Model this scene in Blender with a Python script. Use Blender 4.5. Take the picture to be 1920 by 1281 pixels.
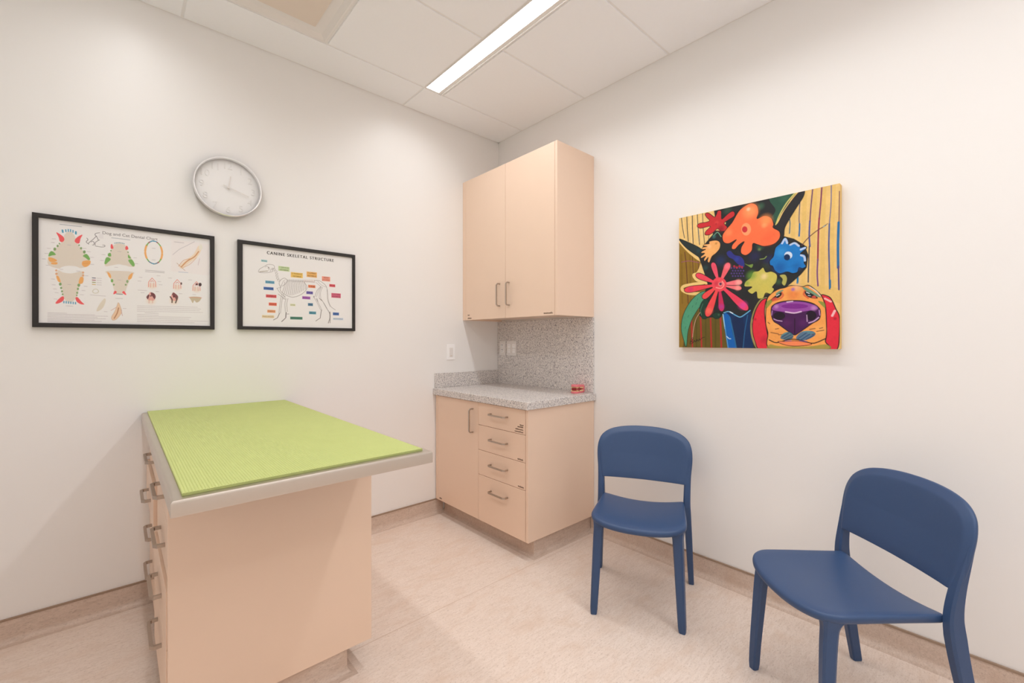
import bpy, bmesh, math, random
import numpy as np
from mathutils import Vector, Matrix

# ------------------------------------------------------------------ clear
for o in list(bpy.data.objects):
    bpy.data.objects.remove(o, do_unlink=True)
SC = bpy.context.scene
COL = SC.collection
R = math.radians

# ------------------------------------------------------------------ room dimensions (metres)
XR, YL, CEIL = 2.333, 2.753, 2.885        # right wall plane, left wall plane, ceiling height
XW, YB = -0.77, -2.00                      # the two walls behind the camera

# ------------------------------------------------------------------ camera
cam_data = bpy.data.cameras.new('camera')
cam_data.sensor_width = 36.0
cam_data.lens = 15.37
cam_data.clip_start = 0.02
cam = bpy.data.objects.new('camera', cam_data)
COL.objects.link(cam)
cam.location = (0.0, 0.0, 1.26)
cam.rotation_euler = (R(89.9), R(0.0), R(-42.04))
SC.camera = cam

# ------------------------------------------------------------------ world, exposure
world = bpy.data.worlds.new('world')
SC.world = world
world.use_nodes = True
world.node_tree.nodes['Background'].inputs[0].default_value = (0.9, 0.92, 1.0, 1)
world.node_tree.nodes['Background'].inputs[1].default_value = 0.05
SC.view_settings.view_transform = 'Standard'
SC.view_settings.look = 'None'
SC.view_settings.gamma = 1.0
SC.view_settings.exposure = 0.0
SC.view_settings.use_curve_mapping = False
SC.cycles.max_bounces = 16
SC.cycles.diffuse_bounces = 10
SC.cycles.caustics_reflective = False
SC.cycles.caustics_refractive = False
LENS_GLOW = 4.0               # visible glow of the opal lens
LAMP_WATTS = 18.0             # power of the linear luminaire over the chairs
LAMP_WATTS_TABLE = 12.6       # the one over the table, dimmed a little
LAMP_WATTS_CROSS = 8.6        # the short cross run behind the camera
LAMP_SPREAD = 150.0           # cut-off of its optic, degrees
LIGHT_COLOR = (1.0, 1.0, 1.0)


# ------------------------------------------------------------------ materials
def lin(c):
    return tuple((v / 255.0 / 12.92) if v / 255.0 <= 0.04045 else ((v / 255.0 + 0.055) / 1.055) ** 2.4 for v in c)


def nodes(name):
    m = bpy.data.materials.new(name)
    m.use_nodes = True
    nt = m.node_tree
    return m, nt, nt.nodes['Principled BSDF']


def plain(name, rgb, rough=0.5, metal=0.0, spec=0.5, var=0.03, scale=30.0, bump=0.0, bscale=200.0):
    m, nt, b = nodes(name)
    tc = nt.nodes.new('ShaderNodeTexCoord')
    nz = nt.nodes.new('ShaderNodeTexNoise')
    nz.inputs['Scale'].default_value = scale
    nz.inputs['Detail'].default_value = 4
    nt.links.new(tc.outputs['Object'], nz.inputs['Vector'])
    mx = nt.nodes.new('ShaderNodeMix')
    mx.data_type = 'RGBA'
    mx.inputs[6].default_value = tuple(v * (1 - var) for v in rgb) + (1,)
    mx.inputs[7].default_value = tuple(min(1, v * (1 + var)) for v in rgb) + (1,)
    nt.links.new(nz.outputs['Fac'], mx.inputs[0])
    nt.links.new(mx.outputs[2], b.inputs['Base Color'])
    b.inputs['Roughness'].default_value = rough
    b.inputs['Metallic'].default_value = metal
    b.inputs['Specular IOR Level'].default_value = spec
    if bump:
        n2 = nt.nodes.new('ShaderNodeTexNoise')
        n2.inputs['Scale'].default_value = bscale
        n2.inputs['Detail'].default_value = 3
        nt.links.new(tc.outputs['Object'], n2.inputs['Vector'])
        bp = nt.nodes.new('ShaderNodeBump')
        bp.inputs['Strength'].default_value = bump
        bp.inputs['Distance'].default_value = 0.002
        nt.links.new(n2.outputs['Fac'], bp.inputs['Height'])
        nt.links.new(bp.outputs['Normal'], b.inputs['Normal'])
    return m


def steel_mat():
    m, nt, b = nodes('brushed_steel')
    tc = nt.nodes.new('ShaderNodeTexCoord')
    mp = nt.nodes.new('ShaderNodeMapping')
    mp.inputs['Scale'].default_value = (4, 4, 600)
    nz = nt.nodes.new('ShaderNodeTexNoise')
    nz.inputs['Scale'].default_value = 3.0
    nt.links.new(tc.outputs['Object'], mp.inputs['Vector'])
    nt.links.new(mp.outputs['Vector'], nz.inputs['Vector'])
    cr = nt.nodes.new('ShaderNodeMapRange')
    cr.inputs['To Min'].default_value = 0.28
    cr.inputs['To Max'].default_value = 0.42
    nt.links.new(nz.outputs['Fac'], cr.inputs['Value'])
    nt.links.new(cr.outputs['Result'], b.inputs['Roughness'])
    b.inputs['Base Color'].default_value = (0.61, 0.55, 0.49, 1)
    b.inputs['Metallic'].default_value = 1.0
    return m


def stone_mat():
    m, nt, b = nodes('speckled_solid_surface')
    tc = nt.nodes.new('ShaderNodeTexCoord')
    prev = None
    base = (0.70, 0.67, 0.655)
    layers = [(125, 0.55, (0.47, 0.445, 0.44), 11), (150, 0.60, (0.78, 0.74, 0.71), 5), (120, 0.645, (0.26, 0.245, 0.26), 23), (210, 0.64, (0.33, 0.31, 0.31), 41), (95, 0.64, (0.80, 0.76, 0.72), 61)]
    for sc, th, col, off in layers:
        mp = nt.nodes.new('ShaderNodeMapping')
        mp.inputs['Location'].default_value = (off, off * 1.7, off * 0.6)
        nz = nt.nodes.new('ShaderNodeTexNoise')
        nz.inputs['Scale'].default_value = sc
        nz.inputs['Detail'].default_value = 1.0
        nt.links.new(tc.outputs['Object'], mp.inputs['Vector'])
        nt.links.new(mp.outputs['Vector'], nz.inputs['Vector'])
        mr = nt.nodes.new('ShaderNodeMapRange')
        mr.inputs['From Min'].default_value = th - 0.02
        mr.inputs['From Max'].default_value = th + 0.02
        nt.links.new(nz.outputs['Fac'], mr.inputs['Value'])
        mx = nt.nodes.new('ShaderNodeMix')
        mx.data_type = 'RGBA'
        if prev is None:
            mx.inputs[6].default_value = base + (1,)
        else:
            nt.links.new(prev, mx.inputs[6])
        mx.inputs[7].default_value = col + (1,)
        nt.links.new(mr.outputs['Result'], mx.inputs[0])
        prev = mx.outputs[2]
    nt.links.new(prev, b.inputs['Base Color'])
    b.inputs['Roughness'].default_value = 0.35
    return m


def floor_mat(name, base, dark, light, contrast=1.0):
    m, nt, b = nodes(name)
    tc = nt.nodes.new('ShaderNodeTexCoord')

    def nz(scale, mapping, detail=5, rough=0.6):
        mp = nt.nodes.new('ShaderNodeMapping')
        mp.inputs['Scale'].default_value = mapping
        mp.inputs['Rotation'].default_value = (0, 0, R(8))
        n = nt.nodes.new('ShaderNodeTexNoise')
        n.inputs['Scale'].default_value = scale
        n.inputs['Detail'].default_value = detail
        n.inputs['Roughness'].default_value = rough
        n.inputs['Distortion'].default_value = 0.6
        nt.links.new(tc.outputs['Object'], mp.inputs['Vector'])
        nt.links.new(mp.outputs['Vector'], n.inputs['Vector'])
        return n.outputs['Fac']

    def ramp(fac, a, bb):
        mr = nt.nodes.new('ShaderNodeMapRange')
        mr.inputs['From Min'].default_value = a
        mr.inputs['From Max'].default_value = bb
        nt.links.new(fac, mr.inputs['Value'])
        return mr.outputs['Result']

    def mix(fac, a, col, amt):
        mm = nt.nodes.new('ShaderNodeMath')
        mm.operation = 'MULTIPLY'
        mm.inputs[1].default_value = amt * contrast
        nt.links.new(fac, mm.inputs[0])
        mx = nt.nodes.new('ShaderNodeMix')
        mx.data_type = 'RGBA'
        nt.links.new(mm.outputs[0], mx.inputs[0])
        if isinstance(a, tuple):
            mx.inputs[6].default_value = a + (1,)
        else:
            nt.links.new(a, mx.inputs[6])
        mx.inputs[7].default_value = col + (1,)
        return mx.outputs[2]
    c = mix(ramp(nz(20, (0.7, 4.0, 4.0)), 0.45, 0.72), base, dark, 0.6)
    c = mix(ramp(nz(34, (1.2, 4.0, 4.0)), 0.52, 0.75), c, light, 0.55)
    c = mix(ramp(nz(90, (1.0, 2.2, 2.2)), 0.53, 0.68), c, tuple(v * 0.88 for v in dark), 0.75)
    c = mix(ramp(nz(130, (1.0, 1.8, 1.8)), 0.56, 0.70), c, light, 0.7)
    c = mix(ramp(nz(5, (1.0, 2.0, 2.0), 2), 0.5, 0.8), c, (dark[0] * 1.06, dark[1] * 0.98, dark[2] * 0.9), 0.5)
    c = mix(ramp(nz(60, (1.0, 2.2, 2.2)), 0.70, 0.78), c, (0.46, 0.23, 0.13), 0.5)
    nt.links.new(c, b.inputs['Base Color'])
    b.inputs['Roughness'].default_value = 0.38
    b.inputs['Specular IOR Level'].default_value = 0.4
    return m


def vcol_mat(name, rough=0.6, coat=0.0, canvas=False):
    m, nt, b = nodes(name)
    a = nt.nodes.new('ShaderNodeVertexColor')
    a.layer_name = 'print'
    nt.links.new(a.outputs['Color'], b.inputs['Base Color'])
    b.inputs['Roughness'].default_value = rough
    b.inputs['Specular IOR Level'].default_value = 0.3
    if canvas:
        tc = nt.nodes.new('ShaderNodeTexCoord')
        n2 = nt.nodes.new('ShaderNodeTexNoise')
        n2.inputs['Scale'].default_value = 500
        nt.links.new(tc.outputs['Object'], n2.inputs['Vector'])
        bp = nt.nodes.new('ShaderNodeBump')
        bp.inputs['Strength'].default_value = 0.1
        bp.inputs['Distance'].default_value = 0.001
        nt.links.new(n2.outputs['Fac'], bp.inputs['Height'])
        nt.links.new(bp.outputs['Normal'], b.inputs['Normal'])
    return m


def glass_mat():
    m = bpy.data.materials.new('picture_glass')
    m.use_nodes = True
    nt = m.node_tree
    nt.nodes.clear()
    out = nt.nodes.new('ShaderNodeOutputMaterial')
    tr = nt.nodes.new('ShaderNodeBsdfTransparent')
    tr.inputs[0].default_value = (0.99, 0.99, 0.99, 1)
    gl = nt.nodes.new('ShaderNodeBsdfGlossy')
    gl.inputs['Roughness'].default_value = 0.03
    fr = nt.nodes.new('ShaderNodeFresnel')
    fr.inputs['IOR'].default_value = 1.35
    mx = nt.nodes.new('ShaderNodeMixShader')
    ge = nt.nodes.new('ShaderNodeNewGeometry')
    fa = nt.nodes.new('ShaderNodeMath')
    fa.operation = 'SUBTRACT'
    fa.inputs[0].default_value = 1.0
    nt.links.new(ge.outputs['Backfacing'], fa.inputs[1])
    fb = nt.nodes.new('ShaderNodeMath')
    fb.operation = 'MULTIPLY'
    nt.links.new(fr.outputs[0], fb.inputs[0])
    nt.links.new(fa.outputs[0], fb.inputs[1])
    nt.links.new(fb.outputs[0], mx.inputs[0])
    nt.links.new(tr.outputs[0], mx.inputs[1])
    nt.links.new(gl.outputs[0], mx.inputs[2])
    nt.links.new(mx.outputs[0], out.inputs[0])
    return m


def emit_mat():
    m, nt, b = nodes('lit_diffuser')
    b.inputs['Base Color'].default_value = (0.9, 0.9, 0.9, 1)
    b.inputs['Emission Color'].default_value = LIGHT_COLOR + (1,)
    b.inputs['Emission Strength'].default_value = LENS_GLOW
    return m


M = dict(
    wall=plain('painted_wall', (0.847, 0.843, 0.836), 0.42, var=0.006, scale=1.5, bump=0.04, bscale=260),
    tile=plain('ceiling_tile', (0.90, 0.92, 0.95), 0.85, var=0.01, scale=60, bump=0.15, bscale=420),
    grid=plain('ceiling_grid_metal', (0.84, 0.835, 0.83), 0.5, var=0.01),
    floor=floor_mat('marbled_sheet_floor', (0.82, 0.70, 0.62), (0.66, 0.53, 0.445), (0.90, 0.80, 0.735)),
    cove=floor_mat('marbled_cove_base', (0.64, 0.515, 0.435), (0.49, 0.375, 0.305), (0.74, 0.62, 0.54)),
    cap=plain('cove_cap_strip', (0.33, 0.235, 0.17), 0.5, var=0.05),
    seam=plain('floor_weld_seam', (0.62, 0.47, 0.37), 0.5, var=0.08),
    lam=plain('beige_laminate', (0.83, 0.635, 0.50), 0.42, var=0.012, scale=8),
    gap=plain('cabinet_reveal', (0.16, 0.11, 0.08), 0.8),
    handle=plain('satin_nickel', (0.50, 0.435, 0.38), 0.36, metal=1.0, var=0.03, scale=80),
    ink=plain('label_ink', (0.20, 0.13, 0.09), 0.6),
    steel=steel_mat(), stone=stone_mat(),
    mat=plain('lime_rubber', lin((190, 200, 126)), 0.6, var=0.03, scale=14),
    blue=plain('blue_polypropylene', lin((50, 76, 116)), 0.40, spec=0.45, var=0.05, scale=400, bump=0.10, bscale=900),
    black=plain('black_frame', (0.016, 0.013, 0.012), 0.42, var=0.2, scale=200),
    white=plain('white_plastic', (0.80, 0.78, 0.765), 0.3, var=0.01),
    face=plain('clock_face', (0.93, 0.935, 0.945), 0.55, var=0.005),
    numeral=plain('clock_numeral', (0.86, 0.86, 0.865), 0.45, var=0.005),
    silver=plain('silver_case', (0.90, 0.90, 0.91), 0.30, metal=1.0, var=0.02),
    slot=plain('dark_slot', (0.03, 0.028, 0.026), 0.6),
    pink=plain('pink_acrylic', (0.80, 0.20, 0.23), 0.25, var=0.06, scale=60),
    deep=plain('deep_red_gum', (0.36, 0.02, 0.03), 0.3, var=0.1, scale=80),
    tooth=plain('tooth_enamel', (0.82, 0.66, 0.32), 0.3, var=0.1, scale=90),
    plaque=plain('diffuser_plaque', (0.745, 0.655, 0.575), 0.6, var=0.01),
    canvas=plain('canvas_edge', lin((224, 186, 112)), 0.7, var=0.06, scale=40),
    paint=vcol_mat('painted_canvas', 0.5, canvas=True), sheet=vcol_mat('printed_sheet', 0.65),
    text=plain('print_black', (0.035, 0.03, 0.03), 0.6), text_grey=plain('print_grey', (0.20, 0.18, 0.19), 0.6),
    glass=glass_mat(), emit=emit_mat())


# ------------------------------------------------------------------ mesh helpers
class MB:
    """collects vertices and faces for one mesh object"""
    def __init__(self):
        self.v, self.f, self.m = [], [], []

    def add(self, vs, fs, mi=0):
        n = len(self.v)
        self.v += [tuple(p) for p in vs]
        self.f += [tuple(i + n for i in f) for f in fs]
        self.m += [mi] * len(fs)

    def box(self, lo, hi, bev=0.0, seg=2, mi=0):
        bm = bmesh.new()
        bmesh.ops.create_cube(bm, size=1.0)
        for v in bm.verts:
            v.co = Vector([(lo[i] + hi[i]) / 2 + v.co[i] * (hi[i] - lo[i]) for i in range(3)])
        if bev > 0:
            bmesh.ops.bevel(bm, geom=list(bm.edges), offset=bev, segments=seg, profile=0.5, affect='EDGES')
        bm.normal_update()
        bm.verts.index_update()
        self.add([v.co[:] for v in bm.verts], [[v.index for v in f.verts] for f in bm.faces], mi)
        bm.free()
        return self

    def loft(self, rings, close=True, cap=True, mi=0):
        n = len(rings[0])
        vs = [p for r in rings for p in r]
        fs = []
        for i in range(len(rings) - 1):
            for j in range(n if close else n - 1):
                k = (j + 1) % n
                fs.append((i * n + j, i * n + k, (i + 1) * n + k, (i + 1) * n + j))
        if cap and close:
            fs.append(tuple(range(n - 1, -1, -1)))
            fs.append(tuple((len(rings) - 1) * n + j for j in range(n)))
        self.add(vs, fs, mi)
        return self

    def cyl(self, a, b, r0, r1=None, n=16, mi=0):
        r1 = r0 if r1 is None else r1
        a, b = Vector(a), Vector(b)
        d = (b - a).normalized()
        u = d.orthogonal().normalized()
        w = d.cross(u)
        ring = lambda c, r: [c + u * (r * math.cos(2 * math.pi * k / n)) + w * (r * math.sin(2 * math.pi * k / n)) for k in range(n)]
        return self.loft([ring(a, r0), ring(b, r1)], mi=mi)

    def lathe(self, c, axis, prof, n=64, mi=0):
        """prof: list of (radius, height along axis)"""
        d = Vector(axis).normalized()
        u = d.orthogonal().normalized()
        w = d.cross(u)
        rings = [[Vector(c) + d * h + u * (r * math.cos(2 * math.pi * k / n)) + w * (r * math.sin(2 * math.pi * k / n)) for k in range(n)] for r, h in prof]
        return self.loft(rings, mi=mi)

    def sweep(self, pts, w, h, up, bev=0.0, mi=0):
        """rectangular bar along a polyline; w across, h along up"""
        pts = [Vector(p) for p in pts]
        up = Vector(up).normalized()
        rings = []
        for i, p in enumerate(pts):
            t = (pts[min(i + 1, len(pts) - 1)] - pts[max(i - 1, 0)]).normalized()
            if 0 < i < len(pts) - 1:
                t1, t2 = (pts[i] - pts[i - 1]).normalized(), (pts[i + 1] - pts[i]).normalized()
                k = 1.0 / max(0.5, math.cos(t1.angle(t2) / 2))
            else:
                k = 1.0
            s = t.cross(up).normalized()
            rings.append([p + s * (a * w / 2 * k) + up * (b * h / 2) for a, b in ((-1, -1), (1, -1), (1, 1), (-1, 1))])
        return self.loft(rings, mi=mi)

    def build(self, name, mat, parent=None, smooth=None, org=(0, 0, 0)):
        me = bpy.data.meshes.new(name)
        vs = [(p[0] - org[0], p[1] - org[1], p[2] - org[2]) for p in self.v]
        me.from_pydata(vs, [], self.f)
        mats = mat if isinstance(mat, (list, tuple)) else [mat]
        for m in mats:
            me.materials.append(m)
        if len(mats) > 1:
            me.polygons.foreach_set('material_index', self.m)
        bm = bmesh.new()
        bm.from_mesh(me)
        bmesh.ops.recalc_face_normals(bm, faces=bm.faces)
        bm.to_mesh(me)
        bm.free()
        if smooth:
            me.polygons.foreach_set('use_smooth', [True] * len(me.polygons))
            me.set_sharp_from_angle(angle=R(smooth))
        me.update()
        o = bpy.data.objects.new(name, me)
        COL.objects.link(o)
        if parent:
            o.parent = parent
        return o


def tag(o, label=None, cat=None, group=None, kind=None):
    if label:
        o['label'] = label
    if cat:
        o['category'] = cat
    if group:
        o['group'] = group
    if kind:
        o['kind'] = kind
    return o


def empty(name, loc, label, cat, group=None):
    o = bpy.data.objects.new(name, None)
    o.empty_display_size = 0.1
    COL.objects.link(o)
    o.location = loc
    return tag(o, label, cat, group)


def struct(o):
    o['kind'] = 'structure'
    return o


def copy_tree(o, parent=None):
    c = o.copy()
    COL.objects.link(c)
    if parent:
        c.parent = parent
    for ch in list(o.children):
        copy_tree(ch, c)
    return c


# ------------------------------------------------------------------ room shell
T = 0.12
struct(MB().box((XW - T, YB - T, -0.10), (XR + T, YL + T, 0.0)).build('floor', M['floor']))
struct(MB().box((XW - T, YL, 0), (XR + T, YL + T, CEIL + 0.2)).build('wall_left', M['wall']))
struct(MB().box((XR, YB - T, 0), (XR + T, YL, CEIL + 0.2)).build('wall_right', M['wall']))
struct(MB().box((XW - T, YB - T, 0), (XW, YL, CEIL + 0.2)).build('wall_far_left', M['wall']))
struct(MB().box((XW, YB - T, 0), (XR, YB, CEIL + 0.2)).build('wall_behind', M['wall']))
# welded seam in the sheet floor
struct(MB().box((0.700, 1.7492, 0.0), (XR - 0.03, 1.7512, 0.0004)).build('trim_1', M['seam']))

# suspended ceiling: backing, tiles with tegular edges, exposed grid
STRIP1 = (1.462, 1.600)          # the grid slot of the visible light
STRIP2 = (-0.004, 0.134)         # a second light of the same kind, just out of the frame
S_Y0, S_Y1 = -1.24, 2.462        # both lights run along y
STRIP3 = (-1.457, -1.319)        # a cross run along x behind the camera
S_X0, S_X1 = 0.242, 1.462
ceil = struct(MB().box((XW - T, YB - T, CEIL + 0.075), (XR + T, YL + T, CEIL + 0.2)).build('ceiling', M['grid']))
ylines = [YL, 2.462, 1.855, 1.248, 0.641, 0.034, -0.573, S_Y0, STRIP3[1], STRIP3[0], YB]
xcols_mid = [(XR, STRIP1[1]), (STRIP1[0], 0.852), (0.852, 0.242), (0.242, STRIP2[1]), (STRIP2[0], -0.614), (-0.614, XW)]
xcols_edge = [(XR, 1.462), (1.462, 0.242), (0.242, -0.614), (-0.614, XW)]
t = MB()
gaps = 0.0065
for j in range(len(ylines) - 1):
    y1, y0 = ylines[j], ylines[j + 1]
    edge = j == 0 or y1 <= S_Y0
    for (x1, x0) in (xcols_edge if edge else xcols_mid):
        if not edge and abs(x1 - 0.852) < 1e-6 and abs(y1 - 2.462) < 1e-6:
            continue                               # the air diffuser fills this module
        if y1 == STRIP3[1] and x1 == S_X1:
            continue                               # the cross run of light
        g0 = gaps if x0 > XW + 0.01 else 0.010
        g1 = gaps if x1 < XR - 0.01 else 0.010
        h0 = gaps if y0 > YB + 0.01 else 0.010
        h1 = gaps if y1 < YL - 0.01 else 0.010
        t.box((x0 + g0, y0 + h0, CEIL), (x1 - g1, y1 - h1, CEIL + 0.018), bev=0.0015, seg=1)
t.build('ceiling_tiles', M['tile'], ceil)
g = MB()
ZG = CEIL + 0.005
for j, y in enumerate(ylines[1:-1]):
    for x0, x1 in ((XW, STRIP2[0]), (STRIP2[1], STRIP1[0]), (STRIP1[1], XR)) if 0 < j < 6 else (((XW, S_X0), (S_X1, XR)) if y in STRIP3 else ((XW, XR),)):
        g.box((x0, y - 0.0085, ZG), (x1, y + 0.0085, ZG + 0.03))
for x in sorted({x for pair in xcols_mid for x in pair} - {XR, XW}):
    g.box((x - 0.0085, S_Y0 + 0.0086, ZG + 0.0002), (x + 0.0085, S_Y1 - 0.0086, ZG + 0.03))
for x in (1.462, 0.242, -0.614):
    g.box((x - 0.0085, S_Y1 + 0.0086, ZG + 0.0002), (x + 0.0085, YL, ZG + 0.03))
    g.box((x - 0.0085, YB, ZG + 0.0002), (x + 0.0085, S_Y0 - 0.0086, ZG + 0.03))
g.build('ceiling_grid', M['grid'], ceil)
wa = MB()
for lo, hi in (((XW, YL - 0.016, ZG - 0.001), (XR, YL, ZG + 0.02)), ((XR - 0.016, YB, ZG - 0.001), (XR, YL, ZG + 0.02)), ((XW, YB, ZG - 0.001), (XW + 0.016, YL, ZG + 0.02)), ((XW, YB, ZG - 0.001), (XR, YB + 0.016, ZG + 0.02))):
    wa.box(lo, hi)
wa.build('ceiling_wall_angle', M['grid'], ceil)


# flash-cove base: profile swept along each wall (distance from wall d, height z)
def cove(name, segs, thick=0.006, top=0.10, rad=0.028):
    prof = [(0, 0), (0, top), (thick, top), (thick, rad + 0.004)]
    for k in range(1, 8):
        a = k / 7 * math.pi / 2
        prof.append((thick + rad * (1 - math.cos(a)), rad * (1 - math.sin(a)) + 0.0012))
    prof += [(thick + rad + 0.004, 0.0)]
    mb = MB()
    cap = MB()
    for (ax, wall, sgn, a, b) in segs:
        def pt(d, z, s):
            return (s, wall + sgn * d, z) if ax == 'x' else (wall + sgn * d, s, z)
        mb.loft([[pt(d, z, a) for d, z in prof], [pt(d, z, b) for d, z in prof]])
        cp = [(0, top), (0, top + 0.006), (thick + 0.002, top + 0.006), (thick + 0.002, top - 0.002), (thick, top)]
        cap.loft([[pt(d, z, a) for d, z in cp], [pt(d, z, b) for d, z in cp]])
    o = struct(mb.build(name, M['cove'], smooth=40))
    cap.build('cap_strip', M['cap'], o)
    return o


cove('baseboard_left', [('x', YL, -1, XW + 0.04, 0.185), ('x', YL, -1, 0.652, 1.788)])
cove('baseboard_right', [('y', XR, -1, YB + 0.04, 1.800)])
cove('baseboard_far_left', [('y', XW, 1, YB, YL)])
cove('baseboard_behind', [('x', YB, 1, XW + 0.04, XR - 0.04)])


# ------------------------------------------------------------------ ceiling lights and diffuser
def strip_light(u0, u1, v0, v1, label, watts, cross=False):
    """linear luminaire in the slot u0..u1, running from v0 to v1 (along y, or along x when cross)"""
    p = (lambda u, v, z: (v, u, z)) if cross else (lambda u, v, z: (u, v, z))
    c = p((u0 + u1) / 2, (v0 + v1) / 2, CEIL)
    e = empty('linear_ceiling_light', c, label, 'ceiling light', 'recessed linear ceiling lights')
    l0, l1 = u0 + 0.010, u0 + 0.103                 # lens
    MB().box(p(l0, v0 + 0.012, CEIL + 0.004), p(l1, v1 - 0.012, CEIL + 0.010)).build('lens', M['emit'], e, org=c)
    ld = bpy.data.lights.new('linear_lamp', 'AREA')
    ld.shape = 'RECTANGLE'
    ld.size, ld.size_y = p(l1 - l0, v1 - v0 - 0.024, 0)[:2]
    ld.energy = watts
    ld.color = LIGHT_COLOR
    ld.spread = R(LAMP_SPREAD)
    lo = bpy.data.objects.new('lamp', ld)
    COL.objects.link(lo)
    lo.parent = e
    lo.location = p((l0 + l1) / 2 - (u0 + u1) / 2, 0, 0.0035)
    tr = MB()
    tr.box(p(u0 + 0.0045, v0 + 0.002, CEIL - 0.001), p(l0, v1 - 0.002, CEIL + 0.05))
    tr.box(p(l0, v1 - 0.012, CEIL - 0.001), p(l1, v1 - 0.002, CEIL + 0.05))
    tr.box(p(l0, v0 + 0.002, CEIL - 0.001), p(l1, v0 + 0.012, CEIL + 0.05))
    tr.box(p(l1, v0 + 0.002, CEIL + 0.001), p(l1 + 0.022, v1 - 0.002, CEIL + 0.05))
    tr.box(p(l1 + 0.022, v0 + 0.002, CEIL - 0.006), p(l1 + 0.0265, v1 - 0.002, CEIL + 0.05))
    tr.build('trim', M['white'], e, org=c)
    return e


strip_light(STRIP1[0], STRIP1[1], S_Y0, S_Y1, 'long bright linear light recessed in the ceiling above the cabinets and chairs', LAMP_WATTS)
strip_light(STRIP2[0], STRIP2[1], S_Y0, S_Y1, 'long linear ceiling light above the table, beyond the top left edge of the photo', LAMP_WATTS_TABLE)
strip_light(STRIP3[0], STRIP3[1], S_X0 + 0.0085, S_X1 - 0.0085, 'short linear ceiling light running crosswise behind the camera', LAMP_WATTS_CROSS, cross=True)

c = (0.547, 2.1585, CEIL)
e = empty('air_diffuser', c, 'square beige plaque air diffuser set in the ceiling grid near the top left', 'air vent')
x0, x1, y0, y1 = 0.2485, 0.8455, 1.8615, 2.4555
fr = MB()
px0, px1, py0, py1 = 0.332, 0.762, 1.950, 2.366
o4 = lambda a, b, c2, d, z: [(a, c2, z), (b, c2, z), (b, d, z), (a, d, z)]
fr.loft([o4(x0, x1, y0, y1, CEIL + 0.012), o4(x0, x1, y0, y1, CEIL - 0.002), o4(x0 + 0.012, x1 - 0.012, y0 + 0.012, y1 - 0.012, CEIL - 0.002), o4(px0 - 0.012, px1 + 0.012, py0 - 0.012, py1 + 0.012, CEIL + 0.034), o4(px0 + 0.02, px1 - 0.02, py0 + 0.02, py1 - 0.02, CEIL + 0.05)])
fr.build('frame', M['white'], e, org=c)
MB().box((px0, py0, CEIL - 0.001), (px1, py1, CEIL + 0.007), bev=0.002, seg=1).build('plaque', M['plaque'], e, org=c)


# ------------------------------------------------------------------ handles and lettering
def bar_handle(a, b, out, sec=0.0085, parent=None, org=(0, 0, 0), name='handle'):
    """square bar pull from a to b (mounting points on the face), standing off by vector out"""
    a, b, out = Vector(a), Vector(b), Vector(out)
    d = (b - a).normalized()
    k = 0.005
    pts = [a, a + out * 0.72, a + out + d * k * 2, b + out - d * k * 2, b + out * 0.72, b]
    up = d.cross(out).normalized()
    mb = MB().sweep(pts, sec * 0.85, sec, up)
    return mb.build(name, M['handle'], parent, org=org)


def scribble(lines, to_world, parent, org, seed, depth):
    """tiny illegible lettering: rows of short strokes (x0, y, width, height in metres on the face)"""
    rnd = random.Random(seed)
    mb = MB()
    for x0, y, w, h in lines:
        x = x0
        while x < x0 + w:
            cw = h * rnd.uniform(0.45, 0.75)
            hh = h * rnd.choice((0.62, 0.62, 0.7, 1.0))
            for bx, by, bw, bh in ((x, y, cw * 0.28, hh), (x, y + (hh * 0.8 if rnd.random() < 0.5 else 0), cw * 0.8, h * 0.2), (x + cw * 0.55, y, cw * 0.28, h * 0.62)):
                q = [to_world(u, v, dd) for dd in (0.0, depth) for u, v in ((bx, by), (bx + bw, by), (bx + bw, by + bh), (bx, by + bh))]
                mb.add(q, [(0, 1, 2, 3), (4, 5, 6, 7), (0, 1, 5, 4), (1, 2, 6, 5), (2, 3, 7, 6), (3, 0, 4, 7)])
            x += cw
    return mb.build('lettering', M['ink'], parent, org=org)


# ------------------------------------------------------------------ base cabinet in the corner
CX, CY0, CY1 = 1.726, 1.778, 2.745        # front face x, near side y, far side y
TOE = 0.108
c = (2.03, 2.26, 0.0)
e = empty('base_cabinet', c, 'beige laminate base cabinet with a door and four drawers under the speckled counter', 'cabinet')
cb = MB()
cb.box((CX + 0.021, CY0 + 0.022, TOE + 0.002), (XR - 0.002, CY1, 0.868), mi=1)
cb.box((CX, CY0, TOE), (XR - 0.002, CY0 + 0.020, 0.868), bev=0.001, seg=1)
cb.box((CX, CY1 - 0.022, TOE), (CX + 0.03, CY1, 0.868), bev=0.001, seg=1)
cb.build('carcass', [M['lam'], M['gap']], e, org=c)
# toe kick with its flash cove (front and near side)
tk = MB()
TX, TY = 1.800, 1.806
prof = [(0, TOE + 0.004), (0, 0.030)] + [(0.028 * (1 - math.cos(k / 6 * math.pi / 2)), 0.028 * (1 - math.sin(k / 6 * math.pi / 2)) + 0.001) for k in range(1, 7)] + [(0.031, 0.0)]
rings = []
for d, z in prof:
    rings.append([(XR - 0.002, TY - d, z), (TX - d, TY - d, z), (TX - d, YL - 0.008, z), (XR - 0.002, YL - 0.008, z)])
tk.loft(rings)
tk.build('toe_kick', M['cove'], e, smooth=40, org=c)


def front(name, lo, hi, parent, org, mat='lam'):
    return MB().box(lo, hi, bev=0.0012, seg=1).build(name, M[mat], parent, org=org)


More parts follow.
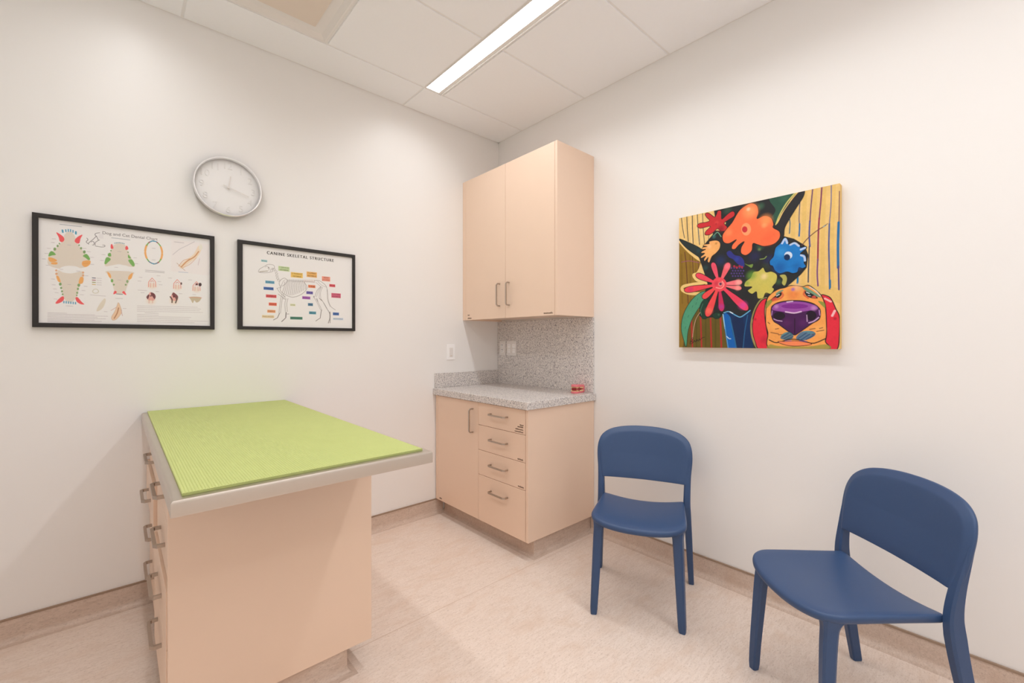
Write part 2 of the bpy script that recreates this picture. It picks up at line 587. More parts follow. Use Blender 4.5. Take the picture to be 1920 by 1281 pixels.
cw = lambda u, v, d: (CX - d, u, v)          # u: world y (mirrored writing handled by caller), v: z
yd = 2.2385
dr = front('door', (CX, yd + 0.0012, TOE), (CX + 0.019, CY1 - 0.0235, 0.862), e, c)
bar_handle((CX, 2.296, 0.815), (CX, 2.296, 0.662), (-0.032, 0, 0), parent=dr, org=c)
scribble([(-2.697, 0.122, 0.030, 0.009)], lambda u, v, d: (CX - d, -u, v), dr, c, 3, 0.0006)
zs = [(0.862, 0.7215), (0.7190, 0.5615), (0.5590, 0.4035), (0.4010, TOE)]
hz = [0.803, 0.645, 0.487, 0.322]
marks = [[(-1.846, 0.772, 0.026, 0.009), (-1.866, 0.760, 0.046, 0.0088), (-1.884, 0.7455, 0.064, 0.0088), (-1.890, 0.731, 0.070, 0.0088)], [(-1.866, 0.572, 0.046, 0.010)], [(-1.862, 0.414, 0.044, 0.010)], []]
for (zt, zb), h, mk in zip(zs, hz, marks):
    d = front('drawer', (CX, CY0 + 0.0235, zb), (CX + 0.019, yd - 0.0012, zt), e, c)
    bar_handle((CX, 2.108, h), (CX, 1.954, h), (-0.032, 0, 0), parent=d, org=c)
    if mk:
        scribble([(u, v - 0.002, w, hh) for u, v, w, hh in mk], lambda u, v, dd: (CX - dd, -u, v), d, c, int(h * 1000), 0.0006)

# ------------------------------------------------------------------ countertop
c = (2.03, 2.26, 0.868)
e = empty('countertop', c, 'grey speckled solid countertop on the base cabinet in the corner', 'countertop')
ct = MB()
ct.box((CX - 0.022, CY0 - 0.016, 0.868), (XR - 0.001, YL - 0.001, 0.914), bev=0.003, seg=2)
ct.build('slab', M['stone'], e, org=c)
e = MB().box((XR - 0.012, CY0, 0.9142), (XR - 0.001, YL - 0.001, 1.4155), bev=0.001, seg=1).build('backsplash', M['stone'])
tag(e, 'tall grey speckled backsplash panel between the counter and the wall cabinet', 'backsplash')
e = MB().box((CX - 0.008, YL - 0.013, 0.9142), (XR - 0.0122, YL - 0.001, 1.021), bev=0.0015, seg=1).build('side_splash', M['stone'])
tag(e, 'low grey speckled splash strip along the left wall behind the counter', 'backsplash')

# ------------------------------------------------------------------ wall cabinet
UX, UZ0, UZ1 = 1.972, 1.416, 2.474
c = (2.15, 2.26, UZ0)
e = empty('wall_cabinet', c, 'beige laminate wall cabinet with two doors hung above the counter', 'cabinet')
ub = MB()
ub.box((UX + 0.021, CY0 + 0.021, UZ0 + 0.012), (XR - 0.0005, CY1 - 0.012, UZ1 - 0.002), mi=0)
ub.box((UX, CY0 + 0.002, UZ0), (XR - 0.0005, CY0 + 0.021, UZ1), bev=0.001, seg=1)
ub.box((UX, CY1 - 0.030, UZ0), (XR - 0.0005, YL - 0.001, UZ1), bev=0.001, seg=1)
ub.box((UX + 0.0195, CY0 + 0.0212, UZ0 + 0.004), (UX + 0.021, CY1 - 0.0302, UZ1 - 0.004), mi=1)
ub.build('carcass', [M['lam'], M['gap']], e, org=c)
ym = 2.2555
d1 = front('door', (UX, ym + 0.0012, UZ0), (UX + 0.019, CY1 - 0.0312, UZ1), e, c)
bar_handle((UX, 2.315, 1.502), (UX, 2.315, 1.655), (-0.030, 0, 0), parent=d1, org=c)
scribble([(-2.688, 1.449, 0.020, 0.010), (-2.688, 1.426, 0.048, 0.010)], lambda u, v, d: (UX - d, -u, v), d1, c, 8, 0.0006)
d2 = front('door', (UX, CY0 + 0.0238, UZ0), (UX + 0.019, ym - 0.0012, UZ1), e, c)
bar_handle((UX, 2.216, 1.502), (UX, 2.216, 1.655), (-0.030, 0, 0), parent=d2, org=c)
scribble([(-1.892, 1.427, 0.070, 0.011)], lambda u, v, d: (UX - d, -u, v), d2, c, 9, 0.0006)

# ------------------------------------------------------------------ examination table
X0, X1 = 0.084, 0.738                       # top, left and right
Y0, Y1 = 1.192, YL - 0.002
c = (0.42, 2.2, 0.0)
e = empty('examination_table', c, 'beige examination table with steel top and drawers on its left side', 'table')
tt = MB()
rt = []
LIP = 0.006
for ins, z in ((0.0, 0.876), (0.0, 0.9045), (0.0012, 0.909), (0.004, 0.9115), (0.009, 0.9126), (0.016, 0.9128), (0.06, 0.9128)):
    a = ins
    rt.append([(X0 + a, Y0 + min(a, 0.0025), z), (X1 - a, Y0 + min(a, 0.0025), z), (X1 - a, Y1, z), (X0 + a, Y1, z)])
tt.loft(rt)
tt.build('table_top', M['steel'], e, smooth=50, org=c)
PY = 1.632
FX = 0.114                                  # drawer face
MB().box((0.108, PY, 0.100), (0.734, PY + 0.020, 0.876), bev=0.0012, seg=1).build('end_panel', M['lam'], e, org=c)
bd = MB()
bd.box((FX + 0.021, PY + 0.020, 0.104), (0.712, Y1, 0.876), mi=1)
bd.box((0.712, PY + 0.020, 0.104), (0.732, Y1, 0.876))
bd.build('carcass', [M['lam'], M['gap']], e, org=c)
pl = MB()
rings = []
for d, z in prof:
    rings.append([(0.195 - d, YL - 0.008, z), (0.195 - d, PY + 0.018 - d, z), (0.645 + d, PY + 0.018 - d, z), (0.645 + d, YL - 0.008, z)])
pl.loft(rings)
pl.build('toe_kick', M['cove'], e, smooth=40, org=c)
rows = [(0.868, 0.690, 0.750), (0.687, 0.515, 0.592), (0.512, 0.338, 0.428), (0.335, 0.106, 0.266)]
for ya, yb, yc in ((PY + 0.0215, 2.2075, 1.915), (2.2105, Y1 - 0.002, 2.46)):
    for i, (zt, zb, zh) in enumerate(rows):
        op = 0.012 if (yc > 2 and i == 1) else (0.009 if yc < 2 and i > 1 else 0.0)
        d = front('drawer', (FX - op, ya, zb), (FX + 0.020 - op, yb, zt), e, c)
        bar_handle((FX - op, yc - 0.090, zh), (FX - op, yc + 0.090, zh), (-0.026, 0, 0), sec=0.0115, parent=d, org=c)

# ribbed lime mat lying on the steel top
mx0, mx1, my0, my1 = 0.106, 0.715, 1.2155, Y1 - 0.002
mm = MB()
NR = 96
pw = (mx1 - mx0) / NR
top, bot = 0.9196, 0.9130
vs, fs = [], []
xs = []
for i in range(NR):
    for k, hgt in ((0.0, -0.0011), (0.22, 0.0), (0.78, 0.0)):
        xs.append((mx0 + (i + k) * pw, top + hgt))
xs.append((mx1, top - 0.0011))
sect = xs + [(mx1 + 0.0005, bot), (mx0 - 0.0005, bot)]
mm.loft([[(x, my0, z) for x, z in sect], [(x, my1, z) for x, z in sect]])
o = mm.build('exam_mat', M['mat'], smooth=20)
tag(o, 'lime green ribbed rubber mat covering the steel examination table top', 'mat')


# ------------------------------------------------------------------ blue chairs
def smooth_path(pts, n):
    out = []
    P = [np.array(p, float) for p in pts]
    P = [2 * P[0] - P[1]] + P + [2 * P[-1] - P[-2]]
    for i in range(1, len(P) - 2):
        for k in range(n):
            t = k / n
            a, b, c_, d = P[i - 1], P[i], P[i + 1], P[i + 2]
            out.append(0.5 * ((2 * b) + (-a + c_) * t + (2 * a - 5 * b + 4 * c_ - d) * t * t + (-a + 3 * b - 3 * c_ + d) * t ** 3))
    out.append(P[-2])
    return out


def rect_ring(c_, wx, wy, ch=0.3, rot=0.0):
    a, b = wx / 2, wy / 2
    k = ch * min(a, b)
    p = [(-a + k, -b), (a - k, -b), (a, -b + k), (a, b - k), (a - k, b), (-a + k, b), (-a, b - k), (-a, -b + k)]
    cr, sr = math.cos(rot), math.sin(rot)
    return [(c_[0] + x * cr - y * sr, c_[1] + x * sr + y * cr, c_[2]) for x, y in p]


def seat_mesh():
    # plan outline; y grows towards the back
    half = [(0.0, -0.050), (0.05, -0.0485), (0.10, -0.042), (0.145, -0.030), (0.178, -0.013), (0.198, 0.008), (0.2085, 0.035), (0.2105, 0.070), (0.2095, 0.13), (0.207, 0.20), (0.204, 0.27), (0.202, 0.325), (0.199, 0.347), (0.185, 0.354), (0.15, 0.356), (0.10, 0.357), (0.05, 0.358), (0.0, 0.358)]
    hp = smooth_path(half, 3)
    outl = [(p[0], p[1]) for p in hp] + [(-p[0], p[1]) for p in hp[-2:0:-1]]

    def zt(x, y):
        s = min(1.0, abs(x) / 0.21)
        g_ = max(0.0, min(1.0, (y + 0.05) / 0.40))
        z = 0.452 - 0.026 * (1 - s * s) * (0.25 + 0.75 * g_)
        if y < 0.06:
            z -= 0.012 * ((0.06 - y) / 0.11) ** 2
        return z
    cx_, cy_ = 0.0, 0.16

    def ins(k):
        r = []
        for x, y in outl:
            dx, dy = x - cx_, y - cy_
            L = math.hypot(dx, dy)
            f = (L - k) / L
            r.append((cx_ + dx * f, cy_ + dy * f))
        return r
    rings = []
    for k, dz in ((0.10, -0.026), (0.016, -0.028), (0.006, -0.026), (0.001, -0.020), (0.0, -0.012), (0.0012, -0.006), (0.005, -0.0018), (0.011, 0.0)):
        rings.append([(x, y, zt(x, y) + dz) for x, y in ins(k)])
    base = ins(0.011)
    for f in (0.88, 0.72, 0.54, 0.36, 0.18, 0.02):
        rings.append([(cx_ + (x - cx_) * f, cy_ + (y - cy_) * f, zt(cx_ + (x - cx_) * f, cy_ + (y - cy_) * f)) for x, y in base])
    return MB().loft(rings)


def back_y(z):
    # rear lean of the back plane
    return 0.352 + 0.30 * max(0.0, z - 0.50) ** 1.0 * (0.55 + 0.8 * (z - 0.50))


def backrest_mesh():
    # outline in (x, z)
    right = [(0.0, 0.532), (0.08, 0.5315), (0.15, 0.531), (0.195, 0.5305), (0.222, 0.530), (0.2285, 0.534), (0.2325, 0.56), (0.237, 0.60), (0.2405, 0.64), (0.241, 0.675), (0.237, 0.705), (0.226, 0.735), (0.205, 0.758), (0.175, 0.775), (0.135, 0.786), (0.09, 0.7925), (0.045, 0.7957), (0.0, 0.7965)]
    hp = smooth_path(right, 3)
    outl = [(p[0], p[1]) for p in hp] + [(-p[0], p[1]) for p in hp[-2:0:-1]]
    cz = 0.655

    def ins(k, kb):
        """shrink the sides and top by k, the straight bottom edge by kb"""
        r = []
        for x, z in outl:
            sx = (0.241 - k) / 0.241
            zz = cz + (z - cz) * ((0.7965 - cz - k) / (0.7965 - cz)) if z > cz else cz + (z - cz) * ((cz - 0.53 - kb) / (cz - 0.53))
            r.append((x * sx, zz))
        return r

    def sy(x, z):
        return back_y(z) + 0.030 * (1 - min(1.0, (x / 0.241) ** 2)) * min(1.0, 0.5 + (z - 0.53) / 0.25)
    rings = []
    # from the rear middle round the edge to the front middle; d is depth (towards -y is the front)
    rb = ins(0.03, 0.02)
    for f in (0.02, 0.35, 0.7, 1.0):
        rings.append([(x * f, sy(x * f, cz + (z - cz) * f) + 0.010, cz + (z - cz) * f) for x, z in rb])
    for k, kb, d in ((0.010, 0.006, 0.0135), (0.003, 0.002, 0.011), (0.0, 0.0, 0.006), (0.0, 0.0, 0.002), (0.0015, 0.0005, -0.001), (0.005, 0.001, -0.003), (0.021, 0.002, -0.0125), (0.025, 0.003, -0.0140), (0.032, 0.005, -0.0145)):
        rings.append([(x, sy(x, z) + d, z) for x, z in ins(k, kb)])
    fb = ins(0.032, 0.005)
    for f in (0.7, 0.35, 0.02):
        rings.append([(x * f, sy(x * f, cz + (z - cz) * f) - 0.0145, cz + (z - cz) * f) for x, z in fb])
    return MB().loft(rings)


def front_leg(s):
    path = smooth_path([(0.1915 * s, 0.0, 0.0), (0.1870 * s, 0.003, 0.10), (0.1815 * s, 0.010, 0.22), (0.1765 * s, 0.017, 0.33), (0.1735 * s, 0.023, 0.39), (0.172 * s, 0.028, 0.415), (0.170 * s, 0.036, 0.432)], 4)
    rings = []
    for p in path:
        z = p[2]
        w = 0.031 + 0.011 * min(1, z / 0.40)
        d = 0.029 + 0.012 * min(1, z / 0.40)
        if z > 0.385:
            q = (z - 0.385) / 0.047
            w += 0.022 * q * q
            d += 0.030 * q * q
        if z < 0.006:
            w -= 0.004
            d -= 0.004
        rings.append(rect_ring(p, w, d, 0.35, rot=-0.25 * s))
    return MB().loft(rings)


def rear_leg(s):
    zz = [0.0, 0.005, 0.10, 0.22, 0.33, 0.42, 0.47, 0.53, 0.60, 0.67]
    pts = [(0.236, 0.430), (0.236, 0.430), (0.2315, 0.411), (0.2255, 0.388), (0.2195, 0.369), (0.2145, 0.359), (0.2145, 0.358), (0.2165, back_y(0.53) + 0.0085), (0.2205, back_y(0.60) + 0.0075), (0.2235, back_y(0.67) + 0.006)]
    path = smooth_path([(x * s, y, z) for (x, y), z in zip(pts, zz)], 3)
    rings = []
    for p in path:
        z = p[2]
        if z < 0.40:
            w, d = 0.027 + 0.008 * z / 0.40, 0.035 + 0.013 * z / 0.40
        else:
            q = min(1, (z - 0.40) / 0.27)
            w, d = 0.034 - 0.006 * q, 0.048 - 0.030 * q
        if z < 0.004:
            w, d = w - 0.004, d - 0.004
        rings.append(rect_ring(p, w, d, 0.35))
    return MB().loft(rings)


def place(o, fc, phi):
    """fc: point midway between the front feet; phi: heading the chair faces (degrees)"""
    o.location = (fc[0], fc[1], 0.0)
    o.rotation_euler = (0, 0, R(phi + 90))


chair = empty('side_chair', (0, 0, 0), 'farther blue plastic side chair, standing next to the beige base cabinet', 'chair', 'blue plastic side chairs')
seat_mesh().build('seat', M['blue'], chair, smooth=50)
backrest_mesh().build('backrest', M['blue'], chair, smooth=60)
for s in (-1, 1):
    front_leg(s).build('leg', M['blue'], chair, smooth=35)
    rear_leg(s).build('leg', M['blue'], chair, smooth=35)
second = copy_tree(chair)
place(chair, (1.72, 1.077), 207.0)
place(second, (1.69, 0.4816), 138.3)
second['label'] = 'nearer of the two blue plastic side chairs, at the right edge of the photo'

# ------------------------------------------------------------------ drawings on the printed sheets (mm)
PAINT = [
["P",[236,200,128],1,[[-23.6,-20.7],[729.7,-18.0],[730.8,719.4],[-22.5,733.3]],None,0,0],
["L",[226,188,100],0.55,[[553.6,-40.5],[547.1,178.1],[546.4,437.4]],16.45,1],
["L",[226,188,100],0.55,[[595.1,-29.5],[588.9,185.8],[588.2,441.0]],16.45,1],
["L",[226,188,100],0.55,[[632.7,-19.5],[626.7,192.7],[626.0,444.3]],16.45,1],
["L",[226,188,100],0.55,[[666.7,-10.5],[660.9,199.0],[660.2,447.3]],16.45,1],
["L",[226,188,100],0.55,[[699.9,-1.7],[694.1,205.1],[693.5,450.2]],16.45,1],
["L",[244,214,150],0.6,[[21.4,-11.2],[31.3,137.6]],8.86,1],
["L",[244,214,150],0.6,[[61.3,-2.7],[70.9,144.2]],8.86,1],
["L",[244,214,150],0.6,[[92.5,3.9],[101.9,149.3]],8.86,1],
["L",[244,214,150],0.6,[[119.3,9.6],[128.5,153.8]],8.86,1],
["P",[228,192,110],0.6,[[568.3,413.5],[723.5,452.8],[723.6,513.4],[670.1,479.1]],None,0,1],
["P",[146,114,40],1,[[-6.9,119.5],[49.7,186.7],[115.8,241.9],[127.2,280.9],[112.1,324.2],[142.4,364.8],[157.4,462.8],[120.0,520.3],[73.8,556.2],[50.5,720.5],[-6.0,721.3]],None,0,0],
["L",[126,96,30],0.6,[[13.6,204.5],[18.1,468.8]],10.12,1],
["L",[126,96,30],0.6,[[61.6,211.5],[65.9,471.8]],10.12,1],
["L",[126,96,30],0.6,[[92.8,216.0],[97.0,473.8]],10.12,1],
["P",[104,88,34],1,[[62.1,548.1],[89.3,511.2],[164.8,507.7],[236.9,526.0],[265.0,715.1],[18.4,718.6],[42.3,608.9]],None,0,0],
["L",[82,76,26],0.7,[[97.1,541.9],[97.3,716.0]],8.86,1],
["L",[82,76,26],0.7,[[146.4,544.0],[146.6,715.3]],8.86,1],
["L",[82,76,26],0.7,[[197.7,546.1],[198.0,714.6]],8.86,1],
["L",[178,46,46],0.95,[[69.1,536.9],[72.4,624.8],[75.6,717.8]],8.23,1],
["L",[178,46,46],0.95,[[119.3,539.1],[122.4,625.5],[125.6,717.1]],8.23,1],
["L",[178,46,46],0.95,[[171.5,541.3],[174.6,626.3],[177.6,716.4]],8.23,1],
["L",[178,46,46],0.95,[[222.1,543.5],[225.0,627.1],[228.0,715.6]],8.23,1],
["L",[86,34,40],1,[[32.2,191.8],[41.9,277.9],[51.7,470.9]],3.8,1],
["L",[86,34,40],1,[[74.9,213.4],[81.3,343.6]],3.16,1],
["L",[86,34,40],1,[[105.9,240.5],[110.6,354.1]],3.16,1],
["L",[150,84,104],1,[[13.7,243.3],[57.7,243.1],[112.0,259.4]],3.8,1],
["L",[240,206,132],1,[[2.9,125.1],[49.7,182.9],[100.5,232.2],[128.7,254.9],[119.7,287.5],[102.9,315.6],[82.9,322.4],[100.7,349.3],[142.4,366.3],[73.6,371.7],[24.4,377.9],[19.6,397.6],[57.9,417.7],[112.2,425.1]],16.45,1],
["L",[52,54,66],1,[[12.5,-5.3],[19.9,54.3],[30.5,114.3]],3.8,1],
["L",[52,54,66],1,[[43.9,-2.6],[46.4,65.9],[52.0,134.9]],4.43,1],
["L",[52,54,66],1,[[74.6,-3.7],[75.5,74.5],[79.5,153.2]],4.43,1],
["L",[52,54,66],1,[[101.7,-3.2],[106.4,80.3],[114.2,164.2]],3.8,1],
["L",[52,54,66],1,[[129.8,-1.7],[133.7,81.4],[140.6,164.7]],3.16,1],
["L",[52,54,66],1,[[164.3,115.3],[162.1,137.1],[162.9,159.5]],2.53,1],
["L",[58,98,128],1,[[107.9,82.5],[113.4,151.2]],2.53,1],
["L",[70,110,130],1,[[532.8,107.7],[535.1,136.9],[532.9,180.7]],4.43,1],
["L",[90,90,120],1,[[574.3,48.4],[571.1,118.3],[573.4,150.8]],3.8,1],
["L",[40,110,170],1,[[573.4,144.4],[572.9,170.0],[571.3,199.2]],6.33,1],
["L",[110,70,110],1,[[623.2,-0.0],[616.9,77.3],[612.7,145.9]],5.06,1],
["L",[70,80,150],1,[[612.7,139.6],[610.6,202.4],[612.9,253.4]],6.33,1],
["L",[60,70,90],1,[[610.7,253.1],[608.2,341.4],[606.7,412.2]],5.06,1],
["L",[130,60,100],1,[[657.4,-1.8],[653.9,60.8],[647.7,140.4]],5.69,1],
["L",[150,50,80],1,[[647.7,134.2],[644.7,208.5],[642.8,320.7]],6.33,1],
["L",[120,70,130],1,[[642.8,314.4],[640.8,376.7],[643.5,432.1]],5.69,1],
["L",[100,100,150],1,[[691.8,-0.2],[690.9,81.8],[685.0,166.5]],3.8,1],
["L",[70,90,150],1,[[685.0,166.5],[683.1,264.6],[685.3,375.7],[686.4,449.6]],5.69,1],
["L",[40,110,160],1,[[686.9,412.7],[687.4,443.5]],8.23,1],
["L",[120,80,90],1,[[720.9,34.2],[719.1,167.2]],3.8,1],
["L",[30,110,170],1,[[718.1,167.0],[715.8,257.7],[716.4,361.0]],9.49,1],
["L",[80,70,130],1,[[717.4,355.1],[719.1,455.5]],5.69,1],
["L",[30,120,170],1,[[564.9,377.8],[566.0,397.2],[564.9,411.9]],8.23,1],
["P",[37,40,43],1,[[189.7,-0.4],[257.0,-2.8],[370.4,-3.4],[469.5,-4.1],[553.6,-3.0],[533.8,32.4],[499.2,83.6],[478.7,125.7],[493.5,181.5],[551.1,208.0],[592.8,243.8],[607.5,290.6],[601.1,346.8],[578.2,376.0],[540.1,410.8],[493.9,447.3],[437.0,483.2],[396.6,523.6],[371.3,581.0],[370.1,643.1],[396.9,716.0],[258.1,715.2],[233.4,544.0],[186.9,553.0],[131.4,556.8],[110.9,538.7],[123.7,475.5],[136.5,424.0],[157.3,381.1],[142.3,327.5],[127.2,280.9],[108.1,225.7],[130.8,176.6],[164.3,141.2],[182.6,122.3],[186.2,100.9],[236.3,113.9],[250.2,73.3],[197.0,55.3]],None,0,0],
["P",[46,96,76],0.75,[[451.5,-1.8],[553.6,-1.7],[532.7,32.1],[493.4,92.3],[474.5,121.5],[457.7,94.8],[475.6,58.6]],None,0,1],
["S",[60,110,85],0.6,[[510.8,13.8]],28.47],
["S",[70,120,90],0.6,[[411.6,27.3]],22.15],
["S",[60,95,75],0.6,[[257.1,13.7]],28.47],
["S",[60,95,75],0.7,[[408.7,220.9]],25.31],
["S",[120,140,80],0.8,[[405.6,234.0]],10.12],
["L",[205,200,115],1,[[557.5,-2.0],[522.4,36.2],[493.4,85.6],[476.9,128.7]],5.69,1],
["L",[110,170,140],1,[[186.3,130.3],[207.9,115.9],[225.7,140.9]],3.8,1],
["S",[60,120,120],0.8,[[189.9,134.6]],13.92],
["S",[35,55,110],0.6,[[222.4,263.8]],37.97],
["S",[40,80,80],0.7,[[146.0,290.7]],18.98],
["S",[40,45,110],0.6,[[451.9,294.9]],37.97],
["S",[45,45,105],0.5,[[383.6,265.0]],37.97],
["L",[140,165,80],1,[[408.8,282.2],[427.4,281.4],[436.6,272.6]],3.8,1],
["P",[120,150,70],1,[[338.4,293.5],[358.0,303.0],[377.3,302.0],[370.9,318.4],[358.0,309.9]],None,0,1],
["S",[60,70,40],0.6,[[433.7,319.4]],25.31],
["P",[40,40,45],1,[[592.4,-2.2],[573.2,-1.9],[545.2,27.3],[510.9,74.3],[487.5,120.8],[469.7,145.3],[478.8,185.5],[508.2,190.7],[513.9,152.3],[535.1,110.8],[563.2,65.1],[587.5,25.9]],[28,24,26],2.53,1],
["P",[38,50,52],1,[[1.3,113.9],[49.6,139.1],[113.4,179.8],[136.1,211.1],[119.6,234.9],[100.5,221.6],[49.7,179.0],[16.0,141.2]],[28,24,26],2.53,1],
["S",[40,75,85],0.7,[[108.1,195.6]],15.82],
["P",[80,156,122],1,[[140.9,413.2],[93.1,434.2],[50.1,482.4],[19.8,546.5],[12.6,612.2],[26.4,670.5],[37.7,707.5],[44.1,693.6],[50.3,628.3],[70.7,565.2],[101.7,513.4],[132.0,476.0],[157.4,440.5]],[26,48,40],3.16,1],
["L",[50,110,90],1,[[100.8,458.9],[105.4,448.7]],2.53,1],
["L",[50,110,90],1,[[73.8,495.2],[78.4,484.8]],2.53,1],
["L",[50,110,90],1,[[50.2,547.6],[54.9,537.1]],2.53,1],
["L",[50,110,90],1,[[119.9,437.7],[124.4,427.5]],2.53,1],
["L",[50,110,90],1,[[34.4,608.8],[39.1,598.1]],2.53,1],
["L",[50,110,90],1,[[93.1,481.1],[97.8,470.8]],2.53,1],
["P",[26,62,50],1,[[113.9,508.7],[127.5,468.2],[154.4,455.2],[168.5,507.9],[157.5,551.9],[129.1,556.7]],[28,24,26],2.53,1],
["L",[70,120,95],1,[[124.6,539.3],[120.0,512.8],[132.0,479.8]],3.8,1],
["P",[28,62,50],1,[[179.6,541.7],[201.3,528.0],[226.3,536.4],[221.4,555.8],[197.7,560.8]],[28,24,26],2.53,1],
["S",[80,120,90],0.8,[[214.2,541.0]],7.59],
["L",[214,170,150],1,[[117.0,524.7],[95.6,557.0],[81.7,609.7],[75.6,662.9]],2.53,1],
["P",[16,48,96],1,[[232.7,538.9],[264.7,523.8],[319.0,554.7],[366.1,524.0],[373.8,560.3],[371.4,636.2],[379.2,713.5],[258.1,713.8]],None,0,0],
["P",[14,104,192],0.9,[[239.7,544.2],[271.7,556.3],[280.0,627.9],[299.1,713.2],[262.2,713.7]],None,0,1],
["P",[20,40,80],0.8,[[285.4,571.1],[332.2,565.7],[335.7,709.2],[305.8,709.6]],None,0,1],
["L",[150,205,240],1,[[235.5,540.4],[245.4,613.0]],5.06,1],
["L",[90,160,215],1,[[245.4,605.8],[260.9,712.3]],4.43,1],
["L",[110,185,225],1,[[239.7,532.0],[264.7,527.4],[298.9,548.9],[320.3,556.8],[345.3,541.8],[364.8,526.7]],4.43,1],
["L",[215,235,250],1,[[270.2,529.1],[282.6,536.8]],5.06,1],
["L",[40,110,160],1,[[268.2,556.2],[284.1,628.0],[300.5,711.8]],5.69,1],
["L",[40,100,150],1,[[353.2,549.1],[340.2,628.8],[332.5,711.4]],4.43,1],
["L",[190,220,245],1,[[253.8,652.7],[264.9,663.5],[273.2,665.0]],4.43,1],
["P",[204,46,52],1,[[143.3,8.7],[153.0,3.4],[167.8,11.0],[191.9,33.0],[202.0,21.3],[209.1,5.3],[225.5,8.2],[227.0,32.4],[230.5,52.0],[257.1,33.1],[279.1,22.8],[291.3,30.5],[290.0,48.6],[264.0,61.8],[241.1,75.1],[255.8,97.4],[250.3,113.6],[226.4,112.8],[207.8,96.9],[186.2,111.9],[164.3,121.2],[143.5,116.0],[146.5,100.2],[164.2,85.7],[170.1,77.2],[149.4,76.9],[119.4,77.9],[103.3,68.1],[103.3,56.0],[119.3,50.1],[149.4,51.6],[167.1,46.3],[153.1,28.6]],[28,24,26],3.16,1],
["S",[130,24,40],0.8,[[225.7,101.0]],24.05],
["S",[225,70,70],0.7,[[204.2,64.1]],13.92],
["S",[150,30,40],0.7,[[200.6,70.7]],6.33],
["P",[255,118,72],1,[[341.3,9.2],[370.4,2.1],[395.9,20.4],[402.2,55.9],[396.0,83.3],[427.1,75.6],[456.4,91.8],[467.9,123.6],[466.1,140.6],[492.3,164.1],[493.5,194.7],[469.9,218.6],[427.4,223.2],[396.2,209.3],[377.1,202.1],[372.0,235.7],[346.2,254.1],[322.5,240.8],[322.5,212.8],[336.9,185.7],[313.1,197.2],[294.3,215.4],[278.0,211.5],[280.7,191.9],[299.7,169.5],[264.2,182.8],[237.7,170.5],[232.1,136.3],[250.2,109.3],[279.2,79.1],[311.5,29.2]],[28,24,26],3.8,1],
["S",[255,176,112],0.8,[[364.0,40.7]],47.46],
["S",[255,225,190],0.8,[[356.3,29.3]],12.66],
["S",[255,166,96],0.75,[[433.3,99.8]],37.97],
["S",[255,180,120],0.6,[[427.2,122.3]],17.72],
["S",[250,95,60],0.5,[[445.7,186.4]],44.29],
["S",[255,170,110],0.45,[[264.1,126.2]],25.31],
["P",[255,164,112],0.9,[[368.0,130.1],[365.1,144.7],[357.1,154.4],[346.1,156.6],[334.9,150.5],[326.7,137.7],[323.6,121.7],[326.6,106.8],[334.8,97.2],[346.0,95.3],[357.0,101.6],[365.1,114.3]],None,0,1],
["P",[205,48,58],1,[[351.9,127.7],[350.2,135.1],[345.7,139.8],[339.5,140.7],[333.2,137.5],[328.6,131.1],[327.0,123.0],[328.6,115.6],[333.2,110.9],[339.4,110.0],[345.7,113.3],[350.2,119.8]],None,0,1],
["P",[248,180,108],1,[[165.8,155.5],[200.8,155.6],[220.1,170.5],[219.4,198.0],[200.8,220.7],[179.1,235.9],[166.0,265.1],[156.4,257.8],[160.0,237.6],[142.2,254.5],[137.7,244.9],[146.6,229.7],[123.4,236.9],[122.6,227.8],[142.1,214.2],[122.6,209.8],[127.1,201.5],[146.6,194.0],[127.1,191.0],[131.6,181.2],[154.0,180.3],[133.1,172.5],[142.1,166.5],[164.4,167.1]],[28,24,26],2.53,1],
["S",[255,210,160],0.7,[[164.4,181.9]],15.82],
["S",[180,120,50],0.8,[[200.8,171.7]],8.86],
["P",[48,52,140],0.9,[[253.2,228.4],[269.8,220.2],[291.7,244.8],[318.5,255.7],[335.8,279.2],[335.1,310.5],[305.2,290.6],[284.9,265.2],[264.3,251.6]],None,0,1],
["S",[40,70,170],0.8,[[301.8,267.5]],13.92],
["P",[88,62,140],0.9,[[280.9,308.8],[280.3,310.8],[278.8,312.2],[276.8,312.5],[274.7,311.7],[273.2,310.0],[272.7,307.8],[273.2,305.7],[274.7,304.3],[276.8,304.0],[278.8,304.8],[280.3,306.6]],None,0,1],
["P",[88,62,140],0.9,[[287.0,323.0],[286.5,325.1],[285.0,326.5],[282.9,326.8],[280.9,326.0],[279.4,324.3],[278.8,322.1],[279.4,320.0],[280.9,318.6],[282.9,318.3],[285.0,319.1],[286.5,320.8]],None,0,1],
["P",[88,62,140],0.9,[[280.9,335.8],[280.4,337.9],[278.9,339.3],[276.8,339.7],[274.8,338.8],[273.3,337.1],[272.7,334.9],[273.3,332.8],[274.8,331.4],[276.8,331.1],[278.9,331.9],[280.4,333.6]],None,0,1],
["P",[88,62,140],0.9,[[287.1,350.0],[286.5,352.1],[285.0,353.5],[283.0,353.9],[280.9,353.1],[279.4,351.3],[278.9,349.1],[279.4,347.1],[280.9,345.7],[283.0,345.3],[285.0,346.1],[286.5,347.8]],None,0,1],
["P",[88,62,140],0.9,[[293.8,310.4],[293.2,312.4],[291.8,313.8],[289.7,314.1],[287.7,313.3],[286.2,311.6],[285.6,309.4],[286.2,307.3],[287.7,305.9],[289.7,305.6],[291.8,306.4],[293.2,308.2]],None,0,1],
["P",[88,62,140],0.9,[[299.9,324.5],[299.3,326.6],[297.9,328.0],[295.8,328.3],[293.8,327.5],[292.3,325.8],[291.8,323.6],[292.3,321.5],[293.8,320.1],[295.8,319.8],[297.9,320.6],[299.3,322.4]],None,0,1],
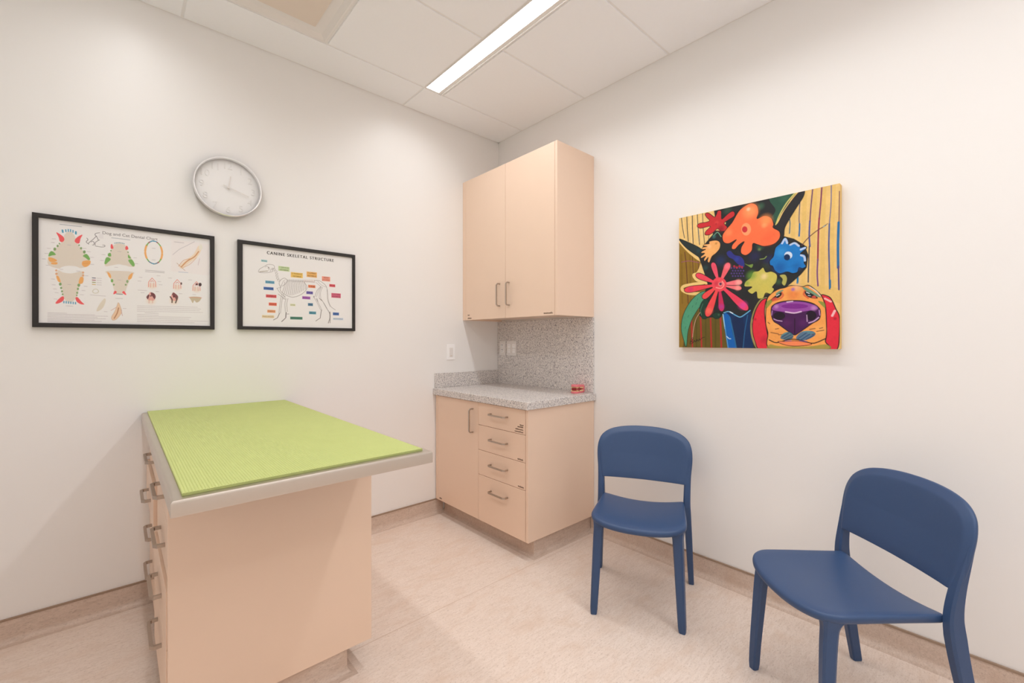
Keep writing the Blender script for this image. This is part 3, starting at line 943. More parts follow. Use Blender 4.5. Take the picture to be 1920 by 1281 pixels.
["P",[88,62,140],0.9,[[293.8,337.3],[293.3,339.4],[291.8,340.8],[289.8,341.1],[287.7,340.3],[286.2,338.6],[285.7,336.4],[286.2,334.3],[287.7,332.9],[289.8,332.6],[291.8,333.4],[293.3,335.1]],None,0,1],
["P",[88,62,140],0.9,[[299.9,351.4],[299.4,353.5],[297.9,354.9],[295.9,355.3],[293.9,354.5],[292.4,352.7],[291.8,350.6],[292.4,348.5],[293.8,347.1],[295.9,346.7],[297.9,347.5],[299.4,349.3]],None,0,1],
["P",[88,62,140],0.9,[[306.6,311.9],[306.1,314.0],[304.6,315.3],[302.6,315.7],[300.5,314.9],[299.1,313.1],[298.5,310.9],[299.1,308.9],[300.5,307.5],[302.6,307.2],[304.6,308.0],[306.0,309.7]],None,0,1],
["P",[88,62,140],0.9,[[312.6,326.1],[312.1,328.1],[310.6,329.5],[308.6,329.8],[306.6,329.0],[305.1,327.3],[304.6,325.1],[305.1,323.0],[306.6,321.7],[308.6,321.3],[310.6,322.2],[312.1,323.9]],None,0,1],
["P",[88,62,140],0.9,[[306.6,338.8],[306.1,340.8],[304.6,342.2],[302.6,342.5],[300.6,341.7],[299.1,340.0],[298.6,337.8],[299.1,335.8],[300.6,334.4],[302.6,334.1],[304.6,334.9],[306.1,336.6]],None,0,1],
["P",[88,62,140],0.9,[[312.7,352.8],[312.1,354.9],[310.7,356.3],[308.7,356.6],[306.7,355.8],[305.2,354.1],[304.6,352.0],[305.2,349.9],[306.6,348.5],[308.7,348.2],[310.7,349.0],[312.1,350.7]],None,0,1],
["P",[88,62,140],0.9,[[319.3,313.5],[318.7,315.5],[317.3,316.9],[315.3,317.2],[313.3,316.4],[311.8,314.7],[311.3,312.5],[311.8,310.5],[313.3,309.1],[315.3,308.8],[317.3,309.6],[318.7,311.3]],None,0,1],
["P",[88,62,140],0.9,[[325.3,327.5],[324.7,329.6],[323.3,331.0],[321.3,331.3],[319.3,330.5],[317.8,328.8],[317.3,326.6],[317.8,324.6],[319.3,323.2],[321.3,322.9],[323.3,323.7],[324.7,325.4]],None,0,1],
["P",[88,62,140],0.9,[[319.3,340.2],[318.8,342.3],[317.3,343.6],[315.3,344.0],[313.3,343.2],[311.9,341.5],[311.3,339.3],[311.9,337.2],[313.3,335.9],[315.3,335.5],[317.3,336.3],[318.8,338.0]],None,0,1],
["P",[88,62,140],0.9,[[325.3,354.2],[324.8,356.3],[323.3,357.6],[321.3,358.0],[319.3,357.2],[317.9,355.5],[317.3,353.3],[317.9,351.3],[319.3,349.9],[321.3,349.6],[323.3,350.3],[324.8,352.1]],None,0,1],
["P",[88,62,140],0.9,[[331.9,315.0],[331.3,317.1],[329.9,318.4],[327.9,318.7],[325.9,317.9],[324.5,316.2],[323.9,314.1],[324.5,312.0],[325.9,310.7],[327.9,310.3],[329.9,311.1],[331.3,312.9]],None,0,1],
["P",[88,62,140],0.9,[[337.8,329.0],[337.3,331.1],[335.8,332.4],[333.9,332.8],[331.9,332.0],[330.4,330.3],[329.9,328.1],[330.4,326.1],[331.9,324.7],[333.9,324.4],[335.8,325.2],[337.3,326.9]],None,0,1],
["P",[88,62,140],0.9,[[331.9,341.6],[331.4,343.7],[329.9,345.0],[327.9,345.4],[326.0,344.6],[324.5,342.9],[324.0,340.7],[324.5,338.7],[325.9,337.3],[327.9,337.0],[329.9,337.8],[331.4,339.5]],None,0,1],
["P",[88,62,140],0.9,[[337.8,355.6],[337.3,357.6],[335.9,359.0],[333.9,359.4],[331.9,358.6],[330.5,356.9],[329.9,354.7],[330.5,352.7],[331.9,351.3],[333.9,351.0],[335.9,351.7],[337.3,353.4]],None,0,1],
["P",[176,40,70],1,[[295.8,302.1],[295.1,304.8],[293.1,306.7],[290.4,307.1],[287.7,306.0],[285.7,303.7],[285.0,300.7],[285.7,298.0],[287.7,296.1],[290.4,295.7],[293.1,296.8],[295.1,299.2]],None,0,1],
["P",[176,40,70],1,[[307.9,309.3],[307.2,312.0],[305.3,313.8],[302.6,314.3],[299.9,313.2],[297.9,310.9],[297.2,307.9],[297.9,305.2],[299.9,303.4],[302.5,302.9],[305.2,304.0],[307.2,306.4]],None,0,1],
["P",[176,40,70],1,[[320.6,305.2],[319.9,307.9],[317.9,309.8],[315.3,310.2],[312.6,309.1],[310.6,306.8],[309.9,303.9],[310.6,301.1],[312.6,299.3],[315.3,298.9],[317.9,300.0],[319.9,302.3]],None,0,1],
["P",[176,40,70],1,[[331.9,310.8],[331.2,313.5],[329.2,315.4],[326.6,315.8],[323.9,314.7],[322.0,312.4],[321.3,309.5],[322.0,306.8],[323.9,305.0],[326.6,304.6],[329.2,305.6],[331.1,307.9]],None,0,1],
["P",[236,84,110],1,[[221.5,384.3],[214.2,348.5],[208.9,312.1],[202.8,285.7],[194.3,270.9],[182.8,266.6],[174.7,274.2],[175.0,290.6],[184.0,316.7],[199.1,351.5],[212.2,386.3]],[28,24,26],3.16,1],
["P",[240,100,110],1,[[221.7,388.0],[239.3,357.4],[258.5,328.3],[270.4,305.9],[272.4,289.9],[265.1,278.9],[252.9,278.4],[242.5,289.6],[233.3,313.7],[223.6,348.6],[212.0,382.6]],[28,24,26],3.16,1],
["S",[255,130,150],0.8,[[256.5,297.8]],22.27],
["P",[238,72,92],1,[[218.8,380.7],[184.2,358.7],[149.7,334.3],[122.8,318.2],[104.5,313.5],[93.7,319.9],[95.7,333.0],[110.3,345.9],[138.6,359.1],[177.6,373.7],[214.8,389.9]],[28,24,26],3.16,1],
["P",[240,70,84],1,[[215.9,379.9],[161.4,380.5],[104.5,378.9],[61.8,380.3],[37.1,387.3],[29.2,400.0],[41.2,411.1],[67.6,414.0],[109.6,408.8],[164.4,398.5],[217.7,390.8]],[28,24,26],3.16,1],
["S",[215,50,110],0.8,[[64.7,397.2]],22.27],
["P",[240,78,80],1,[[213.6,381.0],[185.9,397.4],[156.3,412.4],[135.8,425.6],[127.1,438.1],[129.7,450.4],[141.2,456.0],[155.7,451.2],[174.0,435.4],[196.5,411.5],[220.1,389.6]],[28,24,26],3.16,1],
["P",[240,76,80],1,[[211.0,382.4],[188.1,429.0],[162.4,475.2],[146.2,510.8],[143.0,534.9],[152.3,548.7],[168.1,545.8],[181.9,526.6],[194.3,489.7],[207.4,438.1],[222.7,388.2]],[28,24,26],3.16,1],
["S",[250,120,100],0.8,[[164.1,518.8]],26.32],
["P",[206,44,92],1,[[211.8,385.3],[212.6,427.7],[211.2,470.1],[212.6,501.1],[218.8,519.2],[229.8,525.7],[239.5,518.2],[242.2,499.9],[237.9,469.3],[228.9,427.4],[221.9,385.3]],[28,24,26],3.16,1],
["S",[190,60,160],0.8,[[227.5,500.5]],21.26],
["P",[236,66,96],1,[[212.3,390.1],[252.6,435.8],[290.0,482.4],[318.8,513.5],[340.0,526.6],[355.1,523.5],[356.9,507.1],[343.3,485.6],[312.5,457.2],[266.7,420.5],[221.3,380.6]],[28,24,26],3.16,1],
["S",[222,72,170],0.8,[[331.1,499.5]],28.35],
["P",[246,120,128],1,[[216.1,389.6],[249.2,401.7],[281.4,415.2],[304.8,423.0],[319.3,423.1],[326.1,416.0],[322.3,406.0],[309.1,398.4],[285.3,392.9],[251.7,387.9],[217.6,381.0]],[28,24,26],3.16,1],
["S",[255,170,160],0.8,[[307.0,410.7]],18.22],
["P",[246,120,130],1,[[217.4,390.3],[252.3,392.7],[286.7,397.0],[311.2,397.9],[324.9,393.3],[329.3,383.4],[322.9,373.6],[308.2,369.5],[284.0,371.3],[250.6,376.8],[216.3,380.3]],[28,24,26],3.16,1],
["S",[255,190,180],0.8,[[309.7,383.7]],20.25],
["P",[238,76,90],1,[[253.4,388.8],[248.6,406.3],[235.3,418.4],[216.9,421.7],[198.2,415.3],[184.4,400.6],[179.3,381.8],[184.4,363.8],[198.2,351.8],[216.8,348.9],[235.2,355.7],[248.6,370.3]],None,0,1],
["S",[200,40,70],0.7,[[201.1,378.0]],16.45],
["L",[252,160,150],1,[[201.1,399.9],[226.1,405.8],[240.2,389.0],[231.0,370.0]],5.06,1],
["P",[235,130,130],1,[[233.8,385.5],[232.3,391.1],[228.2,395.0],[222.5,396.0],[216.9,393.9],[212.7,389.3],[211.1,383.3],[212.7,377.6],[216.8,373.8],[222.5,372.8],[228.2,374.9],[232.3,379.5]],None,0,1],
["P",[92,52,84],1,[[229.6,383.6],[228.8,386.8],[226.4,389.0],[223.2,389.6],[220.0,388.4],[217.7,385.8],[216.8,382.4],[217.7,379.2],[220.0,377.0],[223.2,376.5],[226.4,377.7],[228.7,380.3]],None,0,1],
["P",[24,124,204],1,[[495.3,218.8],[506.4,200.3],[515.7,194.7],[528.4,210.6],[530.7,229.9],[553.4,221.9],[574.6,240.9],[577.4,251.6],[595.5,250.0],[599.9,259.6],[587.9,269.9],[577.5,280.5],[594.5,286.1],[601.1,310.6],[591.3,321.4],[598.9,340.2],[584.7,348.6],[571.5,343.2],[565.4,362.4],[545.7,366.6],[522.9,356.8],[493.8,361.4],[473.0,345.7],[462.8,323.1],[451.9,316.4],[450.1,296.0],[465.2,278.0],[469.9,257.3],[475.9,235.6]],[28,24,26],4.43,1],
["S",[16,78,158],0.7,[[493.8,333.6]],37.97],
["S",[16,90,170],0.6,[[562.6,335.6]],28.47],
["S",[60,160,225],0.6,[[499.5,261.7]],31.64],
["L",[196,216,246],0.9,[[503.0,221.4],[515.7,202.5],[523.8,223.5]],8.23,1],
["L",[196,216,246],0.9,[[536.4,233.4],[554.0,228.5],[570.2,244.0]],8.23,1],
["L",[196,216,246],0.9,[[578.0,261.9],[594.5,256.8]],8.23,1],
["L",[196,216,246],0.9,[[579.1,287.7],[591.2,295.9],[594.5,314.2]],8.23,1],
["P",[212,230,250],1,[[544.5,282.7],[542.3,290.9],[536.5,296.2],[528.5,297.4],[520.5,294.0],[514.5,286.9],[512.4,278.1],[514.5,269.9],[520.4,264.5],[528.5,263.5],[536.5,266.9],[542.3,274.0]],None,0,1],
["P",[14,48,92],1,[[536.0,290.6],[534.3,297.6],[529.7,302.2],[523.4,303.2],[517.0,300.4],[512.4,294.5],[510.6,287.0],[512.3,280.1],[517.0,275.5],[523.3,274.5],[529.6,277.3],[534.3,283.2]],None,0,1],
["L",[92,52,66],1,[[581.8,243.3],[606.3,214.3],[638.4,188.6],[664.4,174.8]],3.8,1],
["L",[150,160,160],1,[[663.4,174.6],[671.7,170.0]],5.69,1],
["L",[92,52,66],1,[[669.6,170.9],[678.8,164.0]],2.53,1],
["P",[206,196,96],1,[[378.6,340.1],[402.6,337.4],[422.6,323.5],[434.9,346.6],[459.2,346.7],[482.0,365.3],[479.7,398.3],[469.0,411.9],[463.0,422.1],[470.2,432.0],[455.8,453.6],[433.8,446.5],[422.8,470.0],[397.8,469.6],[392.7,437.7],[372.4,447.0],[353.0,428.8],[372.3,412.5],[338.6,406.7],[343.8,383.4],[365.8,366.2]],[28,24,26],3.16,1],
["S",[104,160,60],0.8,[[370.9,356.4]],31.64],
["S",[104,160,60],0.7,[[351.6,392.5]],16.45],
["S",[248,224,168],0.8,[[426.3,367.3]],21.51],
["S",[220,200,90],0.5,[[427.7,427.0]],31.64],
["P",[186,182,96],1,[[493.8,370.0],[514.8,369.0],[522.9,389.5],[514.3,418.2],[502.7,407.2],[505.6,387.7]],None,0,1],
["S",[70,110,70],0.6,[[488.0,399.1]],18.98],
["L",[150,140,84],1,[[436.3,469.6],[410.4,480.0],[385.2,523.0],[370.0,581.6],[370.1,636.9],[381.7,684.5],[396.9,713.2]],6.33,1],
["P",[228,46,66],1,[[437.6,473.7],[414.7,483.7],[391.0,524.6],[376.4,581.8],[376.5,637.0],[388.0,682.5],[404.5,715.9],[456.2,715.1],[440.9,637.8],[429.1,549.0],[432.1,497.7]],[28,24,26],3.8,1],
["P",[228,46,66],1,[[655.6,475.5],[675.2,478.2],[692.1,493.6],[708.8,538.1],[721.2,572.7],[721.8,641.3],[713.0,712.4],[672.5,713.0],[673.4,611.6],[671.2,524.3]],[28,24,26],3.8,1],
["S",[160,24,50],0.9,[[705.8,579.4]],8.86],
["S",[160,24,50],0.8,[[387.2,571.2]],8.86],
["S",[170,30,54],0.6,[[428.0,670.8]],25.31],
["L",[250,200,200],0.8,[[669.1,490.2],[690.6,505.2]],7.59,1],
["L",[250,210,215],0.8,[[695.7,566.8],[704.8,545.8]],8.86,1],
["P",[246,166,86],1,[[435.2,515.5],[440.6,474.0],[460.6,449.3],[488.6,433.0],[513.8,428.6],[535.0,421.4],[564.4,424.1],[585.4,430.5],[608.3,426.9],[636.1,451.5],[656.1,476.8],[668.1,509.9],[673.3,553.5],[675.5,640.7],[671.4,679.0],[674.6,713.0],[458.6,716.4],[443.9,637.8],[434.1,590.4]],[28,24,26],3.8,1],
["S",[236,120,66],0.7,[[548.7,463.5]],37.97],
["S",[238,190,150],0.7,[[562.7,432.3]],25.31],
["S",[130,90,190],0.9,[[547.5,439.4]],11.39],
["S",[255,190,110],0.6,[[470.5,604.1]],31.64],
["S",[255,190,110],0.6,[[649.6,627.3]],31.64],
["P",[124,150,62],0.85,[[436.4,518.9],[440.0,487.4],[472.6,476.2],[457.1,496.6],[443.7,514.6]],None,0,1],
["P",[124,150,62],0.9,[[645.2,499.1],[667.0,508.6],[670.2,531.7],[652.0,512.0]],None,0,1],
["P",[84,152,130],0.9,[[477.4,452.6],[493.9,440.7],[509.1,438.1],[501.0,447.9],[482.1,459.6]],None,0,1],
["P",[84,152,130],0.9,[[584.9,435.6],[598.6,435.5],[639.8,467.4],[654.6,485.4],[628.2,472.8],[601.3,453.6]],None,0,1],
["L",[235,225,215],0.8,[[612.1,433.6],[636.1,454.6],[651.9,476.5]],4.43,1],
["L",[216,84,62],0.8,[[501.0,449.2],[506.8,464.2],[494.0,477.7],[464.3,486.3]],7.59,1],
["L",[216,84,62],0.8,[[593.7,451.0],[590.4,466.7],[606.8,483.2]],7.59,1],
["P",[36,32,38],1,[[456.4,480.4],[475.0,463.1],[498.6,449.0],[501.0,461.1],[488.7,473.4],[461.9,483.5]],None,0,1],
["P",[36,32,38],1,[[594.8,451.8],[615.9,461.7],[643.6,484.6],[628.8,487.3],[608.4,479.5],[595.9,465.9]],None,0,1],
["P",[206,80,66],1,[[458.2,480.6],[472.6,470.9],[483.4,475.7],[465.5,483.1]],None,0,1],
["P",[206,80,66],1,[[619.7,480.4],[630.3,473.6],[636.7,484.1],[628.2,486.0]],None,0,1],
["L",[235,240,245],1,[[479.8,464.8],[491.6,457.7]],3.16,1],
["L",[235,240,245],1,[[600.2,457.3],[611.1,463.3]],3.16,1],
["L",[220,225,235],1,[[606.7,471.8],[615.4,473.7]],2.53,1],
["P",[72,26,84],1,[[457.7,524.8],[463.7,509.0],[488.7,495.3],[532.8,490.3],[585.5,495.1],[626.1,509.8],[648.4,531.8],[652.6,552.6],[647.4,580.4],[621.5,598.4],[596.1,618.7],[569.7,639.4],[554.1,648.9],[538.2,639.0],[511.1,617.0],[488.9,598.0],[468.0,582.0],[458.4,552.9]],[28,24,26],3.8,1],
["P",[152,76,168],1,[[461.9,527.0],[470.3,508.1],[494.0,498.9],[534.6,494.3],[585.0,499.5],[626.1,514.8],[644.2,533.4],[612.3,539.3],[551.7,545.9],[494.1,537.3]],None,0,1],
["P",[126,36,142],0.9,[[606.8,520.0],[599.9,525.3],[580.9,528.5],[554.4,528.6],[527.5,525.6],[507.3,520.2],[499.9,513.8],[507.3,508.3],[527.4,505.2],[554.4,505.3],[580.9,508.5],[599.9,513.9]],None,0,1],
["S",[210,150,210],0.8,[[479.3,514.6]],13.92],
["S",[210,150,210],0.8,[[628.3,529.4]],16.45],
["L",[240,214,242],0.8,[[523.1,496.2],[545.9,494.4]],5.06,1],
["L",[240,210,240],0.85,[[517.4,541.0],[551.7,547.9],[579.5,542.8]],5.69,1],
["L",[190,140,210],0.8,[[461.9,533.7],[459.6,553.6]],3.8,1],
["L",[190,140,210],0.8,[[648.4,539.9],[650.5,561.8]],4.43,1],
["P",[30,16,36],1,[[515.7,559.3],[512.4,568.4],[503.5,574.8],[491.2,576.8],[478.8,573.9],[469.6,566.7],[466.2,557.3],[469.5,548.1],[478.7,541.7],[491.1,539.8],[503.5,542.8],[512.4,550.0]],None,0,1],
["P",[30,16,36],1,[[637.9,563.2],[635.2,573.7],[627.8,581.3],[617.7,583.8],[607.5,580.5],[599.9,572.4],[597.1,561.4],[599.9,550.7],[607.4,543.2],[617.6,540.8],[627.8,544.2],[635.2,552.4]],None,0,1],
["S",[96,36,100],0.6,[[523.2,592.4]],25.31],
["S",[96,36,110],0.6,[[585.1,594.2]],25.31],
["L",[206,170,214],1,[[468.6,572.1],[482.3,579.2],[502.9,583.8]],3.8,1],
["L",[206,170,214],0.8,[[601.5,559.7],[603.1,588.4]],3.8,1],
["L",[206,170,214],1,[[609.6,594.9],[628.4,587.9],[646.3,572.3]],5.06,1],
["L",[40,14,46],1,[[554.5,573.9],[554.1,646.3]],3.8,1],
["P",[40,112,134],0.9,[[497.8,665.6],[505.9,643.2],[530.2,634.3],[549.6,651.5],[536.0,670.9]],None,0,1],
["P",[34,112,150],0.9,[[559.7,661.2],[583.0,633.8],[622.1,631.9],[634.8,647.1],[612.5,665.9],[579.7,674.8]],None,0,1],
["L",[96,50,44],0.8,[[612.4,624.1],[632.7,620.7]],3.8,1],
["L",[96,50,44],0.8,[[475.3,620.2],[488.3,617.8]],3.8,1],
["L",[96,50,44],0.8,[[649.5,621.0],[661.0,617.6]],3.8,1],
["L",[96,50,44],0.8,[[623.1,647.0],[631.7,643.3]],3.8,1],
["L",[96,50,44],0.8,[[443.9,587.3],[451.2,594.3]],3.8,1],
["L",[96,50,44],0.8,[[488.3,647.0],[511.8,645.9]],3.8,1],
["L",[96,50,44],0.8,[[456.1,636.0],[488.3,643.0]],3.8,1],
["L",[96,50,44],0.8,[[639.1,633.4],[665.2,628.8]],3.8,1],
["L",[20,70,110],0.8,[[503.0,657.7],[529.1,639.5]],4.43,1],
["L",[20,70,110],0.8,[[511.8,664.3],[540.5,648.1]],4.43,1],
["L",[20,70,110],0.8,[[523.4,668.3],[547.3,656.6]],4.43,1],
["L",[20,70,110],0.8,[[568.6,664.5],[598.9,640.4]],4.43,1],
["L",[20,70,110],0.8,[[579.7,670.9],[612.4,645.6]],4.43,1],
["L",[20,70,110],0.8,[[598.9,669.7],[628.5,650.8]],4.43,1],
["L",[90,160,160],0.8,[[501.3,649.8],[523.3,636.9]],3.8,1],
["L",[90,160,160],0.8,[[587.9,633.9],[615.1,633.0]],3.8,1],
["L",[90,160,160],0.8,[[607.0,640.5],[631.1,640.8]],3.8,1],
["L",[28,24,26],1,[[448.8,670.8],[480.1,684.1],[523.4,670.9],[554.1,668.3],[585.3,674.8],[626.4,686.1],[671.4,666.0]],4.43,1],
["P",[148,150,72],0.8,[[452.5,692.3],[494.3,700.0],[607.1,700.1],[673.5,690.8],[674.6,713.0],[457.4,716.4]],None,0,1],
["P",[248,140,92],1,[[486.0,678.8],[523.4,677.4],[554.7,674.8],[585.3,678.6],[618.9,687.4],[607.1,695.0],[551.9,699.4],[511.8,693.2]],[28,24,26],2.53,1],
["L",[130,100,170],0.8,[[516.5,676.1],[540.5,674.8]],3.8,1],
["L",[120,90,160],0.8,[[574.2,674.8],[601.7,678.6]],3.8,1],
["L",[24,20,22],1,[[61.5,692.0],[70.9,662.9],[78.7,659.9],[74.0,675.1],[67.8,679.7],[80.3,682.7],[66.2,693.5]],2.53,1],
["L",[24,20,22],1,[[81.8,679.7],[86.5,672.1],[89.6,681.2],[98.8,669.1]],2.53,1],
["L",[24,20,22],1,[[98.8,679.6],[101.9,669.1],[108.0,676.6],[112.6,664.6],[117.2,673.6]],2.53,1],
["L",[24,20,22],1,[[118.7,670.6],[127.8,660.1],[141.3,655.7]],2.53,1]]
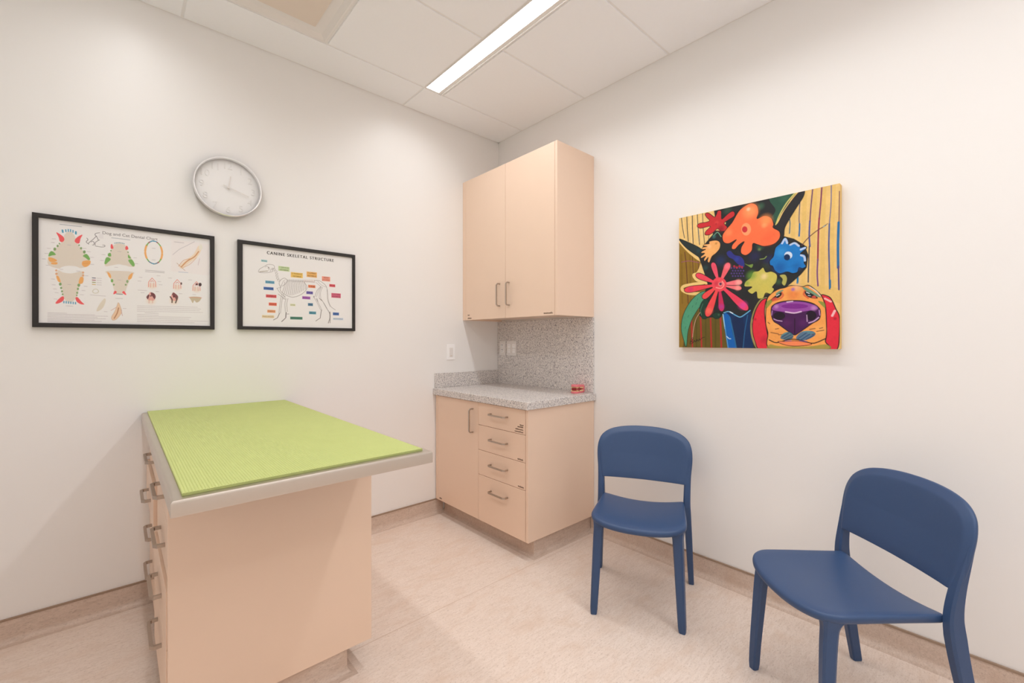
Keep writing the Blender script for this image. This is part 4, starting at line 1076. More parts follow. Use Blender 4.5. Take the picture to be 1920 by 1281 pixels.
DENTAL = [
["P",[215,206,195],1,[[92.0,42.7],[106.8,55.2],[116.7,92.1],[126.7,110.8],[141.9,134.6],[154.5,161.5],[155.5,185.1],[130.0,201.3],[113.3,195.7],[91.8,195.3],[73.9,202.0],[57.8,211.2],[30.0,199.8],[26.9,177.4],[35.7,148.9],[54.7,118.8],[72.4,86.2],[77.9,59.9]],None,0,1],
["P",[215,206,195],1,[[56.2,219.7],[73.9,227.0],[100.0,228.0],[133.4,216.0],[135.4,248.9],[123.2,287.7],[113.8,335.3],[93.3,356.3],[74.5,338.0],[69.3,292.1],[57.8,256.3]],None,0,1],
["P",[236,232,232],1,[[122.3,207.8],[118.2,216.2],[107.0,223.3],[91.8,227.0],[76.8,226.5],[65.9,221.9],[62.0,214.5],[66.0,206.2],[76.8,199.2],[91.8,195.3],[107.0,195.7],[118.2,200.3]],None,0,1],
["L",[70,152,184],1,[[71.1,41.6],[72.1,50.7]],5.6,1],
["L",[70,152,184],1,[[80.9,37.7],[81.8,46.8]],3.73,1],
["L",[70,152,184],1,[[89.0,35.3],[89.0,44.6]],3.73,1],
["L",[70,152,184],1,[[96.2,34.6],[96.2,43.9]],3.73,1],
["L",[70,152,184],1,[[103.8,37.0],[103.8,46.3]],3.73,1],
["L",[70,152,184],1,[[112.7,42.0],[112.7,51.4]],5.6,1],
["P",[232,90,94],1,[[52.2,54.9],[62.8,60.1],[74.0,70.7],[76.9,83.2],[70.8,93.9],[62.7,91.0],[59.5,74.4]],None,0,1],
["P",[232,90,94],1,[[133.5,51.8],[121.7,59.8],[111.7,73.1],[109.1,85.7],[116.7,93.0],[124.0,90.0],[127.4,70.7]],None,0,1],
["P",[126,158,104],1,[[64.0,101.8],[63.7,103.7],[62.9,105.2],[61.8,105.9],[60.6,105.5],[59.8,104.3],[59.5,102.5],[59.8,100.6],[60.6,99.1],[61.8,98.4],[62.9,98.8],[63.7,100.0]],None,0,1],
["P",[126,158,104],1,[[59.5,112.6],[59.1,115.3],[57.9,117.4],[56.3,118.4],[54.7,117.9],[53.5,116.1],[53.1,113.5],[53.6,110.8],[54.7,108.7],[56.3,107.8],[57.9,108.3],[59.1,110.0]],None,0,1],
["P",[126,158,104],1,[[51.8,127.5],[51.3,131.0],[49.8,133.7],[47.7,134.9],[45.6,134.3],[44.1,132.0],[43.6,128.7],[44.1,125.2],[45.6,122.4],[47.7,121.2],[49.8,121.8],[51.3,124.1]],None,0,1],
["P",[126,158,104],1,[[125.0,99.7],[124.7,101.7],[123.9,103.2],[122.7,103.9],[121.5,103.5],[120.7,102.3],[120.4,100.4],[120.7,98.5],[121.5,97.0],[122.7,96.3],[123.9,96.6],[124.7,97.9]],None,0,1],
["P",[126,158,104],1,[[132.4,112.3],[132.0,115.1],[130.7,117.3],[129.1,118.2],[127.4,117.7],[126.2,115.9],[125.7,113.3],[126.2,110.5],[127.4,108.4],[129.1,107.4],[130.7,107.9],[132.0,109.7]],None,0,1],
["P",[126,158,104],1,[[143.9,127.3],[143.3,130.9],[141.7,133.7],[139.5,134.9],[137.3,134.3],[135.7,131.9],[135.1,128.5],[135.7,124.9],[137.3,122.1],[139.5,120.8],[141.7,121.4],[143.3,123.8]],None,0,1],
["P",[126,158,104],1,[[68.4,278.4],[67.8,281.9],[66.3,284.5],[64.2,285.6],[62.1,284.9],[60.6,282.5],[60.0,279.1],[60.6,275.6],[62.1,273.0],[64.2,271.8],[66.3,272.6],[67.8,275.0]],None,0,1],
["P",[126,158,104],1,[[70.0,294.9],[69.5,297.5],[68.4,299.6],[66.7,300.4],[65.1,299.8],[64.0,298.0],[63.5,295.4],[64.0,292.7],[65.1,290.7],[66.8,289.8],[68.4,290.4],[69.5,292.2]],None,0,1],
["P",[126,158,104],1,[[72.2,309.5],[71.8,311.9],[70.8,313.7],[69.3,314.5],[67.9,313.9],[66.8,312.3],[66.4,309.9],[66.8,307.5],[67.9,305.7],[69.3,304.9],[70.8,305.4],[71.8,307.1]],None,0,1],
["P",[126,158,104],1,[[73.8,322.3],[73.5,324.4],[72.5,326.1],[71.2,326.7],[70.0,326.2],[69.0,324.8],[68.7,322.7],[69.0,320.5],[70.0,318.9],[71.2,318.2],[72.5,318.7],[73.5,320.2]],None,0,1],
["P",[126,158,104],1,[[125.9,278.0],[125.3,281.6],[123.7,284.3],[121.6,285.4],[119.4,284.7],[117.8,282.2],[117.2,278.8],[117.8,275.2],[119.4,272.5],[121.6,271.4],[123.7,272.1],[125.3,274.6]],None,0,1],
["P",[126,158,104],1,[[122.2,294.8],[121.8,297.6],[120.5,299.6],[118.9,300.5],[117.2,299.9],[116.0,298.0],[115.5,295.4],[116.0,292.6],[117.2,290.5],[118.9,289.7],[120.5,290.3],[121.8,292.1]],None,0,1],
["P",[126,158,104],1,[[119.5,312.4],[119.1,314.9],[118.0,316.7],[116.5,317.5],[115.0,317.0],[113.9,315.3],[113.5,312.9],[113.9,310.4],[115.0,308.5],[116.5,307.8],[118.0,308.3],[119.1,310.0]],None,0,1],
["P",[126,158,104],1,[[117.5,323.8],[117.2,325.7],[116.3,327.2],[115.2,327.8],[114.0,327.3],[113.2,326.0],[112.9,324.2],[113.2,322.3],[114.0,320.8],[115.2,320.2],[116.4,320.6],[117.2,322.0]],None,0,1],
["P",[118,170,92],1,[[28.7,161.7],[31.9,144.9],[39.5,137.9],[50.9,151.5],[39.4,156.6]],None,0,1],
["P",[118,170,92],1,[[134.8,146.0],[147.0,135.9],[157.9,155.3],[153.8,163.0],[142.9,153.5]],None,0,1],
["P",[236,168,100],1,[[28.1,166.8],[42.0,167.3],[54.7,176.2],[45.8,184.2],[32.5,183.5]],None,0,1],
["P",[236,168,100],1,[[36.9,188.0],[54.0,184.1],[54.0,193.3],[39.4,195.0]],None,0,1],
["P",[236,168,100],1,[[133.4,171.7],[146.9,164.8],[159.2,165.6],[157.2,182.1],[143.5,195.1],[132.7,187.8]],None,0,1],
["L",[206,140,80],1,[[135.4,180.9],[157.2,175.4]],1.49,1],
["P",[214,166,128],1,[[55.3,219.8],[54.8,222.1],[53.7,223.9],[52.1,224.7],[50.5,224.3],[49.3,222.7],[48.9,220.5],[49.3,218.1],[50.5,216.3],[52.1,215.6],[53.7,216.0],[54.8,217.5]],None,0,1],
["P",[214,166,128],1,[[56.5,234.4],[56.0,237.2],[54.6,239.3],[52.7,240.3],[50.8,239.7],[49.4,237.9],[48.9,235.2],[49.4,232.4],[50.8,230.2],[52.7,229.3],[54.6,229.8],[56.0,231.7]],None,0,1],
["P",[214,166,128],1,[[138.8,220.2],[138.3,222.6],[137.1,224.5],[135.4,225.3],[133.7,224.8],[132.5,223.2],[132.0,220.9],[132.5,218.5],[133.7,216.6],[135.4,215.8],[137.1,216.3],[138.3,217.9]],None,0,1],
["P",[214,166,128],1,[[139.1,233.4],[138.6,236.0],[137.2,238.1],[135.4,239.0],[133.5,238.4],[132.2,236.7],[131.7,234.1],[132.2,231.5],[133.5,229.5],[135.4,228.6],[137.2,229.1],[138.6,230.8]],None,0,1],
["P",[236,168,100],1,[[52.1,243.1],[59.4,246.0],[65.5,268.5],[57.8,267.8],[53.3,254.9]],None,0,1],
["P",[236,168,100],1,[[126.6,242.2],[136.7,244.0],[134.0,267.9],[121.2,270.0]],None,0,1],
["P",[232,90,94],1,[[70.6,331.3],[75.8,337.9],[72.2,352.0],[57.7,363.5],[49.4,362.6],[57.7,346.0]],None,0,1],
["P",[232,90,94],1,[[111.2,335.5],[118.2,332.7],[129.9,350.8],[139.0,363.0],[126.5,361.8],[114.8,351.7]],None,0,1],
["L",[70,152,184],1,[[75.1,352.7],[75.1,360.1]],3.73,1],
["L",[70,152,184],1,[[82.2,353.2],[82.2,360.6]],3.73,1],
["L",[70,152,184],1,[[89.4,353.7],[89.4,361.2]],3.73,1],
["L",[70,152,184],1,[[96.6,354.2],[96.6,361.7]],3.73,1],
["L",[70,152,184],1,[[103.9,354.7],[103.9,362.2]],3.73,1],
["L",[70,152,184],1,[[111.2,355.2],[111.2,362.7]],3.73,1],
["P",[215,206,195],1,[[256.4,72.0],[276.7,76.9],[282.2,95.9],[290.4,114.7],[305.5,152.6],[309.2,174.2],[282.2,175.3],[256.4,169.4],[230.9,177.3],[208.1,183.8],[209.5,164.3],[223.8,123.6],[231.0,93.4],[241.8,78.1]],None,0,1],
["P",[215,206,195],1,[[213.7,205.0],[303.9,200.3],[297.1,223.4],[282.1,274.5],[275.4,299.8],[256.3,309.1],[241.7,302.4],[230.9,259.3],[220.1,226.2]],None,0,1],
["P",[236,232,232],1,[[290.8,180.3],[286.4,186.7],[274.4,192.4],[258.2,195.8],[242.1,196.0],[230.5,193.0],[226.3,187.6],[230.5,181.3],[242.1,175.6],[258.2,172.2],[274.4,171.9],[286.4,174.8]],None,0,1],
["P",[96,140,150],1,[[242.6,73.1],[242.3,74.4],[241.7,75.4],[240.8,75.8],[239.9,75.7],[239.2,74.9],[238.9,73.7],[239.2,72.4],[239.9,71.4],[240.8,71.0],[241.7,71.1],[242.3,71.9]],None,0,1],
["P",[96,140,150],1,[[247.8,71.3],[247.6,72.5],[246.9,73.5],[246.0,74.0],[245.1,73.8],[244.4,73.0],[244.2,71.8],[244.4,70.6],[245.1,69.6],[246.0,69.1],[246.9,69.3],[247.6,70.1]],None,0,1],
["P",[96,140,150],1,[[253.1,69.8],[252.9,71.1],[252.2,72.1],[251.3,72.5],[250.4,72.3],[249.7,71.5],[249.5,70.3],[249.7,69.1],[250.4,68.1],[251.3,67.6],[252.2,67.8],[252.9,68.6]],None,0,1],
["P",[96,140,150],1,[[258.4,69.0],[258.2,70.2],[257.5,71.2],[256.6,71.7],[255.7,71.5],[255.0,70.7],[254.8,69.5],[255.0,68.3],[255.7,67.3],[256.6,66.8],[257.5,67.0],[258.2,67.8]],None,0,1],
["P",[96,140,150],1,[[263.8,68.9],[263.5,70.2],[262.8,71.2],[261.9,71.7],[261.0,71.5],[260.3,70.7],[260.1,69.5],[260.3,68.2],[261.0,67.2],[261.9,66.8],[262.8,66.9],[263.5,67.7]],None,0,1],
["P",[96,140,150],1,[[269.1,69.6],[268.9,70.9],[268.2,71.9],[267.3,72.3],[266.3,72.1],[265.7,71.3],[265.4,70.1],[265.7,68.9],[266.3,67.9],[267.3,67.4],[268.2,67.6],[268.9,68.4]],None,0,1],
["P",[96,140,150],1,[[274.5,70.6],[274.2,71.9],[273.5,72.9],[272.6,73.4],[271.7,73.2],[271.0,72.4],[270.8,71.2],[271.0,69.9],[271.7,68.9],[272.6,68.5],[273.5,68.6],[274.2,69.4]],None,0,1],
["P",[232,90,94],1,[[226.7,85.3],[231.0,78.8],[236.0,97.6],[227.4,100.3]],None,0,1],
["P",[232,90,94],1,[[282.3,79.1],[288.2,93.1],[279.3,99.3],[277.0,88.7]],None,0,1],
["P",[126,158,104],1,[[229.9,109.6],[229.6,111.4],[228.6,112.8],[227.4,113.4],[226.1,113.1],[225.2,112.0],[224.9,110.3],[225.2,108.6],[226.1,107.2],[227.4,106.6],[228.6,106.9],[229.6,108.0]],None,0,1],
["P",[126,158,104],1,[[289.3,108.9],[289.0,110.6],[288.0,112.0],[286.7,112.7],[285.4,112.4],[284.4,111.3],[284.1,109.6],[284.4,107.8],[285.4,106.4],[286.7,105.7],[288.0,106.0],[289.0,107.2]],None,0,1],
["P",[126,158,104],1,[[240.3,265.8],[239.8,268.0],[238.6,269.7],[237.0,270.4],[235.4,270.0],[234.2,268.5],[233.8,266.3],[234.2,264.1],[235.4,262.4],[237.0,261.6],[238.6,262.1],[239.8,263.6]],None,0,1],
["P",[126,158,104],1,[[281.8,262.6],[281.3,264.9],[280.1,266.7],[278.4,267.4],[276.7,266.9],[275.5,265.4],[275.1,263.2],[275.5,261.0],[276.7,259.2],[278.4,258.5],[280.1,258.9],[281.3,260.5]],None,0,1],
["P",[118,170,92],1,[[217.4,125.5],[225.6,120.5],[228.1,135.2],[218.1,137.0]],None,0,1],
["P",[118,170,92],1,[[205.2,170.6],[209.5,147.8],[216.6,141.1],[226.6,150.0],[214.8,168.5],[209.5,175.0]],None,0,1],
["P",[118,170,92],1,[[287.5,120.0],[297.2,136.2],[287.4,135.9]],None,0,1],
["P",[118,170,92],1,[[287.4,147.9],[300.9,142.2],[310.8,164.5],[303.2,173.9]],None,0,1],
["P",[236,168,100],1,[[214.8,209.3],[225.5,218.3],[227.7,236.2],[220.1,231.0]],None,0,1],
["P",[236,168,100],1,[[303.2,204.9],[299.0,230.7],[287.4,237.8],[289.6,219.2]],None,0,1],
["P",[118,170,92],1,[[235.2,248.1],[234.6,252.1],[233.0,255.1],[230.9,256.3],[228.7,255.5],[227.1,252.8],[226.6,248.9],[227.2,245.0],[228.7,242.0],[230.9,240.7],[233.1,241.6],[234.6,244.3]],None,0,1],
["P",[140,165,120],1,[[288.1,246.7],[287.6,250.5],[286.1,253.3],[284.0,254.5],[282.0,253.7],[280.5,251.1],[279.9,247.4],[280.5,243.7],[282.0,240.8],[284.0,239.6],[286.1,240.4],[287.6,243.0]],None,0,1],
["P",[232,90,94],1,[[235.2,309.7],[239.9,294.2],[247.5,299.5],[241.7,308.2]],None,0,1],
["P",[232,90,94],1,[[265.8,299.6],[272.8,293.1],[280.6,310.4],[272.8,307.9]],None,0,1],
["L",[110,120,130],1,[[245.3,308.0],[267.3,309.3]],2.99,1],
["L",[64,66,96],1,[[165.4,241.7],[175.1,241.7]],3.36,1],
["L",[178,172,178],1,[[179.9,241.7],[195.3,241.2]],1.49,1],
["L",[150,56,66],1,[[165.4,251.5],[175.1,251.5]],3.36,1],
["L",[178,172,178],1,[[179.9,251.6],[195.3,251.1]],1.49,1],
["L",[140,146,60],1,[[165.4,261.3],[175.0,261.4]],3.36,1],
["L",[178,172,178],1,[[179.9,261.4],[195.3,261.0]],1.49,1],
["L",[196,166,90],1,[[165.4,271.1],[175.0,271.2]],3.36,1],
["L",[178,172,178],1,[[179.9,271.2],[195.3,270.9]],1.49,1],
["L",[196,192,172],1,[[166.0,301.3],[170.9,293.3],[179.5,291.6],[185.5,299.8],[182.0,307.8],[174.3,310.3],[168.1,307.8],[166.0,301.3]],2.24,1],
["L",[178,172,178],1,[[158.8,319.0],[209.4,321.2]],1.49,1],
["P",[214,206,192],1,[[205.8,331.6],[209.4,343.5],[200.9,373.0],[188.9,388.1],[179.1,391.4],[182.6,374.0],[193.8,349.3]],None,0,1],
["P",[224,194,166],1,[[252.6,348.2],[259.9,367.5],[263.5,394.4],[246.7,424.6],[232.9,430.9],[229.0,416.4],[239.8,390.6],[247.1,365.7]],[190,160,140],1.12,1],
["L",[172,120,84],1,[[253.3,372.8],[248.2,397.6],[238.0,422.4]],3.73,1],
["L",[200,160,150],1,[[227.2,386.3],[245.3,370.7]],1.87,1],
["L",[200,170,170],1,[[261.7,379.7],[266.5,409.1]],2.24,1],
["L",[70,152,184],1,[[380.3,43.2],[382.7,43.0],[385.1,43.1],[387.5,43.5],[389.9,44.3],[392.2,45.4]],4.85,1],
["L",[150,70,80],1,[[392.2,46.9],[393.2,47.5],[394.2,48.1],[395.2,48.9],[396.2,49.6],[397.1,50.5]],4.85,1],
["L",[118,170,92],1,[[397.1,51.1],[399.4,53.5],[401.6,56.2],[403.6,59.2],[405.4,62.6],[407.1,66.2]],4.85,1],
["L",[236,168,100],1,[[407.1,67.5],[408.7,72.2],[410.1,77.2],[411.2,82.6],[411.9,88.1],[412.2,93.7]],7.46,1],
["L",[236,168,100],1,[[412.2,100.1],[411.9,105.9],[411.1,111.6],[410.1,117.2],[408.7,122.6],[407.0,127.8]],7.46,1],
["L",[118,170,92],1,[[407.0,127.1],[405.6,130.7],[404.0,134.1],[402.3,137.4],[400.5,140.4],[398.5,143.1]],4.85,1],
["L",[150,80,80],1,[[398.5,142.1],[397.4,143.5],[396.2,144.8],[395.1,146.0],[393.9,147.2],[392.6,148.3]],4.85,1],
["L",[90,130,150],1,[[392.6,147.5],[389.9,149.6],[387.1,151.2],[384.3,152.4],[381.4,153.2],[378.5,153.5]],4.85,1],
["L",[70,152,184],1,[[378.5,151.6],[377.2,151.6],[375.9,151.5],[374.6,151.3],[373.3,151.0],[372.0,150.7]],4.85,1],
["L",[90,130,150],1,[[372.0,149.8],[369.7,148.9],[367.4,147.6],[365.3,146.0],[363.2,144.2],[361.2,142.1]],4.85,1],
["L",[118,170,92],1,[[361.2,140.7],[359.5,138.5],[357.9,136.2],[356.4,133.6],[355.1,130.8],[353.8,127.9]],4.85,1],
["L",[236,168,100],1,[[353.8,127.0],[352.2,122.3],[350.9,117.3],[349.9,112.1],[349.2,106.7],[348.9,101.2]],7.46,1],
["L",[236,168,100],1,[[348.9,94.9],[349.2,88.9],[350.0,82.9],[351.1,77.1],[352.6,71.4],[354.5,66.1]],7.46,1],
["L",[118,170,92],1,[[354.5,66.8],[355.8,63.6],[357.2,60.5],[358.8,57.7],[360.4,54.9],[362.2,52.4]],4.85,1],
["L",[160,80,80],1,[[362.2,53.4],[363.2,52.0],[364.4,50.6],[365.5,49.4],[366.7,48.2],[367.9,47.1]],4.85,1],
["L",[70,152,184],1,[[367.9,47.8],[370.3,45.9],[372.7,44.3],[375.2,43.1],[377.7,42.2],[380.3,41.6]],4.85,1],
["P",[220,211,210],0.22,[[447.1,23.1],[603.0,24.4],[603.0,187.7],[447.0,182.5]],None,0,0],
["L",[228,208,184],0.9,[[563.5,48.2],[545.0,91.2],[510.2,127.7],[488.9,154.7]],19.41,1],
["L",[196,140,92],1,[[558.2,68.9],[540.6,98.2],[511.1,123.4],[488.0,154.8]],4.85,1],
["L",[206,160,112],1,[[523.2,110.1],[497.4,121.3],[476.2,153.0]],2.24,1],
["L",[206,160,112],1,[[549.4,101.4],[523.2,136.9],[493.1,159.0]],1.87,1],
["L",[170,124,84],1,[[469.5,138.0],[484.6,154.6],[502.5,172.3]],1.49,1],
["L",[172,166,176],1,[[453.6,99.0],[480.4,68.0],[506.0,48.4],[541.5,20.7]],1.49,1],
["L",[206,190,196],0.7,[[562.6,105.1],[556.4,138.3]],3.73,1],
["P",[224,222,212],0.9,[[575.1,43.8],[574.0,51.5],[571.1,57.5],[567.1,60.1],[563.1,58.7],[560.2,53.5],[559.1,46.1],[560.2,38.4],[563.1,32.4],[567.1,29.8],[571.1,31.2],[574.0,36.3]],None,0,1],
["S",[226,206,188],0.9,[[374.2,259.2]],23.14],
["L",[216,136,120],0.9,[[360.8,266.0],[361.6,241.5],[374.2,221.9],[386.9,239.2],[387.7,263.7]],2.99,0],
["L",[205,110,100],0.9,[[368.7,240.8],[374.2,234.2],[379.7,239.8]],2.24,0],
["L",[210,130,118],0.9,[[367.9,267.4],[368.7,247.0]],1.87,0],
["L",[210,130,118],0.9,[[380.5,266.4],[379.7,246.0]],1.87,0],
["S",[226,206,188],0.9,[[471.1,258.9]],23.14],
["L",[216,136,120],0.9,[[456.9,265.8],[457.7,240.6],[471.1,220.4],[484.6,238.2],[485.4,263.5]],2.99,0],
["L",[205,110,100],0.9,[[465.2,239.9],[471.1,233.1],[477.0,238.9]],2.24,0],
["L",[210,130,118],0.9,[[464.4,267.3],[465.2,246.2]],1.87,0],
["L",[210,130,118],0.9,[[477.8,266.2],[477.0,245.2]],1.87,0],
["S",[226,206,188],0.9,[[549.3,263.2]],23.14],
["L",[216,136,120],0.9,[[534.4,270.3],[535.3,244.4],[549.3,223.8],[563.4,242.0],[564.3,268.0]],2.99,0],
["L",[205,110,100],0.9,[[543.1,243.8],[549.3,236.8],[555.5,242.7]],2.24,0],
["L",[210,130,118],0.9,[[542.3,271.8],[543.1,250.2]],1.87,0],
["L",[210,130,118],0.9,[[556.3,270.7],[555.5,249.2]],1.87,0],
["P",[96,74,70],1,[[490.5,238.7],[490.1,242.0],[488.8,244.4],[487.1,245.4],[485.4,244.7],[484.2,242.5],[483.7,239.3],[484.2,236.1],[485.4,233.7],[487.1,232.7],[488.8,233.4],[490.1,235.6]],None,0,1],
["P",[70,52,52],1,[[571.0,237.0],[570.1,241.7],[567.7,245.3],[564.3,246.8],[561.0,245.9],[558.6,242.7],[557.7,238.2],[558.6,233.5],[561.0,229.9],[564.3,228.4],[567.7,229.4],[570.1,232.5]],None,0,1],
["P",[110,50,50],1,[[555.5,236.8],[554.8,239.5],[552.8,241.7],[550.2,242.6],[547.5,242.1],[545.6,240.3],[544.9,237.7],[545.6,234.9],[547.5,232.8],[550.2,231.8],[552.8,232.3],[554.8,234.1]],None,0,1],
["S",[226,208,190],0.9,[[369.4,333.6]],23.89],
["P",[220,150,140],0.8,[[356.1,324.3],[367.1,290.4],[382.9,309.7],[383.7,327.6],[369.4,331.1]],None,0,1],
["S",[226,208,190],0.9,[[457.7,329.8]],23.89],
["P",[220,150,140],0.8,[[443.6,320.2],[455.2,285.4],[471.9,305.2],[472.7,323.6],[457.7,327.1]],None,0,1],
["P",[112,64,66],1,[[353.0,314.3],[360.4,302.6],[364.3,308.5],[358.4,325.2],[354.5,321.9]],None,0,1],
["P",[112,60,64],1,[[371.0,291.7],[382.9,298.0],[387.6,312.0],[382.9,323.6],[376.1,312.8],[369.4,302.0]],None,0,1],
["P",[80,40,44],1,[[372.2,308.9],[371.8,310.8],[370.8,312.1],[369.4,312.7],[368.0,312.3],[367.0,311.1],[366.7,309.3],[367.0,307.5],[368.0,306.1],[369.4,305.6],[370.8,305.9],[371.8,307.2]],None,0,1],
["L",[206,150,140],1,[[363.1,321.3],[362.3,344.3]],1.87,1],
["L",[206,150,140],1,[[376.5,320.4],[375.7,343.5]],1.87,1],
["P",[120,70,72],1,[[455.2,286.4],[471.1,298.4],[474.4,311.3],[467.7,322.3],[460.2,307.0],[451.0,299.8]],None,0,1],
["L",[96,80,70],1,[[443.6,308.2],[450.2,320.8],[450.2,336.5]],5.23,1],
["L",[96,80,70],1,[[471.1,311.6],[467.7,324.9],[464.3,337.2]],5.23,1],
["P",[100,44,46],1,[[461.9,305.9],[461.3,308.5],[459.8,310.6],[457.7,311.4],[455.6,310.8],[454.1,309.0],[453.5,306.4],[454.1,303.8],[455.6,301.8],[457.7,300.9],[459.8,301.5],[461.3,303.3]],None,0,1],
["P",[188,174,144],0.9,[[523.1,303.8],[567.0,302.5],[562.5,321.7],[549.3,330.6],[540.5,320.4],[533.9,334.2],[527.4,321.2]],None,0,1],
["L",[206,150,130],1,[[518.7,305.7],[571.4,304.9]],2.61,1],
["L",[84,78,84],1,[[147.7,64.2],[151.1,71.7],[145.6,82.0],[153.8,91.2]],1.87,1],
["L",[84,78,84],1,[[151.8,88.2],[160.7,75.9],[168.3,66.6],[178.7,50.1]],1.87,1],
["L",[84,78,84],1,[[179.4,52.0],[183.5,62.8],[185.6,68.2],[189.1,66.7]],1.87,1],
["L",[84,78,84],1,[[184.9,69.3],[175.2,80.4],[174.5,92.9]],1.87,1],
["L",[84,78,84],1,[[175.2,96.2],[195.4,97.6],[206.0,94.1],[206.0,88.3],[199.6,88.3]],1.87,1],
["L",[84,78,84],1,[[161.4,79.6],[167.6,75.8],[171.7,83.8],[168.9,92.8],[165.5,92.4]],1.87,1],
["L",[84,78,84],1,[[179.4,51.0],[174.5,47.0],[176.6,39.0],[189.8,33.4]],1.87,1],
["L",[196,192,198],1,[[187.0,41.1],[201.8,40.6]],1.12,1],
["L",[196,192,198],1,[[187.0,46.4],[201.8,45.9]],1.12,1],
["L",[196,192,198],1,[[187.0,51.7],[201.8,51.2]],1.12,1],
["L",[196,192,198],1,[[187.0,57.0],[201.8,56.6]],1.12,1],
["L",[150,160,172],1,[[63.1,17.7],[65.9,17.6]],2.24,0],
["L",[150,160,172],1,[[67.2,17.6],[73.9,17.5]],2.24,0],
["L",[150,160,172],1,[[75.1,17.4],[81.4,17.3]],2.24,0],
["L",[150,160,172],1,[[82.6,17.3],[86.2,17.2]],2.24,0],
["L",[150,160,172],1,[[87.5,17.2],[92.3,17.1]],2.24,0],
["L",[150,160,172],1,[[93.6,17.1],[98.2,17.0]],2.24,0],
["L",[150,160,172],1,[[99.5,17.0],[105.2,16.9]],2.24,0],
["L",[150,160,172],1,[[106.5,16.8],[113.0,16.7]],2.24,0],
["L",[150,160,172],1,[[114.3,16.7],[117.0,16.6]],2.24,0],
["L",[150,160,172],1,[[118.3,16.6],[120.7,16.6]],2.24,0],
["L",[150,160,172],1,[[122.0,16.5],[128.8,16.4]],2.24,0],
["L",[150,160,172],1,[[130.2,16.4],[130.8,16.4]],2.24,0],
["L",[150,160,172],1,[[229.6,50.2],[236.4,50.3]],2.24,0],
["L",[150,160,172],1,[[237.6,50.3],[244.4,50.3]],2.24,0],
["L",[150,160,172],1,[[245.6,50.3],[247.9,50.3]],2.24,0],
["L",[150,160,172],1,[[249.1,50.3],[251.6,50.3]],2.24,0],
["L",[150,160,172],1,[[252.8,50.3],[259.1,50.4]],2.24,0],
["L",[150,160,172],1,[[260.3,50.4],[266.1,50.4]],2.24,0],
["L",[150,160,172],1,[[267.4,50.4],[272.9,50.4]],2.24,0],
["L",[150,160,172],1,[[274.1,50.4],[277.8,50.5]],2.24,0],
["L",[150,160,172],1,[[279.0,50.5],[284.2,50.5]],2.24,0],
["L",[150,160,172],1,[[285.5,50.5],[290.7,50.5]],2.24,0],
["L",[150,160,172],1,[[292.0,50.5],[293.5,50.5]],2.24,0],
["L",[178,172,178],1,[[26.0,404.9],[28.2,404.9]],1.49,0],
["L",[178,172,178],1,[[28.8,404.9],[30.6,404.9]],1.49,0],
["L",[178,172,178],1,[[31.2,404.9],[33.4,404.8]],1.49,0],
["L",[178,172,178],1,[[33.9,404.8],[35.3,404.8]],1.49,0],
["L",[178,172,178],1,[[35.9,404.8],[38.6,404.8]],1.49,0],
["L",[178,172,178],1,[[39.2,404.8],[41.9,404.8]],1.49,0],
["L",[178,172,178],1,[[42.5,404.8],[44.9,404.8]],1.49,0],
["L",[178,172,178],1,[[45.4,404.8],[46.7,404.8]],1.49,0],
["L",[178,172,178],1,[[47.3,404.8],[49.4,404.8]],1.49,0],
["L",[178,172,178],1,[[49.9,404.8],[51.6,404.8]],1.49,0],
["L",[178,172,178],1,[[52.1,404.8],[53.6,404.8]],1.49,0],
["L",[178,172,178],1,[[54.2,404.8],[57.3,404.8]],1.49,0],
["L",[178,172,178],1,[[57.9,404.8],[61.1,404.8]],1.49,0],
["L",[178,172,178],1,[[61.6,404.8],[62.7,404.8]],1.49,0],
["L",[178,172,178],1,[[63.2,404.8],[66.1,404.8]],1.49,0],
["L",[178,172,178],1,[[66.7,404.8],[69.0,404.8]],1.49,0],
["L",[178,172,178],1,[[69.6,404.8],[71.4,404.8]],1.49,0],
["L",[178,172,178],1,[[71.9,404.8],[73.5,404.8]],1.49,0],
["L",[178,172,178],1,[[74.1,404.8],[76.6,404.7]],1.49,0],
["L",[178,172,178],1,[[77.2,404.7],[79.2,404.7]],1.49,0],
["L",[178,172,178],1,[[79.7,404.7],[82.3,404.7]],1.49,0],
["L",[178,172,178],1,[[82.8,404.7],[83.5,404.7]],1.49,0],
["L",[178,172,178],1,[[26.0,410.5],[30.8,410.4]],1.49,0],
["L",[178,172,178],1,[[32.2,410.4],[37.6,410.3]],1.49,0],
["L",[178,172,178],1,[[39.0,410.3],[46.5,410.2]],1.49,0],
["L",[178,172,178],1,[[47.9,410.2],[52.9,410.1]],1.49,0],
["L",[178,172,178],1,[[54.3,410.1],[59.5,410.0]],1.49,0],
["L",[178,172,178],1,[[60.9,410.0],[66.6,409.9]],1.49,0],
["L",[178,172,178],1,[[68.0,409.9],[71.4,409.8]],1.49,0],
["L",[178,172,178],1,[[72.8,409.8],[78.1,409.7]],1.49,0],
["L",[178,172,178],1,[[79.5,409.7],[85.5,409.6]],1.49,0],
["L",[178,172,178],1,[[86.9,409.6],[94.0,409.5]],1.49,0],
["L",[178,172,178],1,[[95.4,409.5],[98.3,409.4]],1.49,0],
["L",[178,172,178],1,[[99.7,409.4],[103.9,409.4]],1.49,0],
["L",[178,172,178],1,[[105.3,409.3],[108.3,409.3]],1.49,0],
["L",[178,172,178],1,[[109.7,409.3],[116.9,409.2]],1.49,0],
["L",[178,172,178],1,[[118.4,409.1],[125.0,409.0]],1.49,0],
["L",[178,172,178],1,[[126.4,409.0],[129.1,409.0]],1.49,0],
["L",[178,172,178],1,[[130.5,409.0],[138.9,408.8]],1.49,0],
["L",[178,172,178],1,[[140.4,408.8],[148.7,408.7]],1.49,0],
